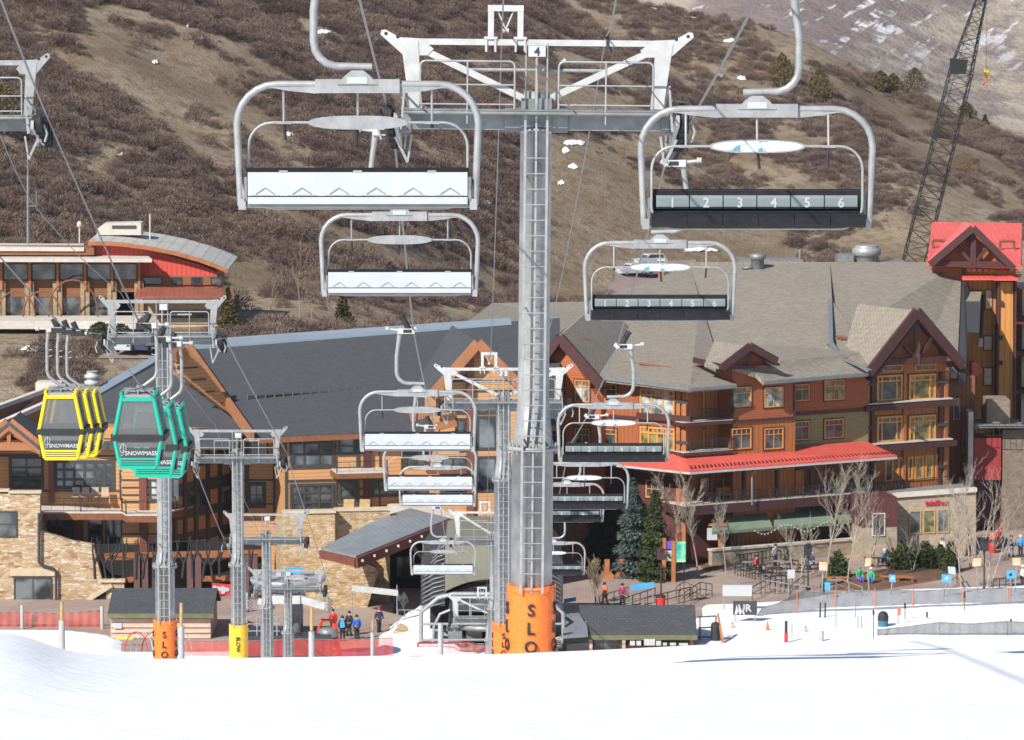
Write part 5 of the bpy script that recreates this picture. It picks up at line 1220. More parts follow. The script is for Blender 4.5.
# central facade right of the side wall
fL0 = Face(258, 500, 323, 0)
mb = MB(); fL0.poly(mb, [(240, 600), (240, 440), (290, 438), (290, 600)], -12, 0); mb.build('wall', M['l_am'], lodge)
mb = MB(); tb_(mb, fL0, 240, 290, (462, 480, 504)); 
for x in (247, 275): fL0.box(mb, x-2, 440, x+2, 512, 0, .1)
mb.build('battens', M['char'], lodge)
fL0.window(lodge, 247, 482, 266, 508, 2, 2, 0, frame='char', trim=None, glass='glassb', fw=.3)
fL0.window(lodge, 250, 440, 268, 456, 2, 1, 0, frame='char', trim=None, glass='glassb')
mb = MB(); fL2.poly(mb, [(284, 600), (284, 438.5), (530, 434), (530, 600)], -14, 0); mb.build('wall', siding('amber_front_siding', (.53, .28, .12), R(12), .3, False, .05), lodge)
for x0, y0, x1, y1, c_, r_, g_ in ((289.5, 440, 334, 466, 3, 2, 'glassb'), (338, 437, 356, 456, 1, 1, 'glassb'), (289.5, 482, 334, 511, 3, 3, 'glass'), (338, 480, 356, 503, 1, 1, 'glass'), (372, 478, 400, 498, 2, 2, 'glass'), (404, 446, 428, 470, 2, 2, 'glass'), (404, 480, 428, 500, 2, 2, 'glass')):
    fL2.window(lodge, x0, y0-(x0-330)*.03, x1, y1-(x0-330)*.03, c_, r_, 0, frame='char', trim=None, glass=g_, mw=.16, fw=.22)
mb = MB()
for x, w_ in ((286, 2), (336, 1.2), (358, 3), (380, 1.2), (402, 1.5)): fL2.box(mb, x-w_/2, 438, x+w_/2, 512, 0, .12)
for y in (446, 453, 467.5, 478.5, 489, 497, 505): fL2.box(mb, 334, y-.7, 372, y+.7, 0, .07); 
fL2.box(mb, 285, 467, 336, 468.5, 0, .1); fL2.box(mb, 285, 479.5, 336, 481.5, 0, .1)
mb.build('battens', M['char'], lodge)
mb = MB(); fL2.box(mb, 364, 440, 371, 512, 0, .35); mb.build('maroon_column', M['maroon'], lodge)
mb = MB(); fL2.box(mb, 336, 473.5, 388, 478.5, 0, 2.8, 1); fL2.box(mb, 337, 471.8, 387, 473.4, 0, 2.7, 0); o = mb.build('balcony', [M['conc'], M['brownw']], lodge)
mb = MB(); rail(mb, [fL2.pt(337, 476, 2.6), fL2.pt(387, 474, 2.6)], 1.05, .8, .025, post=2); mb.build('railing', M['black'], o)
# main roofs
rf = MB(); rp0, rp1 = W(188, 345, 346), W(560, 318, 350); e0, e1 = W(253, 437, 317), W(560, 424, 321)
rf.prism([rp0, rp1, e1, e0], (0, 0, -.4)); rf.prism([rp0, rp1, W(560, 345, 372), W(188, 372, 372)], (0, 0, -.4)); r_ = rf.build('roof', M['l_roof'], lodge)
mb = MB(); mb.prism([W(188, 342, 346.3), W(510, 319.5, 349.6), W(512, 326.5, 348.4), W(188, 350, 344.2)], (0, 0, .15)); mb.build('ridge_cap', M['ridgem'], r_)
mb = MB(); mb.tube([W(248, 401, 328)+Vector((0, 0, .4)), W(368, 394, 330)+Vector((0, 0, .4))], .12, 6)
for i in range(14): c = W(248+i*9, 401-i*.55, 328+i*.15)+Vector((0, 0, .4)); mb.tube([c+Vector((0, 0, .1)), c-Vector((0, .3, .5))], .09, 5)
mb.build('snow_guard', M['char'], r_)
mb = MB(); mb.bar(W(187, 345, 345.5), W(252, 437, 316.5), .35, .8); mb.bar(e0-Vector((0, 0, .3)), e1-Vector((0, 0, .3)), .3, .4, 1); mb.build('barge_board', [M['barge'], M['brownw']], lodge)
# amber gable wall beneath the rake
fG = Face(215, 400, 326, 38); mb = MB(); fG.poly(mb, [(180, 374), (174, 352), (188, 347), (250, 430), (244, 426)], -.4, 0); gw = mb.build('gable_wall', siding('amber_gable_siding', (.53, .28, .12), R(38), .3, False, .05), lodge)
mb = MB(); 
for y in (357, 368, 379.5, 391.5, 403): fG.box(mb, 172+max(0, (y-368))*1.25+5, y-.7, 190+(y-357)*.72, y+.7, 0, .08)
mb.build('battens', M['char'], gw)
mb = MB(); fG.poly(mb, [(176, 352), (186, 347), (190, 356), (184, 364), (177, 362)], .1, 1.2); mb.build('bracket', M['brownw'], gw)
rf = MB(); rf.prism([W(88, 398, 334), W(156, 362, 342), W(246, 428, 321), W(238, 445, 316), W(150, 445, 316), W(116, 420, 324)], (0, 0, -.35)); rf.prism([W(70, 408, 331), W(88, 398, 334), W(116, 420, 324), W(150, 445, 316), W(45, 445, 318), W(30, 430, 322)], (0, 0, -.35))
r2 = rf.build('roof', M['l_roof'], lodge)
mb = MB(); mb.prism([W(84, 396, 334.5), W(153, 358.5, 342.6), W(157, 363, 341.5), W(90, 402, 333)], (0, 0, .2)); mb.build('ridge_cap', M['ridgem'], r2)
# front cross gable and low eaves at far left
fH = Face(12, 450, 313, 0)
mb = MB(); fH.poly(mb, [(-40, 462), (9, 424), (40, 448), (40, 452), (9, 434), (-40, 470)], -.3, .3)
for a, b_ in (((-40, 462), (9, 423)), ((9, 423), (43, 450))): mb.bar(fH.pt(*a, .6), fH.pt(*b_, .6), .3, .9)
mb.bar(fH.pt(-30, 447, .4), fH.pt(36, 447, .4), .3, .5); mb.bar(fH.pt(9, 428, .4), fH.pt(9, 446, .4), .3, .3)
pp = [fH.pt(9-34*math.cos(R(a)), 455-10*math.sin(R(a)), .35) for a in range(0, 181, 20)]
for a, b_ in zip(pp[:-1], pp[1:]): mb.bar(a, b_, .3, .5)
mb.build('timber_gable', M['barge'], lodge)
mb = MB(); ap = fH.pt(9, 421.5, .8); mb.prism([fH.pt(44, 450, .8), ap, ap-fH.n*16, fH.pt(44, 450, .8)-fH.n*16], (0, 0, -.3)); mb.prism([fH.pt(-42, 463, .8), ap, ap-fH.n*16, fH.pt(-42, 463, .8)-fH.n*16], (0, 0, -.3)); mb.build('roof', M['l_roof'], lodge)
mb = MB()
for (xa, ya, Da), (xb, yb_, Db) in (((-40, 421, 320), (48, 389, 330)), ((-30, 437, 315), (47, 403, 322))):
    a_, b2 = W(xa, ya, Da), W(xb, yb_, Db); mb.bar(a_, b2, .5, .35, 0); mb.bar(a_-Vector((0, -.1, .75)), b2-Vector((0, -.1, .75)), .4, 1.0, 1)
    mb.prism([a_, b2, b2+Vector((0, 8, -1.5)), a_+Vector((0, 8, -1.5))], (0, 0, -.25), 0)
mb.bar(W(0, 425, 321), W(47, 407, 322.5), .3, .6, 2)
mb.build('side_roof', [M['conc'], M['barge'], M['l_am']], lodge)
mb = MB(); a_ = W(37, 402, 333); mb.box(a_.x, a_.x+1.9, 333, 335, a_.z, a_.z+1.0, 0); mb.box(a_.x-.1, a_.x+2, 332.9, 335.1, a_.z+1.0, a_.z+1.6, 1); mb.build('chimney', [M['l_am'], M['conc']], lodge)
mb = MB(); c = W(92, 396, 336); mb.lathe(c, [(.45, 0), (.45, .9), (.62, .95), (.62, 1.25), (.4, 1.3), (.4, 1.45), (.6, 1.5), (.6, 1.75), (.42, 1.8), (.42, 2.0), (.5, 2.05)], 16); mb.box(c.x-.6, c.x+.6, c.y-.6, c.y+.6, c.z-.9, c.z+.35); mb.build('roof_vent', M['paintw'], lodge)
# right gable of the lodge
fK = Face(478, 400, 316, 8)
M['l_amK'] = siding('amber_gable_front', (.53, .28, .12), R(8), .3, False, .05)
mb = MB(); fK.poly(mb, [(440, 600), (440, 392), (478, 346), (530, 400), (530, 600)], -10, 0); kw = mb.build('gable_wall', M['l_amK'], lodge)
mb = MB()
for y in (381, 391, 402): fK.box(mb, 452-(y-381)*.5, y-.8, 516, y+.8, 0, .08)
fK.box(mb, 452, 375, 470, 382, 0, .12)
mb.build('battens', M['char'], kw)
mb = MB()
for a, b_ in (((434, 393), (478, 343)), ((478, 343), (526, 392))): mb.bar(fK.pt(*a, 1.2), fK.pt(*b_, 1.2), .3, .75); mb.bar(fK.pt(*a, .6)-Vector((0, 0, .4)), fK.pt(*b_, .6)-Vector((0, 0, .4)), 1.0, .2)
mb.bar(fK.pt(410, 417, .9), fK.pt(446, 408, .9), .3, .7); mb.bar(fK.pt(436, 426, 1.4), fK.pt(456, 423, 1.4), 1.2, .4)
mb.build('barge_board', M['barge'], lodge)
mb = MB(); ap = fK.pt(478, 342, 1.2); mb.prism([fK.pt(433, 393.5, 1.2), ap, ap-fK.n*16, fK.pt(433, 393.5, 1.2)-fK.n*10], (0, 0, -.25)); mb.prism([fK.pt(527, 392.5, 1.2), ap, ap-fK.n*16, fK.pt(527, 392.5, 1.2)-fK.n*10], (0, 0, -.25)); mb.build('gable_roof', M['l_roof'], lodge)
mb = MB(); fK.box(mb, 467, 360, 474, 600, 0, .35); fK.box(mb, 428, 470, 467, 474, 0, 1.6); mb.build('maroon_column', plain('brown_column', (.17, .06, .035), .6), lodge)
for x0, y0, x1, y1, c_, r_ in ((455, 402, 466, 414, 2, 1), (476.5, 402, 497, 414, 2, 1), (476, 416, 497, 450, 1, 1), (455, 418, 466, 445, 1, 1), (476, 456, 497, 492, 1, 1), (440, 456, 466, 494, 2, 2)):
    fK.window(lodge, x0, y0, x1, y1, c_, r_, 0, frame='char', trim=None, glass='glassb', mw=.14, fw=.2)
# stone base, left
fS1 = Face(40, 560, 312, 0)
mb = MB(); fS1.poly(mb, [(-60, 620), (-60, 491), (9, 494), (9, 491.5), (40, 492), (40, 531), (70, 541), (93, 545), (102, 580), (124, 581), (124, 620)], -.9, 0); fS1.poly(mb, [(-60, 620), (-60, 515), (40, 515), (40, 545), (90, 560), (90, 620)], -9, -.91)
sw = mb.build('stone_wall', M['l_stone'], lodge)
mb = MB(); fS1.box(mb, -60, 489.5, 9, 491.8, -.6, .15); fS1.box(mb, 8.5, 491, 41, 493.5, -.6, .16); fS1.box(mb, 10, 568.5, 58, 576, 0, .12); fS1.box(mb, 100, 579.5, 125, 582.5, -.5, .2); mb.bar(fS1.pt(88, 600, .1), fS1.pt(112, 585, .1), .3, .3, 0); explode(mb, 'coping', plain('pale_sandstone', (.52, .42, .29), .85), sw)
fS1.window(lodge, -20, 511, 17, 537, 1, 2, .02, frame='char', trim=None); fS1.window(lodge, 14, 577, 52, 613, 2, 1, .02, frame='char', trim=None, glass='glassb')
mb = MB(); mb.tube([fS1.pt(39, 513, .3), fS1.pt(39, 562, .3), fS1.pt(41, 565, .3), fS1.pt(54, 569, .3), fS1.pt(56, 572, .3), fS1.pt(56, 615, .3)], .11, 8); mb.build('downpipe', M['char'], lodge)
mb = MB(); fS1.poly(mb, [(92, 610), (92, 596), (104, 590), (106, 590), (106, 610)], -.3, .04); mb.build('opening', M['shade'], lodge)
mb = MB(); fS1.poly(mb, [(8, 630), (8, 620), (60, 617), (116, 617), (124, 630)], .2, 1.2); mb.build('footing', M['l_stone'], lodge)
# undercroft below deck: beam, maroon posts, branching black supports
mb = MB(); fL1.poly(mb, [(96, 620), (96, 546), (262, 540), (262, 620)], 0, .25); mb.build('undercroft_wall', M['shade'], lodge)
mb = MB(); u0, u1 = W(94, 557, 313), W(262, 553, 316); mb.bar(u0, u1, .4, .5); mb.bar(W(94, 580, 314), W(262, 578, 316), .3, .4); mb.build('timber_beam', M['wood'], lodge)
mb = MB()
for x in (141.5, 194.5, 250.5): p = W(x, 588, 312.4); mb.box(p.x-.55, p.x-.08, 312, 312.8, Z0, p.z+2.6); mb.box(p.x+.08, p.x+.55, 312, 312.8, Z0, p.z+2.6)
mb.build('porch_column', plain('mauve_column', (.12, .055, .055), .6), lodge)
mb = MB(); rn = random.Random(3)
for i in range(17):
    x = 96+i*9.6+rn.uniform(-2, 2); yb = 580-rn.uniform(0, 3); p = W(x, yb, 312); dx = rn.uniform(-.6, .6)
    mb.tube([p, p+Vector((dx*.3, 0, 1.1)), p+Vector((dx, 0, 2.0)), p+Vector((dx*1.3, 0, 3.2))], [.12, .10, .07, .04], 6); mb.tube([p+Vector((dx*.3, 0, 1.1)), p+Vector((-dx*1.2+.2, 0, 2.2)), p+Vector((-dx*1.4+.2, 0, 3.0))], [.1, .07, .04], 5)
mb.tube([W(94, 545, 312), W(262, 538, 312)], .03, 5)
mb.build('branching_railing', M['black'], lodge)
# centre stone terrace
fS2 = Face(330, 560, 309, 8)
M['l_stone2'] = stone('golden_terrace_stone', [(.66, .56, .42), (.36, .20, .08), (.62, .48, .30), (.54, .32, .12), (.70, .62, .48), (.56, .38, .17), (.64, .50, .33)], R(8), 2.1, 5.8, .08, (.30, .21, .13))
mb = MB(); fS2.poly(mb, [(283, 612), (283, 514), (335, 511.5), (335, 612)], -.9, 0); fS2.poly(mb, [(334, 612), (334, 512), (390, 509.5), (390, 612)], -2.1, -1.2); fS2.poly(mb, [(283, 612), (283, 533), (390, 529), (390, 612)], -10, -2.11); fS2.poly(mb, [(310, 612), (322, 570), (352, 558), (378, 572), (366, 612)], -1, 1.4)
sw = mb.build('stone_wall', M['l_stone2'], lodge)
mb = MB(); fS2.box(mb, 283, 511, 336, 513.5, -1, .15); fS2.box(mb, 335, 508.7, 391, 511, -2.2, -1.1); explode(mb, 'coping', plain('terrace_coping', (.56, .46, .33), .85), sw)
mb = MB()
for x in (349, 365): p = fS2.pt(x, 509, -2.5); mb.box(p.x-.4, p.x+.4, p.y-.1, p.y+.1, p.z+.1, p.z+.75); mb.box(p.x-.4, p.x+.4, p.y-.6, p.y, p.z+.1, p.z+.5)
mb.build('terrace_seat', M['woodl'], lodge)
# metal entrance canopy
cn = MB(); P_ = lambda x, y, D: W(x, y, D)
top = [P_(321, 548, 303), P_(341, 541, 306), P_(384, 516, 311), P_(410, 508, 314), P_(450, 518, 309), P_(356, 556, 299)]
cn.prism(top, (0, 0, -.35)); cr1 = cn.build('entrance_canopy', M['zinc'], lodge)
mb = MB(); a_, b2 = P_(356, 557, 298.8), P_(450, 519, 308.8); c2, d2 = P_(321, 549, 302.8), P_(356, 557, 298.8)
mb.bar(a_-Vector((0, 0, .45)), b2-Vector((0, 0, .45)), .3, .75); mb.bar(c2-Vector((0, 0, .4)), d2-Vector((0, 0, .4)), .3, .6); mb.bar(P_(450, 519, 308.8)-Vector((0, 0, .4)), P_(478, 529, 312)-Vector((0, 0, .4)), .3, .7)
for i in range(8): c = a_.lerp(b2, (i+.5)/8)-Vector((0, .25, .35)); mb.box(c.x-.12, c.x+.12, c.y-.1, c.y, c.z-.14, c.z+.04, 1)
mb.build('fascia', [plain('red_brown_fascia', (.17, .05, .03), .6), M['conc']], cr1)
mb = MB(); mb.prism([P_(388, 503, 320), P_(440, 506, 316), P_(452, 518, 311), P_(408, 509, 314), P_(384, 516, 313)], (0, 0, -.3)); mb.prism([P_(450, 518, 309), P_(480, 528, 313), P_(470, 508, 318), P_(410, 508, 315)], (0, 0, -.3)); mb.build('upper_canopy', M['conc'], lodge)
mb = MB(); q = fS2; q.box(mb, 352, 545, 360, 590, -2, .9, 0); q.box(mb, 384, 548, 390, 584, -3, -1, 0); mb.build('stone_pier', M['l_stone2'], lodge)
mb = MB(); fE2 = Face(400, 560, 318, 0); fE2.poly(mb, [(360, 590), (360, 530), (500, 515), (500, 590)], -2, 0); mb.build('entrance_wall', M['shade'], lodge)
fE2.window(lodge, 372, 548, 381, 570, 1, 1, .02, frame='brownw', trim=None); None; fE2.window(lodge, 396, 556, 412, 578, 2, 1, .02, frame='char', trim=None)
mb = MB(); p = G(373, 590); mb.box(p.x-1.5, p.x+.2, p.y-.1, p.y+.1, Z0, Z0+1.3); mb.build('timber_gate', M['brownw'], lodge)
for x in (366, 379):
    pass
# beige roof behind the tall tower
bh = thing('rear_house', 'low building with a pale shingle roof behind the lodge and the tall tower', 'building', W(520, 345, 400))
mb = MB(); mb.prism([W(463, 325, 372), W(492, 303, 392), W(690, 300, 392), W(690, 345, 372)], (0, 0, -.4)); mb.build('roof', M['h_roof'], bh); mb = MB(); mb.box(W(470, 340, 374).x, W(680, 340, 374).x, 374, 392, -45, W(500, 335, 374).z); mb.build('wall', M['h_rust'], bh)
# ---------------------------------------------------------------- stations and sheds
def on_hill(x, y):
    D = 352.0
    while D < 758:
        p = W(x, y, D)
        if p.z <= hill_z(p.x, D): return Vector((p.x, D, hill_z(p.x, D)))
        D += 1.0
    return Vector((W(x, y, 757).x, 757, hill_z(W(x, y, 757).x, 757)))
st = thing('lift_station', 'olive chairlift station with louvred side and dark arched front behind the tall tower', 'lift station', W(492, 650, 290))
fP = Face(492, 600, 290, 0)
M['olive'] = plain('olive_station_panel', (.20, .195, .145), .55, 0, .08, .5)
mb = MB(); arch_ = [(x, 592-(1-((x-492)/48)**2)*13) for x in range(446, 539, 8)]
fP.poly(mb, [(445, 596), (445, 543), (460, 538), (524, 538), (539, 543), (539, 596)] + [(x, y) for x, y in arch_[::-1]], -12, 0); mb.build('roof_shell', M['olive'], st)
mb = MB()
for i in range(15):
    y0 = 541+i*4.4
    for s in (-1, 1):
        xa, xb = 492+s*47.2, 492+s*(71-max(0, (7-i))*2.2 if i < 7 else 71); pa = [fP.pt(xa, y0, 0), fP.pt((xa+xb)/2, y0+3.0, .1), fP.pt(xb, y0+10, -.4)]; mb.tube(pa, .045, 5)
explode(mb, 'louvre_rib', M['galv'], st)
mb = MB()
for s in (-1, 1): fP.poly(mb, [(492+s*47, 543), (492+s*62, 549), (492+s*71, 562), (492+s*71, 606), (492+s*47, 606)][::s], -12, -.3)
explode(mb, 'louvre_backing', M['dark'], st)
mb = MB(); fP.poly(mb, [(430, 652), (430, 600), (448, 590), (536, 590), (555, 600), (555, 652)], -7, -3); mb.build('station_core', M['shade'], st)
mb = MB(); fP.poly(mb, [(448, 612), (450, 596), (470, 587), (492, 584), (514, 587), (534, 596), (536, 612)], -2.9, -1.2); mb.build('dark_glazing', M['glass'], st)
mb = MB()
for pl in ([(421, 656), (421, 612), (438, 598), (453, 594), (531, 594), (546, 598), (563, 613), (564, 656)], [(421, 624), (563, 624)], [(453, 594), (455, 624)], [(531, 594), (529, 624)], [(432, 656), (434, 626), (440, 614), (450, 610)], [(548, 656), (552, 640), (560, 637), (564, 645)], [(421, 640), (563, 640)]):
    mb.tube([fP.pt(x, y, 1.5) for x, y in pl], .16 if len(pl) > 4 else .1, 6)
for x in (470, 492, 514): mb.tube([fP.pt(x, 594, 1.5), fP.pt(x, 624, 1.5)], .06, 5)
mb.build('steel_frame', M['galv2'], st)
mb = MB()
for x0, y0, x1, y1, d in ((448, 630, 462, 645, 1), (466, 627, 482, 640, .6), (434, 633, 444, 652, .2), (518, 630, 530, 650, .4)): fP.box(mb, x0, y0, x1, y1, -1, d)
c = fP.pt(492, 624, -1); mb.lathe(c, [(3.0, -.1), (3.1, 0), (3.1, .2), (2.9, .3)], 40)
mb.build('machinery', M['galv'], st)
mb = MB()
for a, b_ in (((418, 643), (474, 643)), ((418, 652), (474, 652)), ((418, 643), (418, 652)), ((474, 643), (474, 652))): mb.bar(fP.pt(*a, 3.2), fP.pt(*b_, 3.2), .14)
mb.build('loading_gate', plain('dark_red_paint', (.28, .02, .03), .5), st)

gs = thing('gondola_station', 'open steel gondola drive with a flat pale bullwheel on a thick grey column', 'lift station', W(290, 650, 280))
fQ = Face(287, 600, 278, 0)
mb = MB(); c = fQ.pt(288, 582, -1.5); mb.lathe(c, [(.5, .05), (2.3, .1), (2.5, .0), (2.6, .12), (2.6, .3), (2.45, .36), (2.3, .2), (.5, .25)], 44)
for i in range(8): a = i*math.pi/4; mb.bar(c+Vector((.4*math.cos(a), .4*math.sin(a), .3)), c+Vector((2.4*math.cos(a), 2.4*math.sin(a), .3)), .18, .12)
mb.build('bullwheel', M['galv2'], gs)
mb = MB(); c2 = Vector((fQ.pt(297, 600, -1.5).x, c.y, Z0)); mb.lathe(c2, [(.42, 0), (.42, c.z-Z0-1.2), (.6, c.z-Z0-1.1), (.6, c.z-Z0-.1)], 20); mb.build('column', M['galv'], gs)
mb = MB()
fQ.box(mb, 272, 596, 300, 604, -2, .6); fQ.box(mb, 262, 598, 272, 607, -1, .2); mb.bar(fQ.pt(300, 599, .3), fQ.pt(325, 606, .3), .35, .5); mb.bar(fQ.pt(258, 601, .3), fQ.pt(275, 604, .3), .35, .4)
fQ.box(mb, 284, 577, 304, 587, -1.5, -.6); fQ.box(mb, 276, 573, 281, 577, -1.5, -.9)
mb.build('drive_frame', M['paintw'], gs)
mb = MB()
for i in range(4): fQ.box(mb, 285.5+i*4.6, 580, 289+i*4.6, 582.5, -.6, -.57)
mb.build('vent_slot', M['dark'], gs)
mb = MB(); fQ.box(mb, 285, 569, 302, 573, -2.4, -1.6); mb.build('blue_tarpaulin', M['sky'], gs)
mb = MB(); fQ.box(mb, 246, 636, 330, 660, -4, .4); mb.build('platform', M['dark'], gs)
mb = MB(); 
for i in range(4): mb.tube([fQ.pt(247+i*10, 616, .3), fQ.pt(247+i*10, 637, .3)], .05, 5)
for y in (617, 624, 631): mb.tube([fQ.pt(247, y, .3), fQ.pt(280, y, .3)], .04, 5)
for x, y in ((247, 595), (327, 597)):
    for k in range(5): q = fQ.pt(x, y+k*3.2, .8); mb.lathe(q, [(.2, -.05), (.2, .05)], 12, axis='X'); mb.bar(q, q+Vector((.35, .3, -.35)), .07)
mb.build('guide_rail', M['galv2'], gs)
fr_ = MB()
for pl in ([(316, 656), (319, 628), (322, 620), (333, 620), (338, 656)], [(334, 616), (340, 656)], [(317, 640), (337, 644)], [(318, 631), (335, 631)], [(316, 648), (338, 652)]): fr_.tube([W(x, y, 279) for x, y in pl], .12, 6)
o = fr_.build('snow_blower', plain('red_machine_paint', (.75, .05, .02), .4), loc=W(328, 656, 279), label='red tubular machine frame standing beside the bullwheel station', cat='machine')
mb = MB(); p = W(328, 634, 279); mb.lathe(p, [(.45, -.3), (.7, -.1), (.7, .3), (.4, .45)], 12); mb.box(p.x-.8, p.x+.5, 278.6, 279.8, p.z-.9, p.z-.35); q = mb.build('engine', M['galv'], o); q.location = (0, 0, 0)

def shed(name, label, x0, x1, yr, ye, D, depth, wallmat, hipl=0, base=Z0):
    t = thing(name, label, 'shed', Vector((W((x0+x1)/2, ye, D).x, D, base))); z1 = W(0, ye, D).z; xa, xb = W(x0, ye, D).x, W(x1, ye, D).x
    zr = W(0, yr, D+depth).z; mb = MB()
    mb.prism([(xa+hipl, D-.4, z1), (xb, D-.4, z1), (xb, D+depth, zr), (xa, D+depth, zr)], (0, 0, -.22)); mb.prism([(xa, D+depth+.02, zr), (xb, D+depth+.02, zr), (xb, D+2*depth, z1), (xa, D+2*depth, z1)], (0, 0, -.22))
    if hipl: mb.prism([(xa+hipl, D-.4, z1), (xa, D+depth, zr), (xa+.1, D+depth, zr-1.5), (xa+.2, D, z1-.3)], (-.1, 0, 0))
    mb.build('roof', M['l_roof'], t)
    mb = MB(); mb.box(xa+hipl+.2, xb-.25, D, D+2*depth-.6, base, z1-.02); mb.build('wall', wallmat, t)
    mb = MB(); mb.box(xa+hipl, xb, D-.46, D-.41, z1-.32, z1+.02); mb.build('fascia', plain('olive_fascia', (.14, .14, .07), .7), t)
    return t, xa, xb, z1
M['log'] = siding('striped_log_siding', (.55, .36, .27), 0, .42, False, .1, .45, .35)
M['brick'] = plain('reddish_stone', (.33, .17, .11), .85, 0, .3, 3)
t, xa, xb, z1 = shed('ticket_shed', 'small log shed with charcoal roof between the stone lodge and the gondola towers', 108, 214, 588, 613, 293, 3.6, M['log'])
mb = MB()
for i in range(6): mb.box(xa+.2, xb-.25, 292.88, 292.99, z1-.62-i*.40, z1-.42-i*.40)
explode(mb, 'log_course', plain('pale_log', (.66, .47, .37), .8), t)
mb = MB(); mb.box(xa+.4, xa+1.0, 292.8, 292.86, z1-1.1, z1-.7); mb.build('notice', M['white'], t)
mb = MB(); mb.box(xa+.6, xa+1.9, 292.7, 292.76, z1-2.4, z1-1.75); q = mb.build('yellow_sign', plain('yellow_sign', (.85, .66, .05), .5), t); mb = MB()
for i in range(3): mb.bar((xa+.75+i*.5, 292.68, z1-1.9), (xa+1.05+i*.5, 292.68, z1-1.95), .08, .03); mb.bar((xa+.9+i*.5, 292.68, z1-1.9), (xa+.85+i*.5, 292.68, z1-2.35), .07, .03); mb.bar((xa+.7+i*.5, 292.68, z1-2.15), (xa+1.1+i*.5, 292.68, z1-2.2), .07, .03)
mb.build('sign_marks', M['black'], q)
t, xa, xb, z1 = shed('lift_hut', 'low hut with a wide charcoal roof and boxes on its counter behind the snow crest', 581, 697, 605, 634.5, 288, 3.4, M['brick'], .55, Z0)
fU = Face(640, 640, 287.9, 0); mb = MB(); fU.box(mb, 626, 638, 690, 646, -.1, .08); mb.build('opening', M['shade'], t)
for x0, x1, y in ((630, 635, 641), (636.5, 641, 641), (644, 655, 639), (656, 661, 641), (663, 667, 643), (670, 676, 643), (679, 688, 643.5)):
    mb = MB(); fU.box(mb, x0, y, x1, 645.5, .1, .4); mb.build('white_box', M['paintw'], t)
fU.window(t, 593.5, 638.5, 621, 651, 3, 1, .02, frame='char', trim=None, glass='glassb')
mb = MB(); fU.box(mb, 588.5, 636, 592.5, 656, 0, .3); fU.box(mb, 622, 636, 625.5, 656, 0, .3); explode(mb, 'log_post', M['log'], t)
mb = MB(); mb.prism([W(563, 614, 291), W(586, 612, 291), W(588, 634, 287), W(563, 636, 287)], (0, 0, -.2)); a = W(563, 655, 288).x; mb.box(a, W(588, 650, 288).x, 287.5, 291, Z0, W(0, 637, 287).z, 1); tag(mb.build('flat_roofed_lean_to', [plain('grey_flat_roof', (.16, .16, .19), .8), M['dark']], loc=W(575, 650, 289)), 'low dark lean-to with a grey flat roof left of the wide hut', 'shed')

# ---------------------------------------------------------------- crane, roof plant
def lattice(mb, p0, p1, w0, w1, n, r=.06, m=0):
    p0, p1 = Vector(p0), Vector(p1); d = (p1-p0).normalized(); a = d.cross(Vector((0, 1, 0))).normalized(); b = Vector((0, 1, 0))
    def cor(t): c = p0.lerp(p1, t); w = w0+(w1-w0)*t; return [c+a*w/2*i+b*w/2*j for i, j in ((-1, -1), (1, -1), (1, 1), (-1, 1))]
    for k in range(4): mb.tube([cor(0)[k], cor(1)[k]], r*1.5, 5, m)
    for i in range(n):
        A, B = cor(i/n), cor((i+1)/n)
        for k in range(4): mb.tube([A[k], B[(k+1) % 4]], r, 4, m); mb.tube([A[(k+1) % 4], B[k]], r*.8, 4, m) if i % 2 else None; mb.tube([A[k], A[(k+1) % 4]], r*.8, 4, m)
mb = MB(); c0, c1, c2 = W(905, 300, 420), W(961, 72, 420), W(984, -10, 420)
lattice(mb, c0, c1, 2.25, 2.25, 20, .04); lattice(mb, c1, c2, 2.2, .8, 9, .04)
q = W(961, 70, 420); mb.prism([W(950, 58, 418.7), W(968, 60, 418.7), W(966, 74, 418.7), W(950, 74, 418.7)], (0, .1, 0))
for dx in (-1.3, 1.6): mb.tube([c0+Vector((dx, 1.2, 0)), c2+Vector((dx*.3, 1.2, 0))], .04, 4)
mb.lathe(W(984, -4, 420), [(.5, -.2), (.55, 0), (.5, .2)], 12, axis='Y')
cr_base = W(902, 330, 421); mb.box(cr_base.x-2.5, cr_base.x+2.5, 417, 424, -46, -42); mb.tube([Vector((cr_base.x, 420, -42)), c0], .5, 6)
mb.build('crane_boom', plain('black_crane_paint', (.012, .012, .014), .6), loc=c0, label='tall dark lattice crane boom leaning right behind the hotel roof', cat='crane')
hk = thing('crane_hook', 'small yellow hook ball hanging on a cable right of the crane boom', 'crane hook', W(986, 73, 423))
mb = MB(); p = W(986.5, 73, 423); mb.lathe(p, [(.05, .4), (.22, .28), (.32, 0), (.22, -.28), (.1, -.4)], 14); mb.build('ball', M['yellow'], hk); mb = MB(); mb.tube([p, p+Vector((-.1, 0, 9))], .025, 4); mb.build('cable', M['dark'], hk); mb = MB(); mb.tube([p-Vector((0, 0, .4)), p-Vector((0, 0, .9)), p-Vector((.3, 0, 1.2)), p-Vector((-.1, 0, 1.4))], .1, 6); mb.build('hook', M['jk_orange'], hk)
hv = thing('rooftop_fan', 'round silver fan housing with ducts behind the hotel ridge', 'roof plant', W(866, 258, 382))
mb = MB(); c = W(866.5, 258, 382); mb.lathe(c, [(1.1, -1.5), (1.1, .2), (1.35, .3), (1.35, .9), (1.1, 1.0), (1.1, 1.2)], 20); mb.build('fan_housing', M['galv2'], hv)
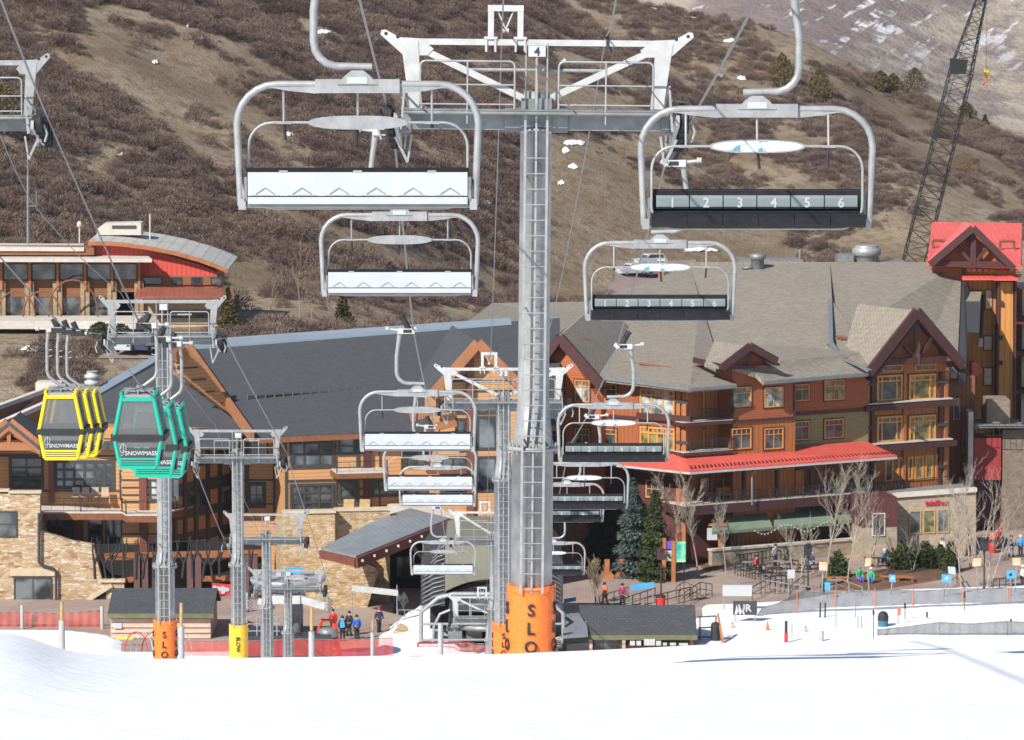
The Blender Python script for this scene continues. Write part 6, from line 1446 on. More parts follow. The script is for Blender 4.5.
mb = MB(); mb.box(c.x-2.8, c.x-1.3, 381, 384, c.z-2, c.z+.3); mb.box(c.x+1.3, c.x+3.6, 381, 384, c.z-2, c.z-.3); mb.box(c.x-12, c.x-6, 381, 384, c.z-2, c.z-.1); mb.tube([c+Vector((-6.2, 0, -1)), c+Vector((-6.2, 0, .8))], .15, 6); mb.build('duct', M['galv'], hv)

hv2 = thing('rooftop_vents', 'two short silver vents on the hotel ridge right of the numbered chair', 'roof plant', W(753, 268, 374))
for x, y, r_, h in ((747.5, 268, .45, .5), (757.5, 264, .6, 1.1)):
    mb = MB(); c = W(x, y+5, 374); mb.lathe(c, [(r_, -1), (r_, h*.8), (r_*1.25, h*.85), (r_*1.25, h*1.2), (r_*.7, h*1.3)], 14); mb.box(c.x-r_*1.4, c.x+r_*1.4, c.y-.8, c.y+.8, c.z-1.5, c.z); mb.build('vent', M['galv'], hv2)
# ---------------------------------------------------------------- trees and plants
def spray_cone(mb, H, Rr, n, seed, z0=.4, sag=.35, leaf=.28):
    rnd = random.Random(seed)
    for i in range(n):
        t = rnd.random()**1.15; z = z0+(H-z0)*t; lay = .75+.25*math.sin(z*5.5); rr = Rr*(1-t)**.85*(.35+.65*rnd.random()**.5)*lay+.05
        a = rnd.uniform(0, 6.283); rr *= 1+.15*math.sin(a*5+z*2)
        c = Vector((rr*math.cos(a), rr*math.sin(a), z-rr*sag)); d = Vector((math.cos(a), math.sin(a), rnd.uniform(-.5, .15))).normalized(); s = d.cross(Vector((0, 0, 1))).normalized(); s.rotate(Matrix.Rotation(rnd.uniform(-1, 1), 3, d))
        L = leaf*rnd.uniform(.7, 1.5)
        mb.add([c-s*L*.35, c+s*L*.35, c+d*L+Vector((0, 0, -.08))], [(0, 1, 2)]); 
        if i % 2: mb.add([c-s*L*.3+Vector((0, 0, .1)), c+s*L*.2, c+d*L*.6+Vector((0, 0, .25))], [(0, 1, 2)])
def conifer(p, H, Rr, mt, label, grp, seed, n=5200, name='spruce_tree'):
    t = thing(name, label, 'tree', p, grp); mb = MB(); mb.tube([(0, 0, -.3), (0, 0, H*.5), (0, 0, H*.97)], [H*.022, H*.014, .02], 7); o = mb.build('trunk', M['bark']); o.parent = t
    mb = MB(); spray_cone(mb, H, Rr, n, seed); o = mb.build('crown', mt); o.parent = t; return t
def leafmat(name, a, b_):
    m, nt, b = newmat(name); g = nt.nodes.new('ShaderNodeNewGeometry'); n = noisen(nt, objco(nt), 1.6, 3)
    q = mix(nt, g.outputs['Random Per Island'], a, b_); nt.links.new(mix(nt, math_(nt, 'MULTIPLY', n, .5), q, tuple(x*.6 for x in a)), b.inputs['Base Color'])
    b.inputs['Roughness'].default_value = .8; b.inputs['Specular IOR Level'].default_value = .15; return m
M['bark'] = plain('dark_bark', (.09, .065, .05), .9, 0, .3, 3); M['aspen'] = plain('pale_aspen_bark', (.36, .31, .25), .8, 0, .25, 2); M['twig'] = plain('straw_twigs', (.33, .25, .17), .85, 0, .2, 2)
M['nb'] = leafmat('blue_spruce_needles', (.06, .085, .075), (.14, .18, .165)); M['ng'] = leafmat('green_spruce_needles', (.045, .06, .025), (.10, .12, .05)); M['nd'] = leafmat('dark_spruce_needles', (.015, .025, .015), (.04, .055, .035))
M['jun'] = leafmat('juniper_foliage', (.09, .075, .025), (.19, .14, .05)); M['mulch'] = plain('brown_mulch', (.15, .075, .04), .95, 0, .35, 2, .05)
for x, yb, yt, Rp, mt, lb, D in ((632, 556, 480, 17, 'nb', 'blue-grey spruce, tallest of the clump beside the orange hotel wall', 328), (655, 556, 492, 15, 'ng', 'olive-green spruce just right of the blue-grey one', 326), (609, 553, 497, 14, 'nd', 'dark shaded spruce left of the blue-grey one', 331), (596, 552, 512, 11, 'nd', 'small dark spruce nearest the tall tower', 333), (643, 552, 505, 9, 'nd', 'dark young spruce wedged between the blue-grey and olive spruces', 331)):
    D = D-4; p = W(x, yb, D); p.z = Z0; zt = W(x, yt, D).z; conifer(p, zt-Z0, Rp*D/F*1.35, M[mt], lb, 'spruces beside the hotel', int(x))
p = G(951, 572); conifer(p, 2.4, .7, M['ng'], 'sparse young pine in front of the limestone shop front', 'young pines', 9, 900)
p = G(941, 570); conifer(p, 2.0, .6, M['ng'], 'short young pine left of the sparse one at the shop front', 'young pines', 10, 700)

def bare_tree(p, H, spread, label, grp, seed, mt='aspen', stems=1, dens=1.0, name='bare_aspen', r0=None):
    rnd = random.Random(seed); t = thing(name, label, 'tree', p, grp); tr = MB(); br = MB(); r0 = r0 or H*.007+.02
    def grow(b, pos, d, L, r, lvl):
        pts = [pos]; rs = [r]; q = pos.copy(); dd = d.copy(); n = 4
        for i in range(n):
            dd = (dd + Vector((rnd.uniform(-.16, .16), rnd.uniform(-.16, .16), .06))).normalized(); q = q + dd*L/n; pts.append(q.copy()); rs.append(r*(1-.75*(i+1)/n)+.006)
            if lvl < 3 and i >= (0 if lvl else 1):
                for k in range(int((3 if lvl == 0 else 2)*dens+rnd.random())):
                    a = rnd.uniform(0, 6.283); side = Vector((math.cos(a), math.sin(a), 0)); nd_ = (dd*rnd.uniform(.9, 1.3)+side*rnd.uniform(.5, .9)*spread).normalized(); grow(br, q.copy(), nd_, L*rnd.uniform(.28, .5), rs[-1]*.6, lvl+1)
        b.tube(pts, rs, 5 if lvl < 2 else 3, cap=False)
    for s in range(stems):
        d = Vector((rnd.uniform(-.35, .35), rnd.uniform(-.2, .2), 1)).normalized() if stems > 1 else Vector((rnd.uniform(-.05, .05), 0, 1)); grow(tr, Vector((rnd.uniform(-.1, .1)*stems, 0, -.1)), d, H, r0, 0)
    o = tr.build('trunk', M[mt]); o.parent = t; o = br.build('branches', M[mt]); o.parent = t; return t
BT = [(686, 578, 470, 1, .8, 'bare aspen left of the hanging wooden sign, before the porch corner'), (699, 577, 468, 1, .7, 'second bare aspen from the map kiosk, close to the wooden sign'), (727, 574, 495, 1, .7, 'slim bare tree right behind the hanging wooden sign'),
      (825, 583, 457, 1, .8, 'tall pale aspen in front of the right end of the green awnings'), (847, 585, 456, 1, .9, 'tall pale aspen nearest the maroon corrugated panel'), (798, 580, 515, 4, .8, 'many-stemmed bare shrub tree at the patio fence'), (870, 566, 505, 3, .7, 'wispy many-stemmed tree before the patio tables'),
      (912, 572, 522, 2, 1.0, 'low forked pale tree standing over the round green bush'), (943, 565, 500, 2, .7, 'slender aspen pair in front of the limestone shop lettering'), (962, 590, 490, 1, .9, 'crooked pale aspen right of the shop window'), (975, 568, 455, 4, .9, 'tall spreading bare tree at the right corner of the shop block'), (990, 590, 470, 3, 1.1, 'broad bare tree beside the black lamp post'), (738, 562, 520, 3, .8, 'thin grey shrub tree under the left green awning')]
for i, (x, yb, yt, stn, sp, lb) in enumerate(BT):
    p = G(x, yb); zt = W(x, yt, p.y).z; bare_tree(p, (zt-Z0)*.64, sp, lb, 'bare aspens in front of the hotel', 30+i, 'aspen', stn, 1.0 if stn == 1 else .55)
for x, yb, yt, stn, lb in ((566, 565, 512, 5, 'straw-coloured bare willow right behind the tall tower'), (596, 604, 572, 4, 'small twiggy bush by the person in the orange suit'), (575, 560, 520, 3, 'second straw-coloured willow beside the dark spruces'), (343, 575, 540, 3, 'small pale bare tree before the metal entrance canopy')):
    p = G(x, yb); zt = W(x, yt, p.y).z; bare_tree(p, zt-Z0, 1.0, lb, 'small bare trees', 70+x, 'twig', stn, .8, name='bare_willow')
for x, yb, yt in ((299, 322, 268), (312, 322, 285), (232, 330, 300), (330, 325, 292), (270, 318, 290)):
    p = on_hill(x, yb); zt = W(x, yt, p.y).z; bare_tree(p, zt-p.z, .5, {299: 'tallest thin bare aspen behind the lodge ridge', 312: 'thin bare aspen right of the tallest one behind the lodge', 232: 'bare aspen at the right end of the recreation centre', 330: 'rightmost thin bare aspen above the lodge ridge', 270: 'short bare aspen left of the tallest one behind the lodge'}[x], 'thin aspens at the foot of the hill', 90+x, 'twig', 1, .6)
for x, yb, H, Rr, lb in ((228, 332, 4.2, 1.2, 'yellowish young conifer at the right end of the recreation centre'), (343, 326, 3.6, 1.1, 'yellow-green young conifer behind the lodge ridge'), (0, 135, 6, 3.4, 'orange-brown juniper at the left edge of the hillside'), (782, 88, 5.6, 2.2, 'olive juniper beside the hanger of the nearest numbered chair'), (820, 104, 5.4, 2.3, 'olive juniper right of the hanger of the nearest numbered chair'), (881, 92, 3.4, 1.8, 'left one of two small junipers on the ridge'), (893, 94, 3.2, 1.7, 'right one of two small junipers on the ridge'), (914, 96, 4.8, 2.6, 'largest juniper standing on the ridge'), (967, 120, 3.2, 1.7, 'juniper on the ridge right of the crane boom'), (985, 129, 2.4, 1.2, 'smallest juniper on the ridge, lowest on the right'), (1004, 60, 2, 1, '')):
    if not lb: continue
    p = on_hill(x, yb); mt = M['jun']; t = thing('juniper_tree' if Rr > 1.25 or H < 3.3 else 'young_conifer', lb, 'tree', p, 'junipers on the hillside'); mb = MB(); mb.tube([(0, 0, -.3), (0, 0, H*.7)], [.16, .05], 6); o = mb.build('trunk', M['bark']); o.parent = t
    mb = MB(); rnd = random.Random(int(x)); 
    for i in range(1100):
        a = rnd.uniform(0, 6.28); zz = rnd.random(); w_ = (math.sin(math.pi*min(1, zz*.8+.2))**.7 if Rr > 1.25 else 1-zz)*Rr*rnd.random()**.4*(1+.25*math.sin(a*3+zz*7)); c = Vector((w_*math.cos(a), w_*math.sin(a), .2+zz*H)); d = Vector((rnd.uniform(-1, 1), rnd.uniform(-1, 1), rnd.uniform(0, 1.2))).normalized(); s = d.orthogonal().normalized(); mb.add([c-s*.13, c+s*.13, c+d*.4], [(0, 1, 2)])
    o = mb.build('crown', mt); o.parent = t
def shrub(x, yb, w, h, mt, label, n=1300, seed=0):
    p = G(x, yb); rnd = random.Random(seed+int(x)); mb = MB()
    for i in range(n):
        a = rnd.uniform(0, 6.28); ph = rnd.uniform(0, 1.57); r = rnd.random()**.3; lob = 1+.18*math.sin(a*4+seed)+.1*math.sin(ph*9); c = p+Vector((math.cos(a)*math.sin(ph)*w*r*lob, math.sin(a)*math.sin(ph)*w*.8*r*lob, math.cos(ph)*h*r*lob+.1)); d = Vector((rnd.uniform(-1, 1), rnd.uniform(-1, 1), rnd.uniform(-.2, 1))).normalized(); s = d.orthogonal().normalized(); mb.add([c-s*.09, c+s*.09, c+d*.3], [(0, 1, 2)])
    mb.build('green_shrub', mt, loc=p, label=label, cat='shrub', group='green shrubs along the plaza')
shrub(904, 571, 1.1, 1.9, M['ng'], 'rounded olive-green shrub under the forked pale tree'); shrub(925, 569, 1.4, 1.7, M['ng'], 'large dark green shrub right of the forked pale tree', 2000); shrub(838, 578, .9, 1.7, M['ng'], 'yellow-green shrub between the two tall pale aspens'); shrub(727, 562, .9, 1.0, M['ng'], 'low olive shrub at the foot of the hanging wooden sign'); shrub(102, 333-0, .1, .1, M['ng'], '') if False else None
for x, y, w, h, lb in ((100, 337, 1.4, 1.5, 'round dark green bush on the lawn before the recreation centre'), (121, 338, 1.2, 1.4, 'smaller green bush right of the round one on the recreation centre lawn')):
    p = on_hill(x, y+2); rnd = random.Random(int(x)); mb = MB()
    for i in range(900):
        a = rnd.uniform(0, 6.28); ph = rnd.uniform(0, 1.57); r = rnd.random()**.3; c = p+Vector((math.cos(a)*math.sin(ph)*w*r, math.sin(a)*math.sin(ph)*w*r, math.cos(ph)*h*r+.1)); d = Vector((rnd.uniform(-1, 1), rnd.uniform(-1, 1), rnd.uniform(0, 1))).normalized(); s = d.orthogonal().normalized(); mb.add([c-s*.1, c+s*.1, c+d*.3], [(0, 1, 2)])
    mb.build('green_shrub', M['ng'], loc=p, label=lb, cat='shrub', group='bushes on the terrace lawn')
def patch(name, pts, h, mt, label=None, kind='structure', z=Z0):
    q = [G(x, y, z) for x, y in pts]; mb = MB(); n = len(q); c = sum(q, Vector())/n
    vs = [Vector((p.x, p.y, z+.004)) for p in q] + [c+(p-c)*.8+Vector((0, 0, h)) for p in q] + [c+Vector((0, 0, h*1.2))]; fs = [(i, (i+1) % n, n+(i+1) % n, n+i) for i in range(n)] + [(n+i, n+(i+1) % n, 2*n) for i in range(n)]
    mb.add(vs, fs, 0, True); return mb.build(name, mt, loc=c, kind=kind, label=label)
patch('mulch_bed', [(700, 566), (712, 560), (735, 560), (738, 565), (725, 569), (704, 571)], .12, M['mulch']); patch('mulch_bed', [(828, 590), (850, 575), (890, 568), (940, 565), (952, 572), (940, 580), (880, 590)], .18, M['mulch']); patch('mulch_bed', [(580, 556), (660, 550), (692, 560), (660, 562), (600, 562)], .15, plain('sandy_path', (.40, .31, .22), .9))

# ---------------------------------------------------------------- people
def skin_mesh(name, verts, edges, radii, mt, parent, sub=1):
    me = bpy.data.meshes.new(name); me.from_pydata(verts, edges, []); o = bpy.data.objects.new(name, me); col.objects.link(o)
    md = o.modifiers.new('s', 'SKIN'); md.use_smooth_shade = True
    for i, r in enumerate(radii): v = me.skin_vertices[0].data[i]; v.radius = (r, r) if not isinstance(r, tuple) else r; v.use_root = (i == 0)
    if sub: o.modifiers.new('u', 'SUBSURF').levels = sub
    m2 = bpy.data.meshes.new_from_object(o.evaluated_get(bpy.context.evaluated_depsgraph_get())); bpy.data.objects.remove(o); m2.materials.clear(); m2.materials.append(mt)
    q = bpy.data.objects.new(name, m2); col.objects.link(q); q.parent = parent; return q
def make_person(pose, label):
    t = thing('person', label, 'person'); hp = .92 if pose != 'sit' else .5; ty = -.04
    st_ = {'stand': (.06, -.04), 'walk': (.24, -.22), 'sit': (.42, .40)}[pose]
    V = [(0, 0, hp), (0, 0, hp+.22), (0, ty*.5, hp+.46), (0, ty, hp+.58), (0, ty-.01, hp+.66), (0, ty-.02, hp+.76)]; E = [(0, 1), (1, 2), (2, 3), (3, 4), (4, 5)]; Rr = [.14, .13, .15, .07, .085, .09]
    legs = []
    for s, f in ((-1, st_[0]), (1, st_[1])):
        b = len(V)
        if pose == 'sit': V += [(s*.11, 0, hp), (s*.13, -.40, hp+.02), (s*.13, -.42, .08), (s*.14, -.56, .05)]
        else: V += [(s*.10, 0, hp-.06), (s*.11, -f*.5-.03, .48), (s*.12, -f*.55+(.05 if f < 0 else 0), .09), (s*.13, -f*.55-.13+(.05 if f < 0 else 0), .05)]
        E += [(0, b), (b, b+1), (b+1, b+2), (b+2, b+3)]; Rr += [.095, .07, .05, .045]; legs.append((b, b+3))
    arms = []
    for s, f in ((-1, -st_[0]), (1, st_[0] if pose != 'sit' else -st_[0])):
        b = len(V); k = -.18 if pose == 'sit' else -f*.5
        V += [(s*.19, ty*.5, hp+.50), (s*.27, k*.4, hp+.24), (s*.24, k-.10, hp+.02), (s*.23, k-.14, hp-.06)]; E += [(2, b), (b, b+1), (b+1, b+2), (b+2, b+3)]; Rr += [.07, .052, .042, .045]
    body = skin_mesh('body', V, E, Rr, M['skin'], t)
    jv = [0, 1, 2, 3] + list(range(14, 17)) + list(range(18, 21)); mp = {a: i for i, a in enumerate(jv)}
    skin_mesh('jacket', [V[i] for i in jv], [(mp[a], mp[b]) for a, b in E if a in mp and b in mp], [Rr[i]+(.035 if i != 3 else .02) for i in jv], M['jk_blue'], t)
    tv = [0] + list(range(6, 9)) + list(range(10, 13)); mp = {a: i for i, a in enumerate(tv)}
    skin_mesh('trousers', [V[i] for i in tv], [(mp[a], mp[b]) for a, b in E if a in mp and b in mp], [Rr[i]+.025 for i in tv], M['jk_black'], t)
    mb = MB(); hc = Vector(V[5])+Vector((0, .01, .03)); mb.lathe(hc, [(.115, -.03), (.13, .02), (.12, .08), (.08, .125), (.02, .145)], 14); o = mb.build('helmet', M['jk_black']); o.parent = t
    mb = MB(); mb.box(-.075, .075, hc.y-.125, hc.y-.09, hc.z-.045, hc.z+.005); o = mb.build('goggles', M['black']); o.parent = t
    for a in (9, 13):
        mb = MB(); c = V[a]; mb.box(c[0]-.06, c[0]+.06, c[1]-.06, c[1]+.22, 0, .12); mb.box(c[0]-.055, c[0]+.055, c[1]+.06, c[1]+.20, .12, .3); o = mb.build('boot', M['jk_black']); o.parent = t
    return t
protoP = {k: make_person(k, 'x') for k in ('stand', 'walk', 'sit')}; usedP = set()
def person(x, yf, pose, rot, label, jacket, trousers, hat='jk_black', back=None, h=1.0, p=None, grp=None):
    p = p or G(x, yf); mats = {'jacket': M[jacket], 'trousers': M[trousers], 'helmet': M[hat]}
    o = copy_tree(protoP[pose], p, R(rot), label, grp or 'people around the village', mats=mats); o.scale = (h, h, h)
    if back:
        mb = MB(); z = (1.30 if pose != 'sit' else .85); mb.prism([(-.15, .12, z-.28), (.15, .12, z-.28), (.17, .12, z+.05), (.10, .12, z+.2), (-.10, .12, z+.2), (-.17, .12, z+.05)], (0, .2, 0)); mb.tube([(-.1, .13, z+.18), (-.12, -.02, z+.22), (-.12, -.17, z+.0)], .02, 5); mb.tube([(.1, .13, z+.18), (.12, -.02, z+.22), (.12, -.17, z+.0)], .02, 5)
        q = mb.build('backpack', M[back]); q.parent = o
    return o
person(342.5, 640, 'stand', 180, 'person in black with a bright blue backpack at the bullwheel platform', 'jk_black', 'jk_black', 'jk_black', 'jk_sky', p=G(342.5, 641))
person(357, 640, 'stand', 200, 'person in a royal blue jacket beside the blue backpack', 'jk_blue', 'jk_black', 'jk_black')
person(379, 632, 'walk', 20, 'person in a navy and maroon jacket walking on the plaza', 'jk_navy', 'jk_black', 'jk_red')
person(396, 613, 'stand', 150, 'person in a white top under the end of the white banner', 'jk_white', 'jk_black', 'jk_grey', 'jk_black')
person(403.5, 614, 'walk', 40, 'person in a grey and white jacket and grey trousers by the white banner', 'jk_grey', 'jk_grey', 'jk_black')
person(605, 606, 'walk', -60, 'person in an orange ski suit above the wide hut roof', 'jk_orange', 'jk_orange', 'jk_black')
person(622.5, 607, 'stand', -20, 'person in a long maroon coat above the wide hut roof', 'jk_maroon', 'jk_black', 'jk_black')
person(822.5, 597, 'walk', 70, 'person in an olive top and dark trousers standing at the mesh fence', 'jk_olive', 'jk_navy', 'jk_grey')
person(859, 584, 'sit', 30, 'person in green with purple trousers seated on the left of the pair', 'jk_green', 'jk_purple', 'jk_green')
person(871, 585, 'sit', -10, 'person in green with blue trousers and white helmet seated under the orange sign', 'jk_green', 'jk_blue', 'jk_white')
person(1011, 557, 'walk', 160, 'person in grey trousers with a black backpack walking away on the plaza', 'jk_grey', 'jk_grey', 'jk_black', 'jk_black')
person(1020.5, 557, 'stand', 180, 'person in a light blue jacket and white helmet near the right edge', 'jk_sky', 'jk_black', 'jk_white')
person(1000, 549, 'walk', 120, 'person in black and red in front of the shaded terrace wall', 'jk_black', 'jk_black', 'jk_red', 'jk_red')
person(1021, 526, 'walk', 40, 'person with a blue hat highest up the plaza at the right edge', 'jk_olive', 'jk_navy', 'jk_blue')
person(993, 552, 'stand', 200, 'person in orange behind the broad bare tree', 'jk_orange', 'jk_black', 'jk_black')
person(942, 560, 'stand', 120, 'person in a white jacket before the limestone shop front', 'jk_white', 'jk_grey', 'jk_black')
person(1022, 588, 'stand', 90, 'person in white at the right end of the mesh fence', 'jk_white', 'jk_black', 'jk_white')
person(884, 566, 'sit', 40, 'person in teal seated among the patio tables', 'jk_teal', 'jk_black', 'jk_white')
person(747, 600, 'stand', 0, '', 'jk_teal', 'jk_black') if False else None
for x, y, ps, rt, lb, jk, tr_, ht, bp in ((756, 572, 'sit', 60, 'person in red seated at the second patio table', 'jk_red', 'jk_black', 'jk_black', None), (812, 569, 'sit', -40, 'person in navy seated at the table before the middle awning', 'jk_navy', 'jk_grey', 'jk_white', None), (892, 570, 'stand', 10, 'person in black standing among the right patio tables', 'jk_black', 'jk_black', 'jk_red', None),
        (775, 566, 'stand', 40, 'person in grey standing by the stone wall under the left awning', 'jk_grey', 'jk_navy', 'jk_black', None), (969, 556, 'walk', -70, 'person in olive walking past the shop corner', 'jk_olive', 'jk_black', 'jk_black', 'jk_red'), (333, 634, 'stand', 190, 'person in black and red standing at the red machine', 'jk_red', 'jk_black', 'jk_black', None), (349, 636, 'stand', 150, 'person all in black between the two blue jackets', 'jk_black', 'jk_black', 'jk_black', None)):
    person(x, y, ps, rt, lb, jk, tr_, ht, bp)
for o in protoP.values():
    for ch in list(o.children): bpy.data.objects.remove(ch)
    bpy.data.objects.remove(o)

# ---------------------------------------------------------------- fences and nets
def netmat(name, c, alpha, gx=.09, gz=.09):
    m, nt, b = newmat(name); v = objco(nt); s = sep(nt, v)
    fx = math_(nt, 'LESS_THAN', math_(nt, 'FRACT', math_(nt, 'DIVIDE', s[0], gx)), .25); fz = math_(nt, 'LESS_THAN', math_(nt, 'FRACT', math_(nt, 'DIVIDE', s[2], gz)), .25)
    a = math_(nt, 'ADD', math_(nt, 'MULTIPLY', math_(nt, 'MAXIMUM', fx, fz), .35), math_(nt, 'MULTIPLY_ADD', noisen(nt, v, 1.2, 3), .35, alpha-.15))
    nt.links.new(a, b.inputs['Alpha']); b.inputs['Base Color'].default_value = rgb(c); b.inputs['Roughness'].default_value = .7; return m
M['netg'] = netmat('grey_snow_net', (.14, .14, .15), .56); M['netr'] = netmat('red_snow_net', (.60, .05, .035), .32); M['netp'] = netmat('pink_faded_net', (.75, .25, .25), .06)
def net(name, top, bot, mt, label, cat='fence', grp=None, posts=(), pm='galv2', D=None):
    "top and bottom pixel lines of a hanging net; bottom stands on the ground"
    n = 60; xs = [top[0][0]+(top[-1][0]-top[0][0])*i/n for i in range(n+1)]; rn = random.Random(int(xs[0])); t_ = []; b_ = []
    for x in xs:
        yb = lerp(bot, x); Dx = D(x) if D else G(x, yb).y; wv = .10*math.sin(x*.7)+.05*math.sin(x*2.1); t_.append(W(x, lerp(top, x), Dx)+Vector((0, wv*.5, 0))); b_.append(W(x, yb, Dx)+Vector((0, wv, 0)))
    t = thing(name, label, cat, b_[0], grp); mb = MB(); nr = 5; vs = []
    for j in range(nr+1):
        for a, b2 in zip(t_, b_): q = b2.lerp(a, j/nr); q.y += .07*math.sin(q.x*1.7+j); vs.append(q)
    k = n+1; mb.add(vs, [(j*k+i, j*k+i+1, (j+1)*k+i+1, (j+1)*k+i) for j in range(nr) for i in range(n)], 0, True); mb.build('netting', mt, t)
    mb = MB(); mb.tube([p+Vector((0, .02, .01)) for p in t_], .025, 4); mb.build('top_rope', M['galv'] if pm != 'netr' else M['jk_red'], t)
    for x in posts:
        yb = lerp(bot, x); Dx = (D(x) if D else G(x, yb).y)-.12; a, b2 = W(x, lerp(top, x)-2, Dx), W(x, yb+1, Dx); mb = MB(); mb.tube([b2, a], .035, 6); mb.build('post', M['jk_orange'] if pm == 'o' else M[pm], t)
    return t
gf = 'grey mesh snow fences'
net('mesh_fence', [(757, 615.5), (762, 608), (780, 603), (797, 592), (840, 593), (880, 590), (920, 591), (960, 589), (1060, 588)], [(757, 618), (797, 612), (835, 607), (880, 606), (960, 603), (1060, 602)], M['netg'], 'long upper grey mesh fence running right from the dark banner board', grp=gf, posts=(797, 835, 875, 913, 963, 1008, 1050), pm='o', D=lambda x: G(x, lerp([(757, 621), (797, 616), (1060, 606)], x)).y)
net('mesh_fence', [(877, 630), (905, 627), (939, 622.5), (970, 624), (1006, 621.5), (1060, 624)], [(877, 641), (1060, 641)], M['netg'], 'short lower grey mesh fence at the right edge above the snow crest', grp=gf, posts=(877.5, 939, 1006), pm='galv2', D=lambda x: 293)
net('red_net', [(-30, 613), (30, 612), (60, 614), (104, 610)], [(-30, 628), (30, 629), (104, 628)], M['netr'], 'red mesh net hung in front of the golden stone wall', grp='red safety nets', D=lambda x: 298.5)
net('red_net', [(64, 643), (110, 644), (146, 645)], [(64, 649.5), (146, 650.5)], M['netp'], 'faded low pink net on the snow before the log shed', grp='red safety nets', D=lambda x: 290)
net('red_net', [(184, 641), (240, 641.5), (300, 639), (340, 640), (393, 638)], [(184, 656), (393, 656)], M['netr'], 'red mesh net stretched below the bullwheel station', grp='red safety nets', D=lambda x: 273)
net('red_net', [(418, 644), (490, 644)], [(418, 657), (490, 657)], M['netp'], 'faded pink net before the olive station', grp='red safety nets', D=lambda x: 274)
M['wrapg'] = plain('grey_wrapped_pole', (.36, .37, .36), .6, 0, .12, 4)
def pole(x, yt, yb, D, r, mt, label, wood=0.0, name='pole', grp='wrapped poles behind the snow crest'):
    a, b_ = W(x, yt, D), W(x, yb, D); z0 = min(b_.z, snow_z(b_.x, D) if D < 300 else b_.z)-.2; t = thing(name, label, 'pole', Vector((a.x, D, z0)), grp)
    mb = MB(); zt = a.z-(a.z-b_.z)*wood; mb.lathe((a.x, D, z0), [(r, 0), (r, zt-z0-.03), (r*.85, zt-z0)], 12); mb.build('sleeve', M[mt], t)
    if wood: mb = MB(); mb.tube([(a.x, D, zt-.1), (a.x+.02, D, a.z)], r*.55, 8); mb.build('timber_core', M['woodl'], t)
    return t
pole(61.5, 602, 650, 262, .2, 'wrapg', 'wrapped pole with a wooden top in front of the red net on the left', .38); pole(181, 603, 654, 262, .2, 'wrapg', 'wrapped pole with a wooden top right of the orange SLOW gondola pad', .45)
pole(311.5, 608, 660, 250, .19, 'wrapg', 'wrapped pole with a wooden top in front of the bullwheel station', .45); pole(440.5, 623, 658, 262, .17, 'wrapg', 'pale wrapped pole in front of the olive station', 0); pole(287.5, 622, 652, 266, .14, 'wrapg', 'short wrapped pole hidden under the bullwheel', .5)
pole(372.5, 620, 652, 270, .14, 'wrapg', 'short wrapped pole beside the person in navy', .4); pole(22, 605, 636, 297.5, .13, 'wrapg', 'leftmost short pole holding the red net', 0); pole(102, 606, 632, 297.5, .14, 'wrapg', 'short pole at the right end of the left red net', 0)
# striped hoops of the covered walkway
hp_ = thing('hoop_tunnel', 'row of white hoops of a covered walkway behind the orange gondola pad', 'hoop tunnel', W(158, 650, 284))
for i in range(9):
    mb = MB(); c = W(136+i*5.6, 651, 283+i*.4); mb.tube([c+Vector((.75*math.cos(R(a)), .3*math.cos(R(a)), 1.35*math.sin(R(a)))) for a in range(0, 181, 15)], .045, 6); mb.build('hoop', M['paintw'] if i % 3 else M['jk_red'], hp_)
# banner, boards, signs
def board(name, x0, y0, x1, y1, D, mt, label, cat='sign', grp=None, posts=(), tilt=0, text=None, base=None):
    base = base if base is not None else Z0; t = thing(name, label, cat, W((x0+x1)/2, y1, D), grp); mb = MB(); a, b_ = W(x0, y1, D), W(x1, y1+tilt, D); h = W(x0, y0, D).z-a.z
    mb.obox(a-Vector((0, .03, 0)), b_-a, Vector((0, .06, 0)), Vector((0, 0, h))); bo = mb.build('board', mt, t)
    for x in posts: p = W(x, y1, D); mb = MB(); mb.tube([(p.x, D+.06, base-.2), (p.x, D+.06, W(x, y0, D).z)], .04, 6); mb.build('post', M['galv2'], t)
    if text: mb = MB(); c = (a+b_)/2; mb.text(text, h*.72, (c.x, D-.04, c.z+h/2), (1, 0, 0), (0, 0, 1), .01); mb.build('lettering', M['white'], bo)
    return t
board('banner', 352, 585, 398, 591, 296, M['paintw'], 'long blank white banner stretched between posts on the plaza', 'banner', None, (352, 397), 5)
board('banner', 631, 585, 654, 590.5, 300, M['sky'], 'short light blue banner above the wide hut', 'banner', None, (631, 653), -3); board('banner', 564, 599, 576, 603, 300, M['sky'], 'small blue banner just right of the tall tower pad', 'banner', None, (566,), -2)
board('banner_board', 733, 601, 757, 615, 299, M['char'], 'dark board with white lettering at the left end of the mesh fence', 'sign', None, (735, 755), 0, ' UR'); board('banner_board', 722.5, 585, 752, 596, 305, M['white'], 'blank white board above the dark lettered board', 'sign', None, (724, 751))
t = [o_ for o_ in bpy.data.objects if o_.name.startswith('banner_board')][0]; mb = MB(); D = 298.9
for x0, x1, yt in ((734.5, 739, 604), (737, 743, 606), (741, 745, 608)): mb.prism([W(x0, 614.5, D), W(x1, 614.5, D), W((x0+x1)/2, yt, D)], (0, -.02, 0))
explode(mb, 'white_peak', M['paintw'], t)
gsn = 'small trail signs on poles along the mesh fence'
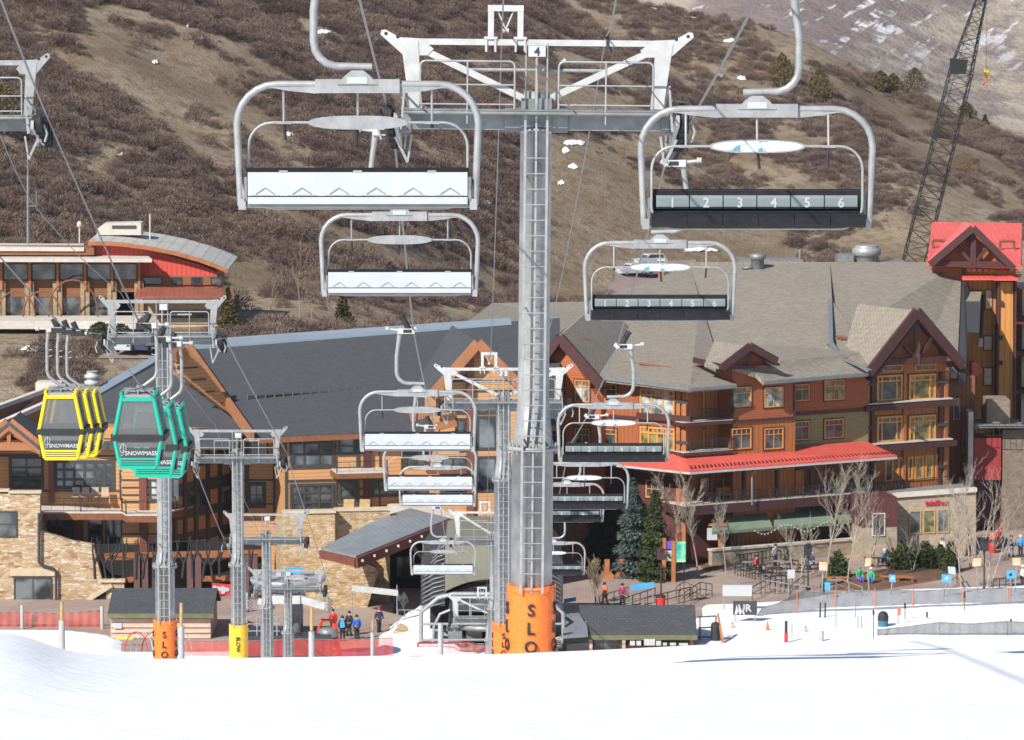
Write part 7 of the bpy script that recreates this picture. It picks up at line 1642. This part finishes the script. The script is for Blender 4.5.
for x, y, w, h, mt, lb, yf in ((823, 566, 8, 8.5, 'osign', 'orange and white sign above the person in olive', 592), (867.5, 562.5, 6, 8, 'osign', 'orange sign above the seated pair', 590), (976.5, 562.5, 8.5, 8, 'osign', 'orange sign left of the black lamp post', 590), (1016.5, 561.5, 8, 7.5, 'osign', 'rightmost orange sign near the edge', 590), (827.5, 586, 5.5, 8, 'sky', 'small blue sign held low by the person in olive', 596), (892.5, 578, 6.5, 7.5, 'sky', 'tilted blue sign right of the seated pair', 592), (946.5, 578, 8.5, 8, 'sky', 'blue sign with a white sign above it', 594), (1010.5, 574.5, 8, 8, 'sky', 'blue sign with a dark diamond near the right edge', 594), (791, 574, 7.5, 9, 'white', 'white notice left of the orange sign', 590), (952, 570, 7.5, 7.5, 'white', 'white notice just above the blue sign', 592)):
    if 'osign' not in M: M['osign'] = plain('orange_sign_face', (.78, .42, .20), .5)
    D = G(x, yf+3).y-1.5; p = W(x, y, D); t = thing('trail_sign', lb, 'sign', Vector((p.x, D, Z0)), gsn); mb = MB(); mb.tube([(p.x+random.Random(int(x)).uniform(-.25, .25), D, Z0-.1), (p.x, D, p.z)], .045, 6); mb.build('post', M['galv2'], t); mb = MB(); s_ = D/F; k = random.Random(int(x)).uniform(-.06, .06)
    mb.obox((p.x-w*s_/2, D-.09, p.z-h*s_/2), (w*s_, 0, k), (0, .04, 0), (k, 0, h*s_)); bo = mb.build('board', M[mt], t)
    if mt == 'osign': mb = MB(); mb.box(p.x-w*s_*.4, p.x+w*s_*.4, D-.10, D-.092, p.z-h*s_*.4, p.z-h*s_*.02); mb.build('white_band', M['white'], bo)
    if mt == 'sky' and x > 850: mb = MB(); r_ = .16; mb.prism([(p.x, D-.10, p.z-r_), (p.x+r_, D-.10, p.z), (p.x, D-.10, p.z+r_), (p.x-r_, D-.10, p.z)], (0, .006, 0)); mb.build('diamond', M['black'] if x > 1000 else M['white'], bo)
# poles, skis, cones and bin on the run-out
def stick(x, yt, yb, mt, label, r=.03, D=None, name='marker_pole', top=None):
    D = D or G(x, min(yb+2, 648)).y; a, b_ = W(x, yt, D), W(x, yb, D); z = min(b_.z, -46.7); mb = MB(); mb.tube([(b_.x, D, z-.2), a], r, 6, 0)
    if top: mb.tube([a.lerp(b_, top), a], r*2.4, 6, 1)
    return mb.build(name, [M[mt], M['black']], loc=b_, label=label, cat='pole', group='thin poles stuck in the snow')
for x, yt, yb, mt, lb, top in ((858, 616, 630, 'galv', 'left pole of a thin pair standing on the snow', None), (861.5, 616, 630, 'galv', 'right pole of a thin pair standing on the snow', None), (873.5, 610, 640, 'dark', 'thin pole with a black head left of the teal bin', .16), (898, 608, 626, 'galv', 'thin pole carrying an orange flag', None), (905, 603, 621, 'dark', 'dark pole between the orange flag and the upper mesh fence', .3), (927, 612, 620, 'black', 'short black stub standing alone on the snow', .6), (964.5, 592, 612, 'dark', 'dark pole with a thick black top in front of the upper fence', .3), (836, 609, 628, 'galv', 'slanted grey pole right of the two skis', None), (855.5, 605, 619, 'galv', 'thin grey pole under the seated pair', None), (792, 623, 638, 'galv', 'thin pole right of the black and red post', None), (1011, 619, 635, 'dark', 'dark pole poking over the lower mesh fence', .2)):
    stick(x, yt, yb, mt, lb, .03, None, 'marker_pole', top)
for x in (820, 825): mb = MB(); D = G(x, 622).y; mb.prism([W(x-.8, 621, D), W(x+.8, 621, D), W(x+1.2, 604, D), W(x+.6, 602, D), W(x-.4, 603, D)], (0, .03, 0)); mb.build('ski', M['black'], loc=W(x, 621, D), label='left one of two black skis stuck upright in the snow' if x == 820 else 'right one of two black skis stuck upright in the snow', cat='ski')
o = bpy.data.objects; mb = MB(); D = G(898, 628).y; mb.prism([W(898.2, 608, D), W(901, 608.5, D), W(900.5, 615, D), W(898.2, 616, D)], (0, .02, 0)); mb.build('orange_flag', M['jk_orange'], loc=W(898, 612, D), label='small orange flag on a thin pole right of the teal bin', cat='flag')
t = thing('rubbish_bin', 'teal bin with a black domed top standing on the snow', 'bin', G(883, 630)); p = WL[t.name_full]
mb = MB(); mb.lathe(p-Vector((0, 0, .3)), [(.36, 0), (.38, 1.0), (.38, 1.02)], 20); mb.build('body', M['jk_teal'], t); mb = MB(); mb.lathe(p, [(.40, .72), (.40, 1.0), (.34, 1.2), (.22, 1.34), (.05, 1.4)], 20); mb.build('domed_lid', M['black'], t)
t = thing('padded_post', 'post with a black upper half and red lower half on the snow', 'post', G(786, 646)); p = WL[t.name_full]; mb = MB(); mb.lathe(p-Vector((0, 0, .2)), [(.13, 0), (.13, 1.15)], 12); mb.build('red_sleeve', M['jk_red'], t); mb = MB(); mb.lathe(p, [(.1, .95), (.1, 1.8)], 12); mb.build('black_sleeve', M['black'], t)
for x, y, lb in ((767.5, 634, 'bright orange traffic cone left of the black and red post'), (732.5, 631, 'small orange striped marker left of the traffic cone'), (805.5, 635, 'small orange striped marker right of the black and red post')):
    p = G(x, y); h = .8 if x == 767.5 else .55; p.z = -46.85; t = thing('traffic_cone', lb, 'cone', p, 'orange cones on the snow'); mb = MB(); mb.lathe(p, [(.2, 0), (.2, .04), (.17, .05), (.03, h), (.02, h)], 14); mb.build('cone_body', M['jk_orange'], t)
    if h < .7: mb = MB(); mb.lathe(p, [(.14, .2), (.105, .34)], 14); mb.build('white_stripe', M['white'], t)
pole(821.5, 631, 645, 290, .16, 'wrapg', 'short white stub pole at the bottom of the run-out', 0, grp='stub poles'); 
mb = MB(); D = G(735, 648).y; t = thing('loading_rack', 'dark rack with a slanting wooden board right of the wide hut', 'rack', W(712, 645, 291))
for a, b_ in (((698, 617), (716, 616)), ((698, 628), (716, 627)), ((716, 616), (716, 645)), ((700, 617), (700, 645)), ((698, 637), (716, 637))): mb.bar(W(*a, 291), W(*b_, 291), .09)
mb.build('frame', M['dark'], t); mb = MB(); mb.prism([W(717, 614, 291), W(719, 614, 291), W(725, 645, 289), W(722, 646, 289)], (0, .3, 0)); mb.build('timber_board', M['wood'], t); mb = MB(); mb.lathe(W(715.5, 644, 290.5), [(.35, 0), (.35, 1.3), (.3, 1.5), (.1, 1.6)], 14); mb.build('black_drum', M['black'], t)
# handrails
def handrail(name, pts, label, mt='galv2', h=1.0, cat='railing', n=5, grp='handrails at the edge of the plaza'):
    P_ = [G(x, y) for x, y in pts]; t = thing(name, label, cat, P_[0], grp); mb = MB()
    for a, b_ in zip(P_[:-1], P_[1:]):
        mb.tube([a+Vector((0, 0, h)), b_+Vector((0, 0, h))], .04, 6); mb.tube([a+Vector((0, 0, h*.5)), b_+Vector((0, 0, h*.5))], .03, 6)
    mb.build('rail', M[mt], t); mb = MB()
    for a, b_ in zip(P_[:-1], P_[1:]):
        for i in range(n): q = a.lerp(b_, i/(n-1)); mb.tube([q, q+Vector((0, 0, h))], .035, 6)
    explode(mb, 'post', M[mt], t)
handrail('handrail', [(740, 596), (765, 593), (812, 600)], 'long pale handrail between the white board and the fence', 'galv2'); handrail('handrail', [(752, 600), (770, 590)], 'dark sloping stair rail right of the white board', 'dark', n=3); handrail('handrail', [(790, 599), (804, 588)], 'dark sloping stair rail under the many-stemmed tree', 'dark', n=3)
handrail('handrail', [(775, 594), (776, 586), (786, 586)], 'dark looped rail left of the white notice', 'dark', n=2); handrail('handrail', [(600, 609), (628, 600)], 'grey stair rail above the left end of the wide hut', 'galv'); handrail('handrail', [(625, 611), (655, 601)], 'dark stair rail above the middle of the wide hut', 'dark'); handrail('handrail', [(645, 611), (690, 600)], 'dark stair rail above the right end of the wide hut', 'dark'); handrail('handrail', [(676, 600), (684, 594), (697, 600)], 'brown looped rail right of the red bin', 'brownw', n=3); handrail('handrail', [(684, 606), (700, 595), (712, 597)], 'dark rail where the snow begins', 'dark', n=3)
handrail('handrail', [(398, 622), (424, 622)], 'low grey rail on the stone edge before the plaza', 'galv', .9); handrail('handrail', [(945, 590), (957, 583), (963, 592)], 'dark looped rail right of the blue sign', 'dark', n=2); handrail('handrail', [(993, 592), (1012, 590)], 'dark double rail right of the black lamp post', 'dark', n=4); handrail('handrail', [(836, 590), (862, 600)], 'pale sloping rail below the seated pair', 'galv2', n=3)
patch('stone_edge', [(388, 640), (398, 626), (424, 620), (440, 620), (440, 640)], .5, M['l_stone2'])
# patio fence, tables, benches
handrail('patio_fence', [(735, 575), (755, 580), (792, 590)], 'black metal patio fence below the left green awning', 'black', 1.0, 'fence', 8, 'patio fences'); handrail('patio_fence', [(736, 569), (792, 560)], 'black metal fence along the stone wall under the awnings', 'black', 1.1, 'fence', 16, 'patio fences')
rnd = random.Random(8)
tabs = [(748, 571), (760, 574), (772, 577), (779, 570), (790, 573), (806, 566), (818, 570), (878, 567), (887, 563), (896, 566), (900, 560), (880, 558)]
m_ = {748: 'leftmost round patio table', 760: 'second patio table from the left', 772: 'patio table next to the many-stemmed tree', 779: 'patio table by the stone wall', 790: 'patio table right of the many-stemmed tree', 806: 'patio table before the middle awning', 818: 'patio table left of the tall aspen', 878: 'front table of the right patio cluster', 887: 'middle table of the right patio cluster', 896: 'patio table nearest the rounded green shrub', 900: 'patio table at the limestone shop corner', 880: 'rear patio table below the corrugated panel'}
for i, (x, y) in enumerate(tabs):
    p = G(x, y); t = thing('patio_table', m_[x], 'table', p, 'patio tables'); mb = MB(); mb.lathe(p, [(.5, .72), (.5, .76)], 16); mb.build('table_top', M['dark'] if i % 3 else M['galv2'], t); mb = MB(); mb.tube([p, p+Vector((0, 0, .72))], .05, 6); mb.box(p.x-.25, p.x+.25, p.y-.25, p.y+.25, p.z+.0, p.z+.03); mb.build('pedestal', M['dark'], t)
    for k, (dx, dy, w_) in enumerate(((-.85, 0, 'left'), (.85, 0, 'right'))):
        c = p+Vector((dx, dy, 0)); t2 = thing('patio_chair', 'chair %s of the %s' % (w_, m_[x]), 'chair', c, 'patio chairs'); mb = MB(); mb.box(c.x-.24, c.x+.24, c.y-.24, c.y+.24, c.z+.43, c.z+.47); mb.build('seat', M['galv'] if (i+k) % 3 == 0 else M['black'], t2)
        mb = MB(); s = -1 if dx < 0 else 1; mb.box(min(c.x+s*.2, c.x+s*.24), max(c.x+s*.2, c.x+s*.24), c.y-.22, c.y+.22, c.z+.47, c.z+.9); mb.build('backrest', M['galv'] if (i+k) % 3 == 0 else M['black'], t2); 
        for sx in (-.22, .22):
            for sy in (-.22, .22): mb = MB(); mb.bar((c.x+sx, c.y+sy, c.z), (c.x+sx, c.y+sy, c.z+.43), .035); mb.build('leg', M['black'], t2)
for x, y, w, lb in ((835, 583, 14, 'long orange timber bench between the tall aspens'), (893, 582, 13, 'reddish timber bench left of the blue sign'), (905, 583, 9, 'dark timber bench beside the reddish one')):
    p = G(x, y); s = w*p.y/F; t = thing('timber_bench', lb, 'bench', p, 'timber benches'); mb = MB(); mb.box(p.x-s, p.x+s, p.y-.25, p.y+.25, p.z+.42, p.z+.5); mb.build('seat', M['wood'], t)
    for q in (-.8, .8): mb = MB(); mb.box(p.x+s*q-.1, p.x+s*q+.1, p.y-.2, p.y+.2, p.z, p.z+.42); mb.build('leg', M['brownw'], t)
# deck chairs on the lodge deck
for i, x in enumerate((76, 85.5, 95, 105)):
    p = fL.pt(x, 501.5, .9); t = thing('deck_chair', ['leftmost', 'second from the left', 'third from the left', 'rightmost'][i]+' of four tan deck chairs on the lodge deck', 'chair', p, 'deck chairs on the lodge deck'); mb = MB(); mb.box(p.x-.28, p.x+.28, p.y-.5, p.y+.05, p.z+.4, p.z+.45); mb.build('seat', M['woodl'], t); mb = MB(); mb.prism([(p.x-.28, p.y, p.z+.45), (p.x+.28, p.y, p.z+.45), (p.x+.28, p.y+.15, p.z+1.1), (p.x-.28, p.y+.15, p.z+1.1)], (0, .05, 0)); mb.build('backrest', plain('tan_fabric', (.42, .32, .25), .8), t)
    for sx in (-.26, .26):
        for sy in (-.46, .02): mb = MB(); mb.bar((p.x+sx, p.y+sy, p.z), (p.x+sx, p.y+sy, p.z+.4), .05); mb.build('leg', M['char'], t)
# kiosk, lamp posts, hanging sign, trestles, bins
t = thing('map_kiosk', 'wooden-posted map kiosk with a green map beside the spruces', 'kiosk', G(673, 582)); p = WL[t.name_full]; D = p.y
for x in (664, 673.5): mb = MB(); a = W(x, 538 if x < 670 else 541, D); mb.box(a.x-.16, a.x+.16, D-.16, D+.16, Z0, a.z); mb.build('timber_post', M['wood'], t)
for x0, y0, x1, y1, mt, nm in ((665.6, 541, 672, 549, 'jk_purple', 'poster'), (665.6, 550.5, 672, 561, 'white', 'poster')): mb = MB(); a, b_ = W(x0, y1, D), W(x1, y0, D); mb.box(a.x, b_.x, D-.05, D+.02, a.z, b_.z); mb.build(nm, M[mt], t)
mm, nt, b = newmat('painted_trail_map'); n = noisen(nt, objco(nt), 1.6, 3); nt.links.new(ramp(nt, n, [(.35, (.02, .30, .26)), (.5, (.10, .52, .38)), (.62, (.35, .68, .25)), (.7, (.7, .8, .75))]), b.inputs['Base Color'])
mb = MB(); a, b_ = W(675.2, 562, D), W(685.8, 541.5, D); mb.box(a.x, b_.x, D-.05, D+.02, a.z, b_.z); mb.build('trail_map', mm, t)
t = thing('hanging_sign', 'wooden T-post carrying a hanging white board in front of the awnings', 'sign', G(720.5, 565)); D = WL[t.name_full].y; mb = MB(); a = W(720.5, 518, D); mb.box(a.x-.18, a.x+.18, D-.15, D+.15, Z0, a.z); a, b_ = W(708, 526, D), W(726.5, 523, D); mb.box(a.x, b_.x, D-.13, D+.13, a.z, b_.z+.0); mb.build('timber_post', M['wood'], t); mb = MB(); a, b_ = W(707, 540, D), W(717.3, 528, D); mb.box(a.x, b_.x, D-.05, D+.05, a.z, b_.z); mb.build('white_board', M['white'], t)
def lamp(x, yt, yb, label, head='maroon'):
    p = G(x, yb); a = W(x, yt, p.y); t = thing('lamp_post', label, 'lamp post', p, 'lamp posts on the plaza'); mb = MB(); mb.lathe(p, [(.16, 0), (.16, .3), (.07, .4), (.06, a.z-Z0-.8)], 10); mb.build('pole', M['black'], t); mb = MB(); mb.prism([(a.x-.3, a.y-.3, a.z-.8), (a.x+.3, a.y-.3, a.z-.8), (a.x+.3, a.y+.3, a.z-.8), (a.x-.3, a.y+.3, a.z-.8)], (0, 0, .7)); mb.lathe(a-Vector((0, 0, .1)), [(.45, 0), (.05, .25)], 4); mb.build('lantern', M[head], t)
lamp(661, 549, 607, 'black lamp post with a maroon lantern in front of the map kiosk'); lamp(808, 545, 590, 'black lamp post left of the tall pale aspens', 'black'); lamp(984, 540, 592, 'black lamp post beside the broad bare tree', 'black')
for x, lb in ((607, 'left one of two rusty timber trestles below the spruces'), (622, 'right one of two rusty timber trestles below the spruces')):
    p = G(x, 578); t = thing('timber_trestle', lb, 'trestle', p, 'timber trestles'); mb = MB(); mb.prism([(p.x-.7, p.y-.2, Z0), (p.x+.7, p.y-.2, Z0), (p.x+.35, p.y-.2, Z0+.5), (p.x-.35, p.y-.2, Z0+.5)], (0, .4, 0)); mb.build('foot', M['wood'], t); mb = MB(); mb.box(p.x-.2, p.x+.2, p.y-.15, p.y+.15, Z0+.5, Z0+1.5); mb.build('upright', M['wood'], t)
for x, y, lb in ((661, 609, 'red bin at the foot of the maroon-lantern lamp post'), (945, 566, 'red bin among the trees by the shop front'), (992.5, 553, 'red bin by the person in black and red')):
    p = G(x, y); t = thing('red_bin', lb, 'bin', p, 'red bins on the plaza'); mb = MB(); mb.lathe(p, [(.3, 0), (.34, .9)], 14); mb.build('body', M['jk_red'], t); mb = MB(); mb.lathe(p, [(.36, .9), (.36, 1.0), (.2, 1.1)], 14); mb.build('lid', M['jk_black'], t)
# string lights are small bulbs under the awnings
mb = MB()
for i in range(26): a = fB.pt(755+i*3.3, 531+4*math.sin(i*.5)-i*.22, 3.0); mb.lathe(a, [(.02, -.07), (.07, 0), (.02, .07)], 6)
mb.tube([fB.pt(755+i*3.3, 530.3+4*math.sin(i*.5)-i*.22, 3.0) for i in range(26)], .012, 4); mb.build('string_lights', M['white'], loc=fB.pt(755, 522, 3.6), label='string of small white bulbs looping below the green awnings', cat='string lights')
# red sign at the undercroft, banner on the lodge
board('red_sign', 212, 583, 232, 594, 304, M['jk_red'], 'small red sign with white writing beside the yellow-padded gondola tower', 'sign', None, (214,), 1.5)
t = [o_ for o_ in bpy.data.objects if o_.name.startswith('red_sign')][0]; mb = MB(); p = W(223, 589.6, 303.9); k_ = .085
mb.prism([(p.x+a*k_, 303.93, p.z+b_*k_*.75) for a, b_ in ((-6, 3.2), (-4.2, 4.2), (-3, 3), (-1, 3.4), (0, 4.4), (1.5, 3), (5.5, 1.6), (5.5, -2), (2.4, -2.4), (1, -5), (-1.5, -4.8), (-2.2, -2), (-6, 0))][::-1], (0, -.03, 0))
q = mb.build('white_emblem', M['white'], t); mb = MB(); mb.lathe(W(214.5, 587.4, 303.9), [(.15, -.03), (.15, .03)], 12, axis='Y'); mb.build('white_disc', M['white'], t)

# ---------------------------------------------------------------- parked vehicles
def vehicle(p, rot, mt, label, kind='suv', grp='vehicles parked behind the buildings'):
    t = thing('parked_car', label, 'car', p, grp); t.rotation_euler = (0, 0, R(rot)); L, Wd, H = 4.7, 1.85, 1.7; mb = MB()
    prof = [(-L/2, .35), (-L/2, .95), (-L/2+.9, 1.08), (L/2-.35, 1.08), (L/2, .95), (L/2, .35)]; mb.prism([(x, -Wd/2, z) for x, z in prof], (0, Wd, 0)); top = [(-L/2+1.2, 1.08), (-L/2+1.75, H-.06), (-L/2+2.0, H), (L/2-.6, H) if kind == 'suv' else (L/2-1.5, H), (L/2-.15, 1.08) if kind == 'suv' else (L/2-1.1, 1.08)]; mb.prism([(x, -Wd/2+.1, z) for x, z in top], (0, Wd-.2, 0)); o = mb.build('body', M[mt]); o.parent = t
    mb = MB(); g = [(-L/2+1.42, 1.14), (-L/2+1.85, H-.12), (top[3][0]-.1, H-.12), (top[4][0]-.3, 1.14)]; mb.prism([(x, -Wd/2+.09, z) for x, z in g], (0, Wd-.18, 0)); mb.prism([(-L/2+1.18, -.75, 1.12), (-L/2+1.70, -.7, H-.12), (-L/2+1.70, .7, H-.12), (-L/2+1.18, .75, 1.12)], (.04, 0, 0)); o = mb.build('window', M['glass']); o.parent = t
    for x in (-L/2+.9, L/2-.95):
        for s in (-1, 1):
            mb = MB(); mb.lathe((x, s*(Wd/2-.12), .35), [(.30, -.12), (.35, -.1), (.35, .1), (.30, .12)], 16, axis='Y'); o = mb.build('wheel', M['black']); o.parent = t; m2 = MB(); m2.lathe((x, s*(Wd/2-.0), .35), [(.16, -.012), (.16, .012)], 12, axis='Y'); q = m2.build('rim', M['galv2']); q.parent = o
    for s in (-1, 1): mb = MB(); mb.box(-L/2-.02, -L/2+.05, s*.7-.15, s*.7+.15, .72, .88); o = mb.build('headlight', M['glassb']); o.parent = t
m_lot = plain('pinkish_asphalt', (.27, .20, .175), .9, 0, .12, .3)
def patch_hill(name, pts, mt, lift=.12):
    q = [on_hill(x, y) for x, y in pts]; zz = sum(p.z for p in q)/len(q)+lift; mb = MB(); n = 12; vs = []
    for j in range(n+1):
        for i in range(n+1): a = q[0].lerp(q[1], i/n); b_ = q[3].lerp(q[2], i/n); c = a.lerp(b_, j/n); c.z = hill_z(c.x, c.y)+lift; vs.append(c)
    mb.add(vs, [(j*(n+1)+i, j*(n+1)+i+1, (j+1)*(n+1)+i+1, (j+1)*(n+1)+i) for j in range(n) for i in range(n)], 0, True); mb.build(name, mt, loc=q[0], kind='structure'); return zz
zl = patch_hill('car_park', [(600, 300), (700, 300), (696, 262), (618, 262)], m_lot)
def at_lot(x, y, z): return on_hill(x, y)+Vector((0, 0, .13))
vehicle(at_lot(632, 277, zl), 32, 'white', 'white estate car in the car park seen through the numbered chair'); vehicle(at_lot(655, 277, zl), 40, 'jk_grey', 'dark grey car parked right of the white estate car'); vehicle(at_lot(650, 267, zl), 30, 'white', 'white car parked in the row behind the white estate car')
zl2 = patch_hill('upper_road', [(98, 360), (178, 360), (178, 347), (98, 345)], m_lot)
vehicle(at_lot(150, 353, zl2), 68, 'jk_navy', 'dark blue car on the road below the recreation centre'); vehicle(at_lot(131, 353, zl2), 72, 'white', 'white car left of the dark blue one below the recreation centre')
# gate post at the car park
mb = MB(); p = at_lot(661, 296, zl); mb.box(p.x-.4, p.x+.4, p.y-.4, p.y+.4, p.z, p.z+4.6, 0); mb.box(p.x-.5, p.x+.5, p.y-.5, p.y+.5, p.z+4.6, p.z+4.9, 1); mb.build('gate_pillar', [M['wood'], M['conc']], loc=p, label='orange pillar with a pale cap at the right edge of the car park', cat='pillar')

# ---------------------------------------------------------------- snow patches left on the hillside
rnd = random.Random(12); mb = MB()
SP = [(213, 30, 7, 2.5), (190, 27, 4, 1.5), (203, 40, 4, 1.2), (282, 58, 9, 1.6), (278, 30, 6, 2), (324, 34, 8, 1.8), (327, 45, 7, 1.8), (338, 59, 14, 3), (345, 69, 8, 2), (333, 53, 5, 1.5), (347, 107, 5, 3.5), (270, 92, 5, 2), (290, 136, 7, 1.2), (125, 157, 10, .8), (420, 66, 5, 2), (445, 158, 4, 1), (487, 178, 5, 1.6), (494, 186, 7, 2), (575, 144, 14, 3.5), (567, 152, 8, 3), (573, 168, 9, 2.2), (561, 185, 6, 1.5), (720, 77, 9, 1.2), (742, 79, 7, 2.5), (700, 252, 26, 1.8), (306, 267, 6, 1.3), (460, 180, 5, 1.2), (488, 205, 6, 1.5), (405, 3, 8, 1), (188, 1, 5, 1), (372, 8, 5, 1), (735, 42, 12, 1), (690, 12, 10, 1), (655, 4, 12, 1), (155, 64, 4, 1), (90, 335, 20, 2), (30, 352, 24, 2), (170, 344, 12, 2), (565, 62, 4, 1)]
for x, y, w, h in SP:
    for k in range(3):
        cx_, cy_ = x+rnd.uniform(-.35, .35)*w, y+rnd.uniform(-.4, .4)*h; n = 14; ws, hs = w*rnd.uniform(.35, .7), h*rnd.uniform(.5, .9)
        ring = []
        for i in range(n): a = 6.283*i/n; rr = rnd.uniform(.65, 1.1); q = on_hill(cx_+ws*rr*math.cos(a), cy_+hs*rr*math.sin(a)); ring.append(q)
        c = sum(ring, Vector())/n; c.z += .55; b = len(mb.v); mb.add([q+Vector((0, 0, .12)) for q in ring]+[c], [(i, (i+1) % n, n) for i in range(n)], 0, True)
mb.build('snow_patches', M['snow'], kind='stuff', label='thin leftover patches of snow scattered over the hillside')
# ---------------------------------------------------------------- air between the viewer and the far slopes
mb = MB(); mb.box(-1150, 1350, -60, 2950, -152, 330)
m = bpy.data.materials.new('thin_haze'); m.use_nodes = True; nt = m.node_tree
for n_ in list(nt.nodes):
    if n_.type == 'BSDF_PRINCIPLED': nt.nodes.remove(n_)
pv = nt.nodes.new('ShaderNodeVolumePrincipled'); pv.inputs['Density'].default_value = .00006; pv.inputs['Color'].default_value = (.93, .94, 1, 1); pv.inputs['Anisotropy'].default_value = .2
nt.links.new(pv.outputs[0], nt.nodes['Material Output'].inputs['Volume'])
mb.build('haze', m, kind='stuff')
sc.cycles.volume_bounces = 0; sc.cycles.volume_max_steps = 16
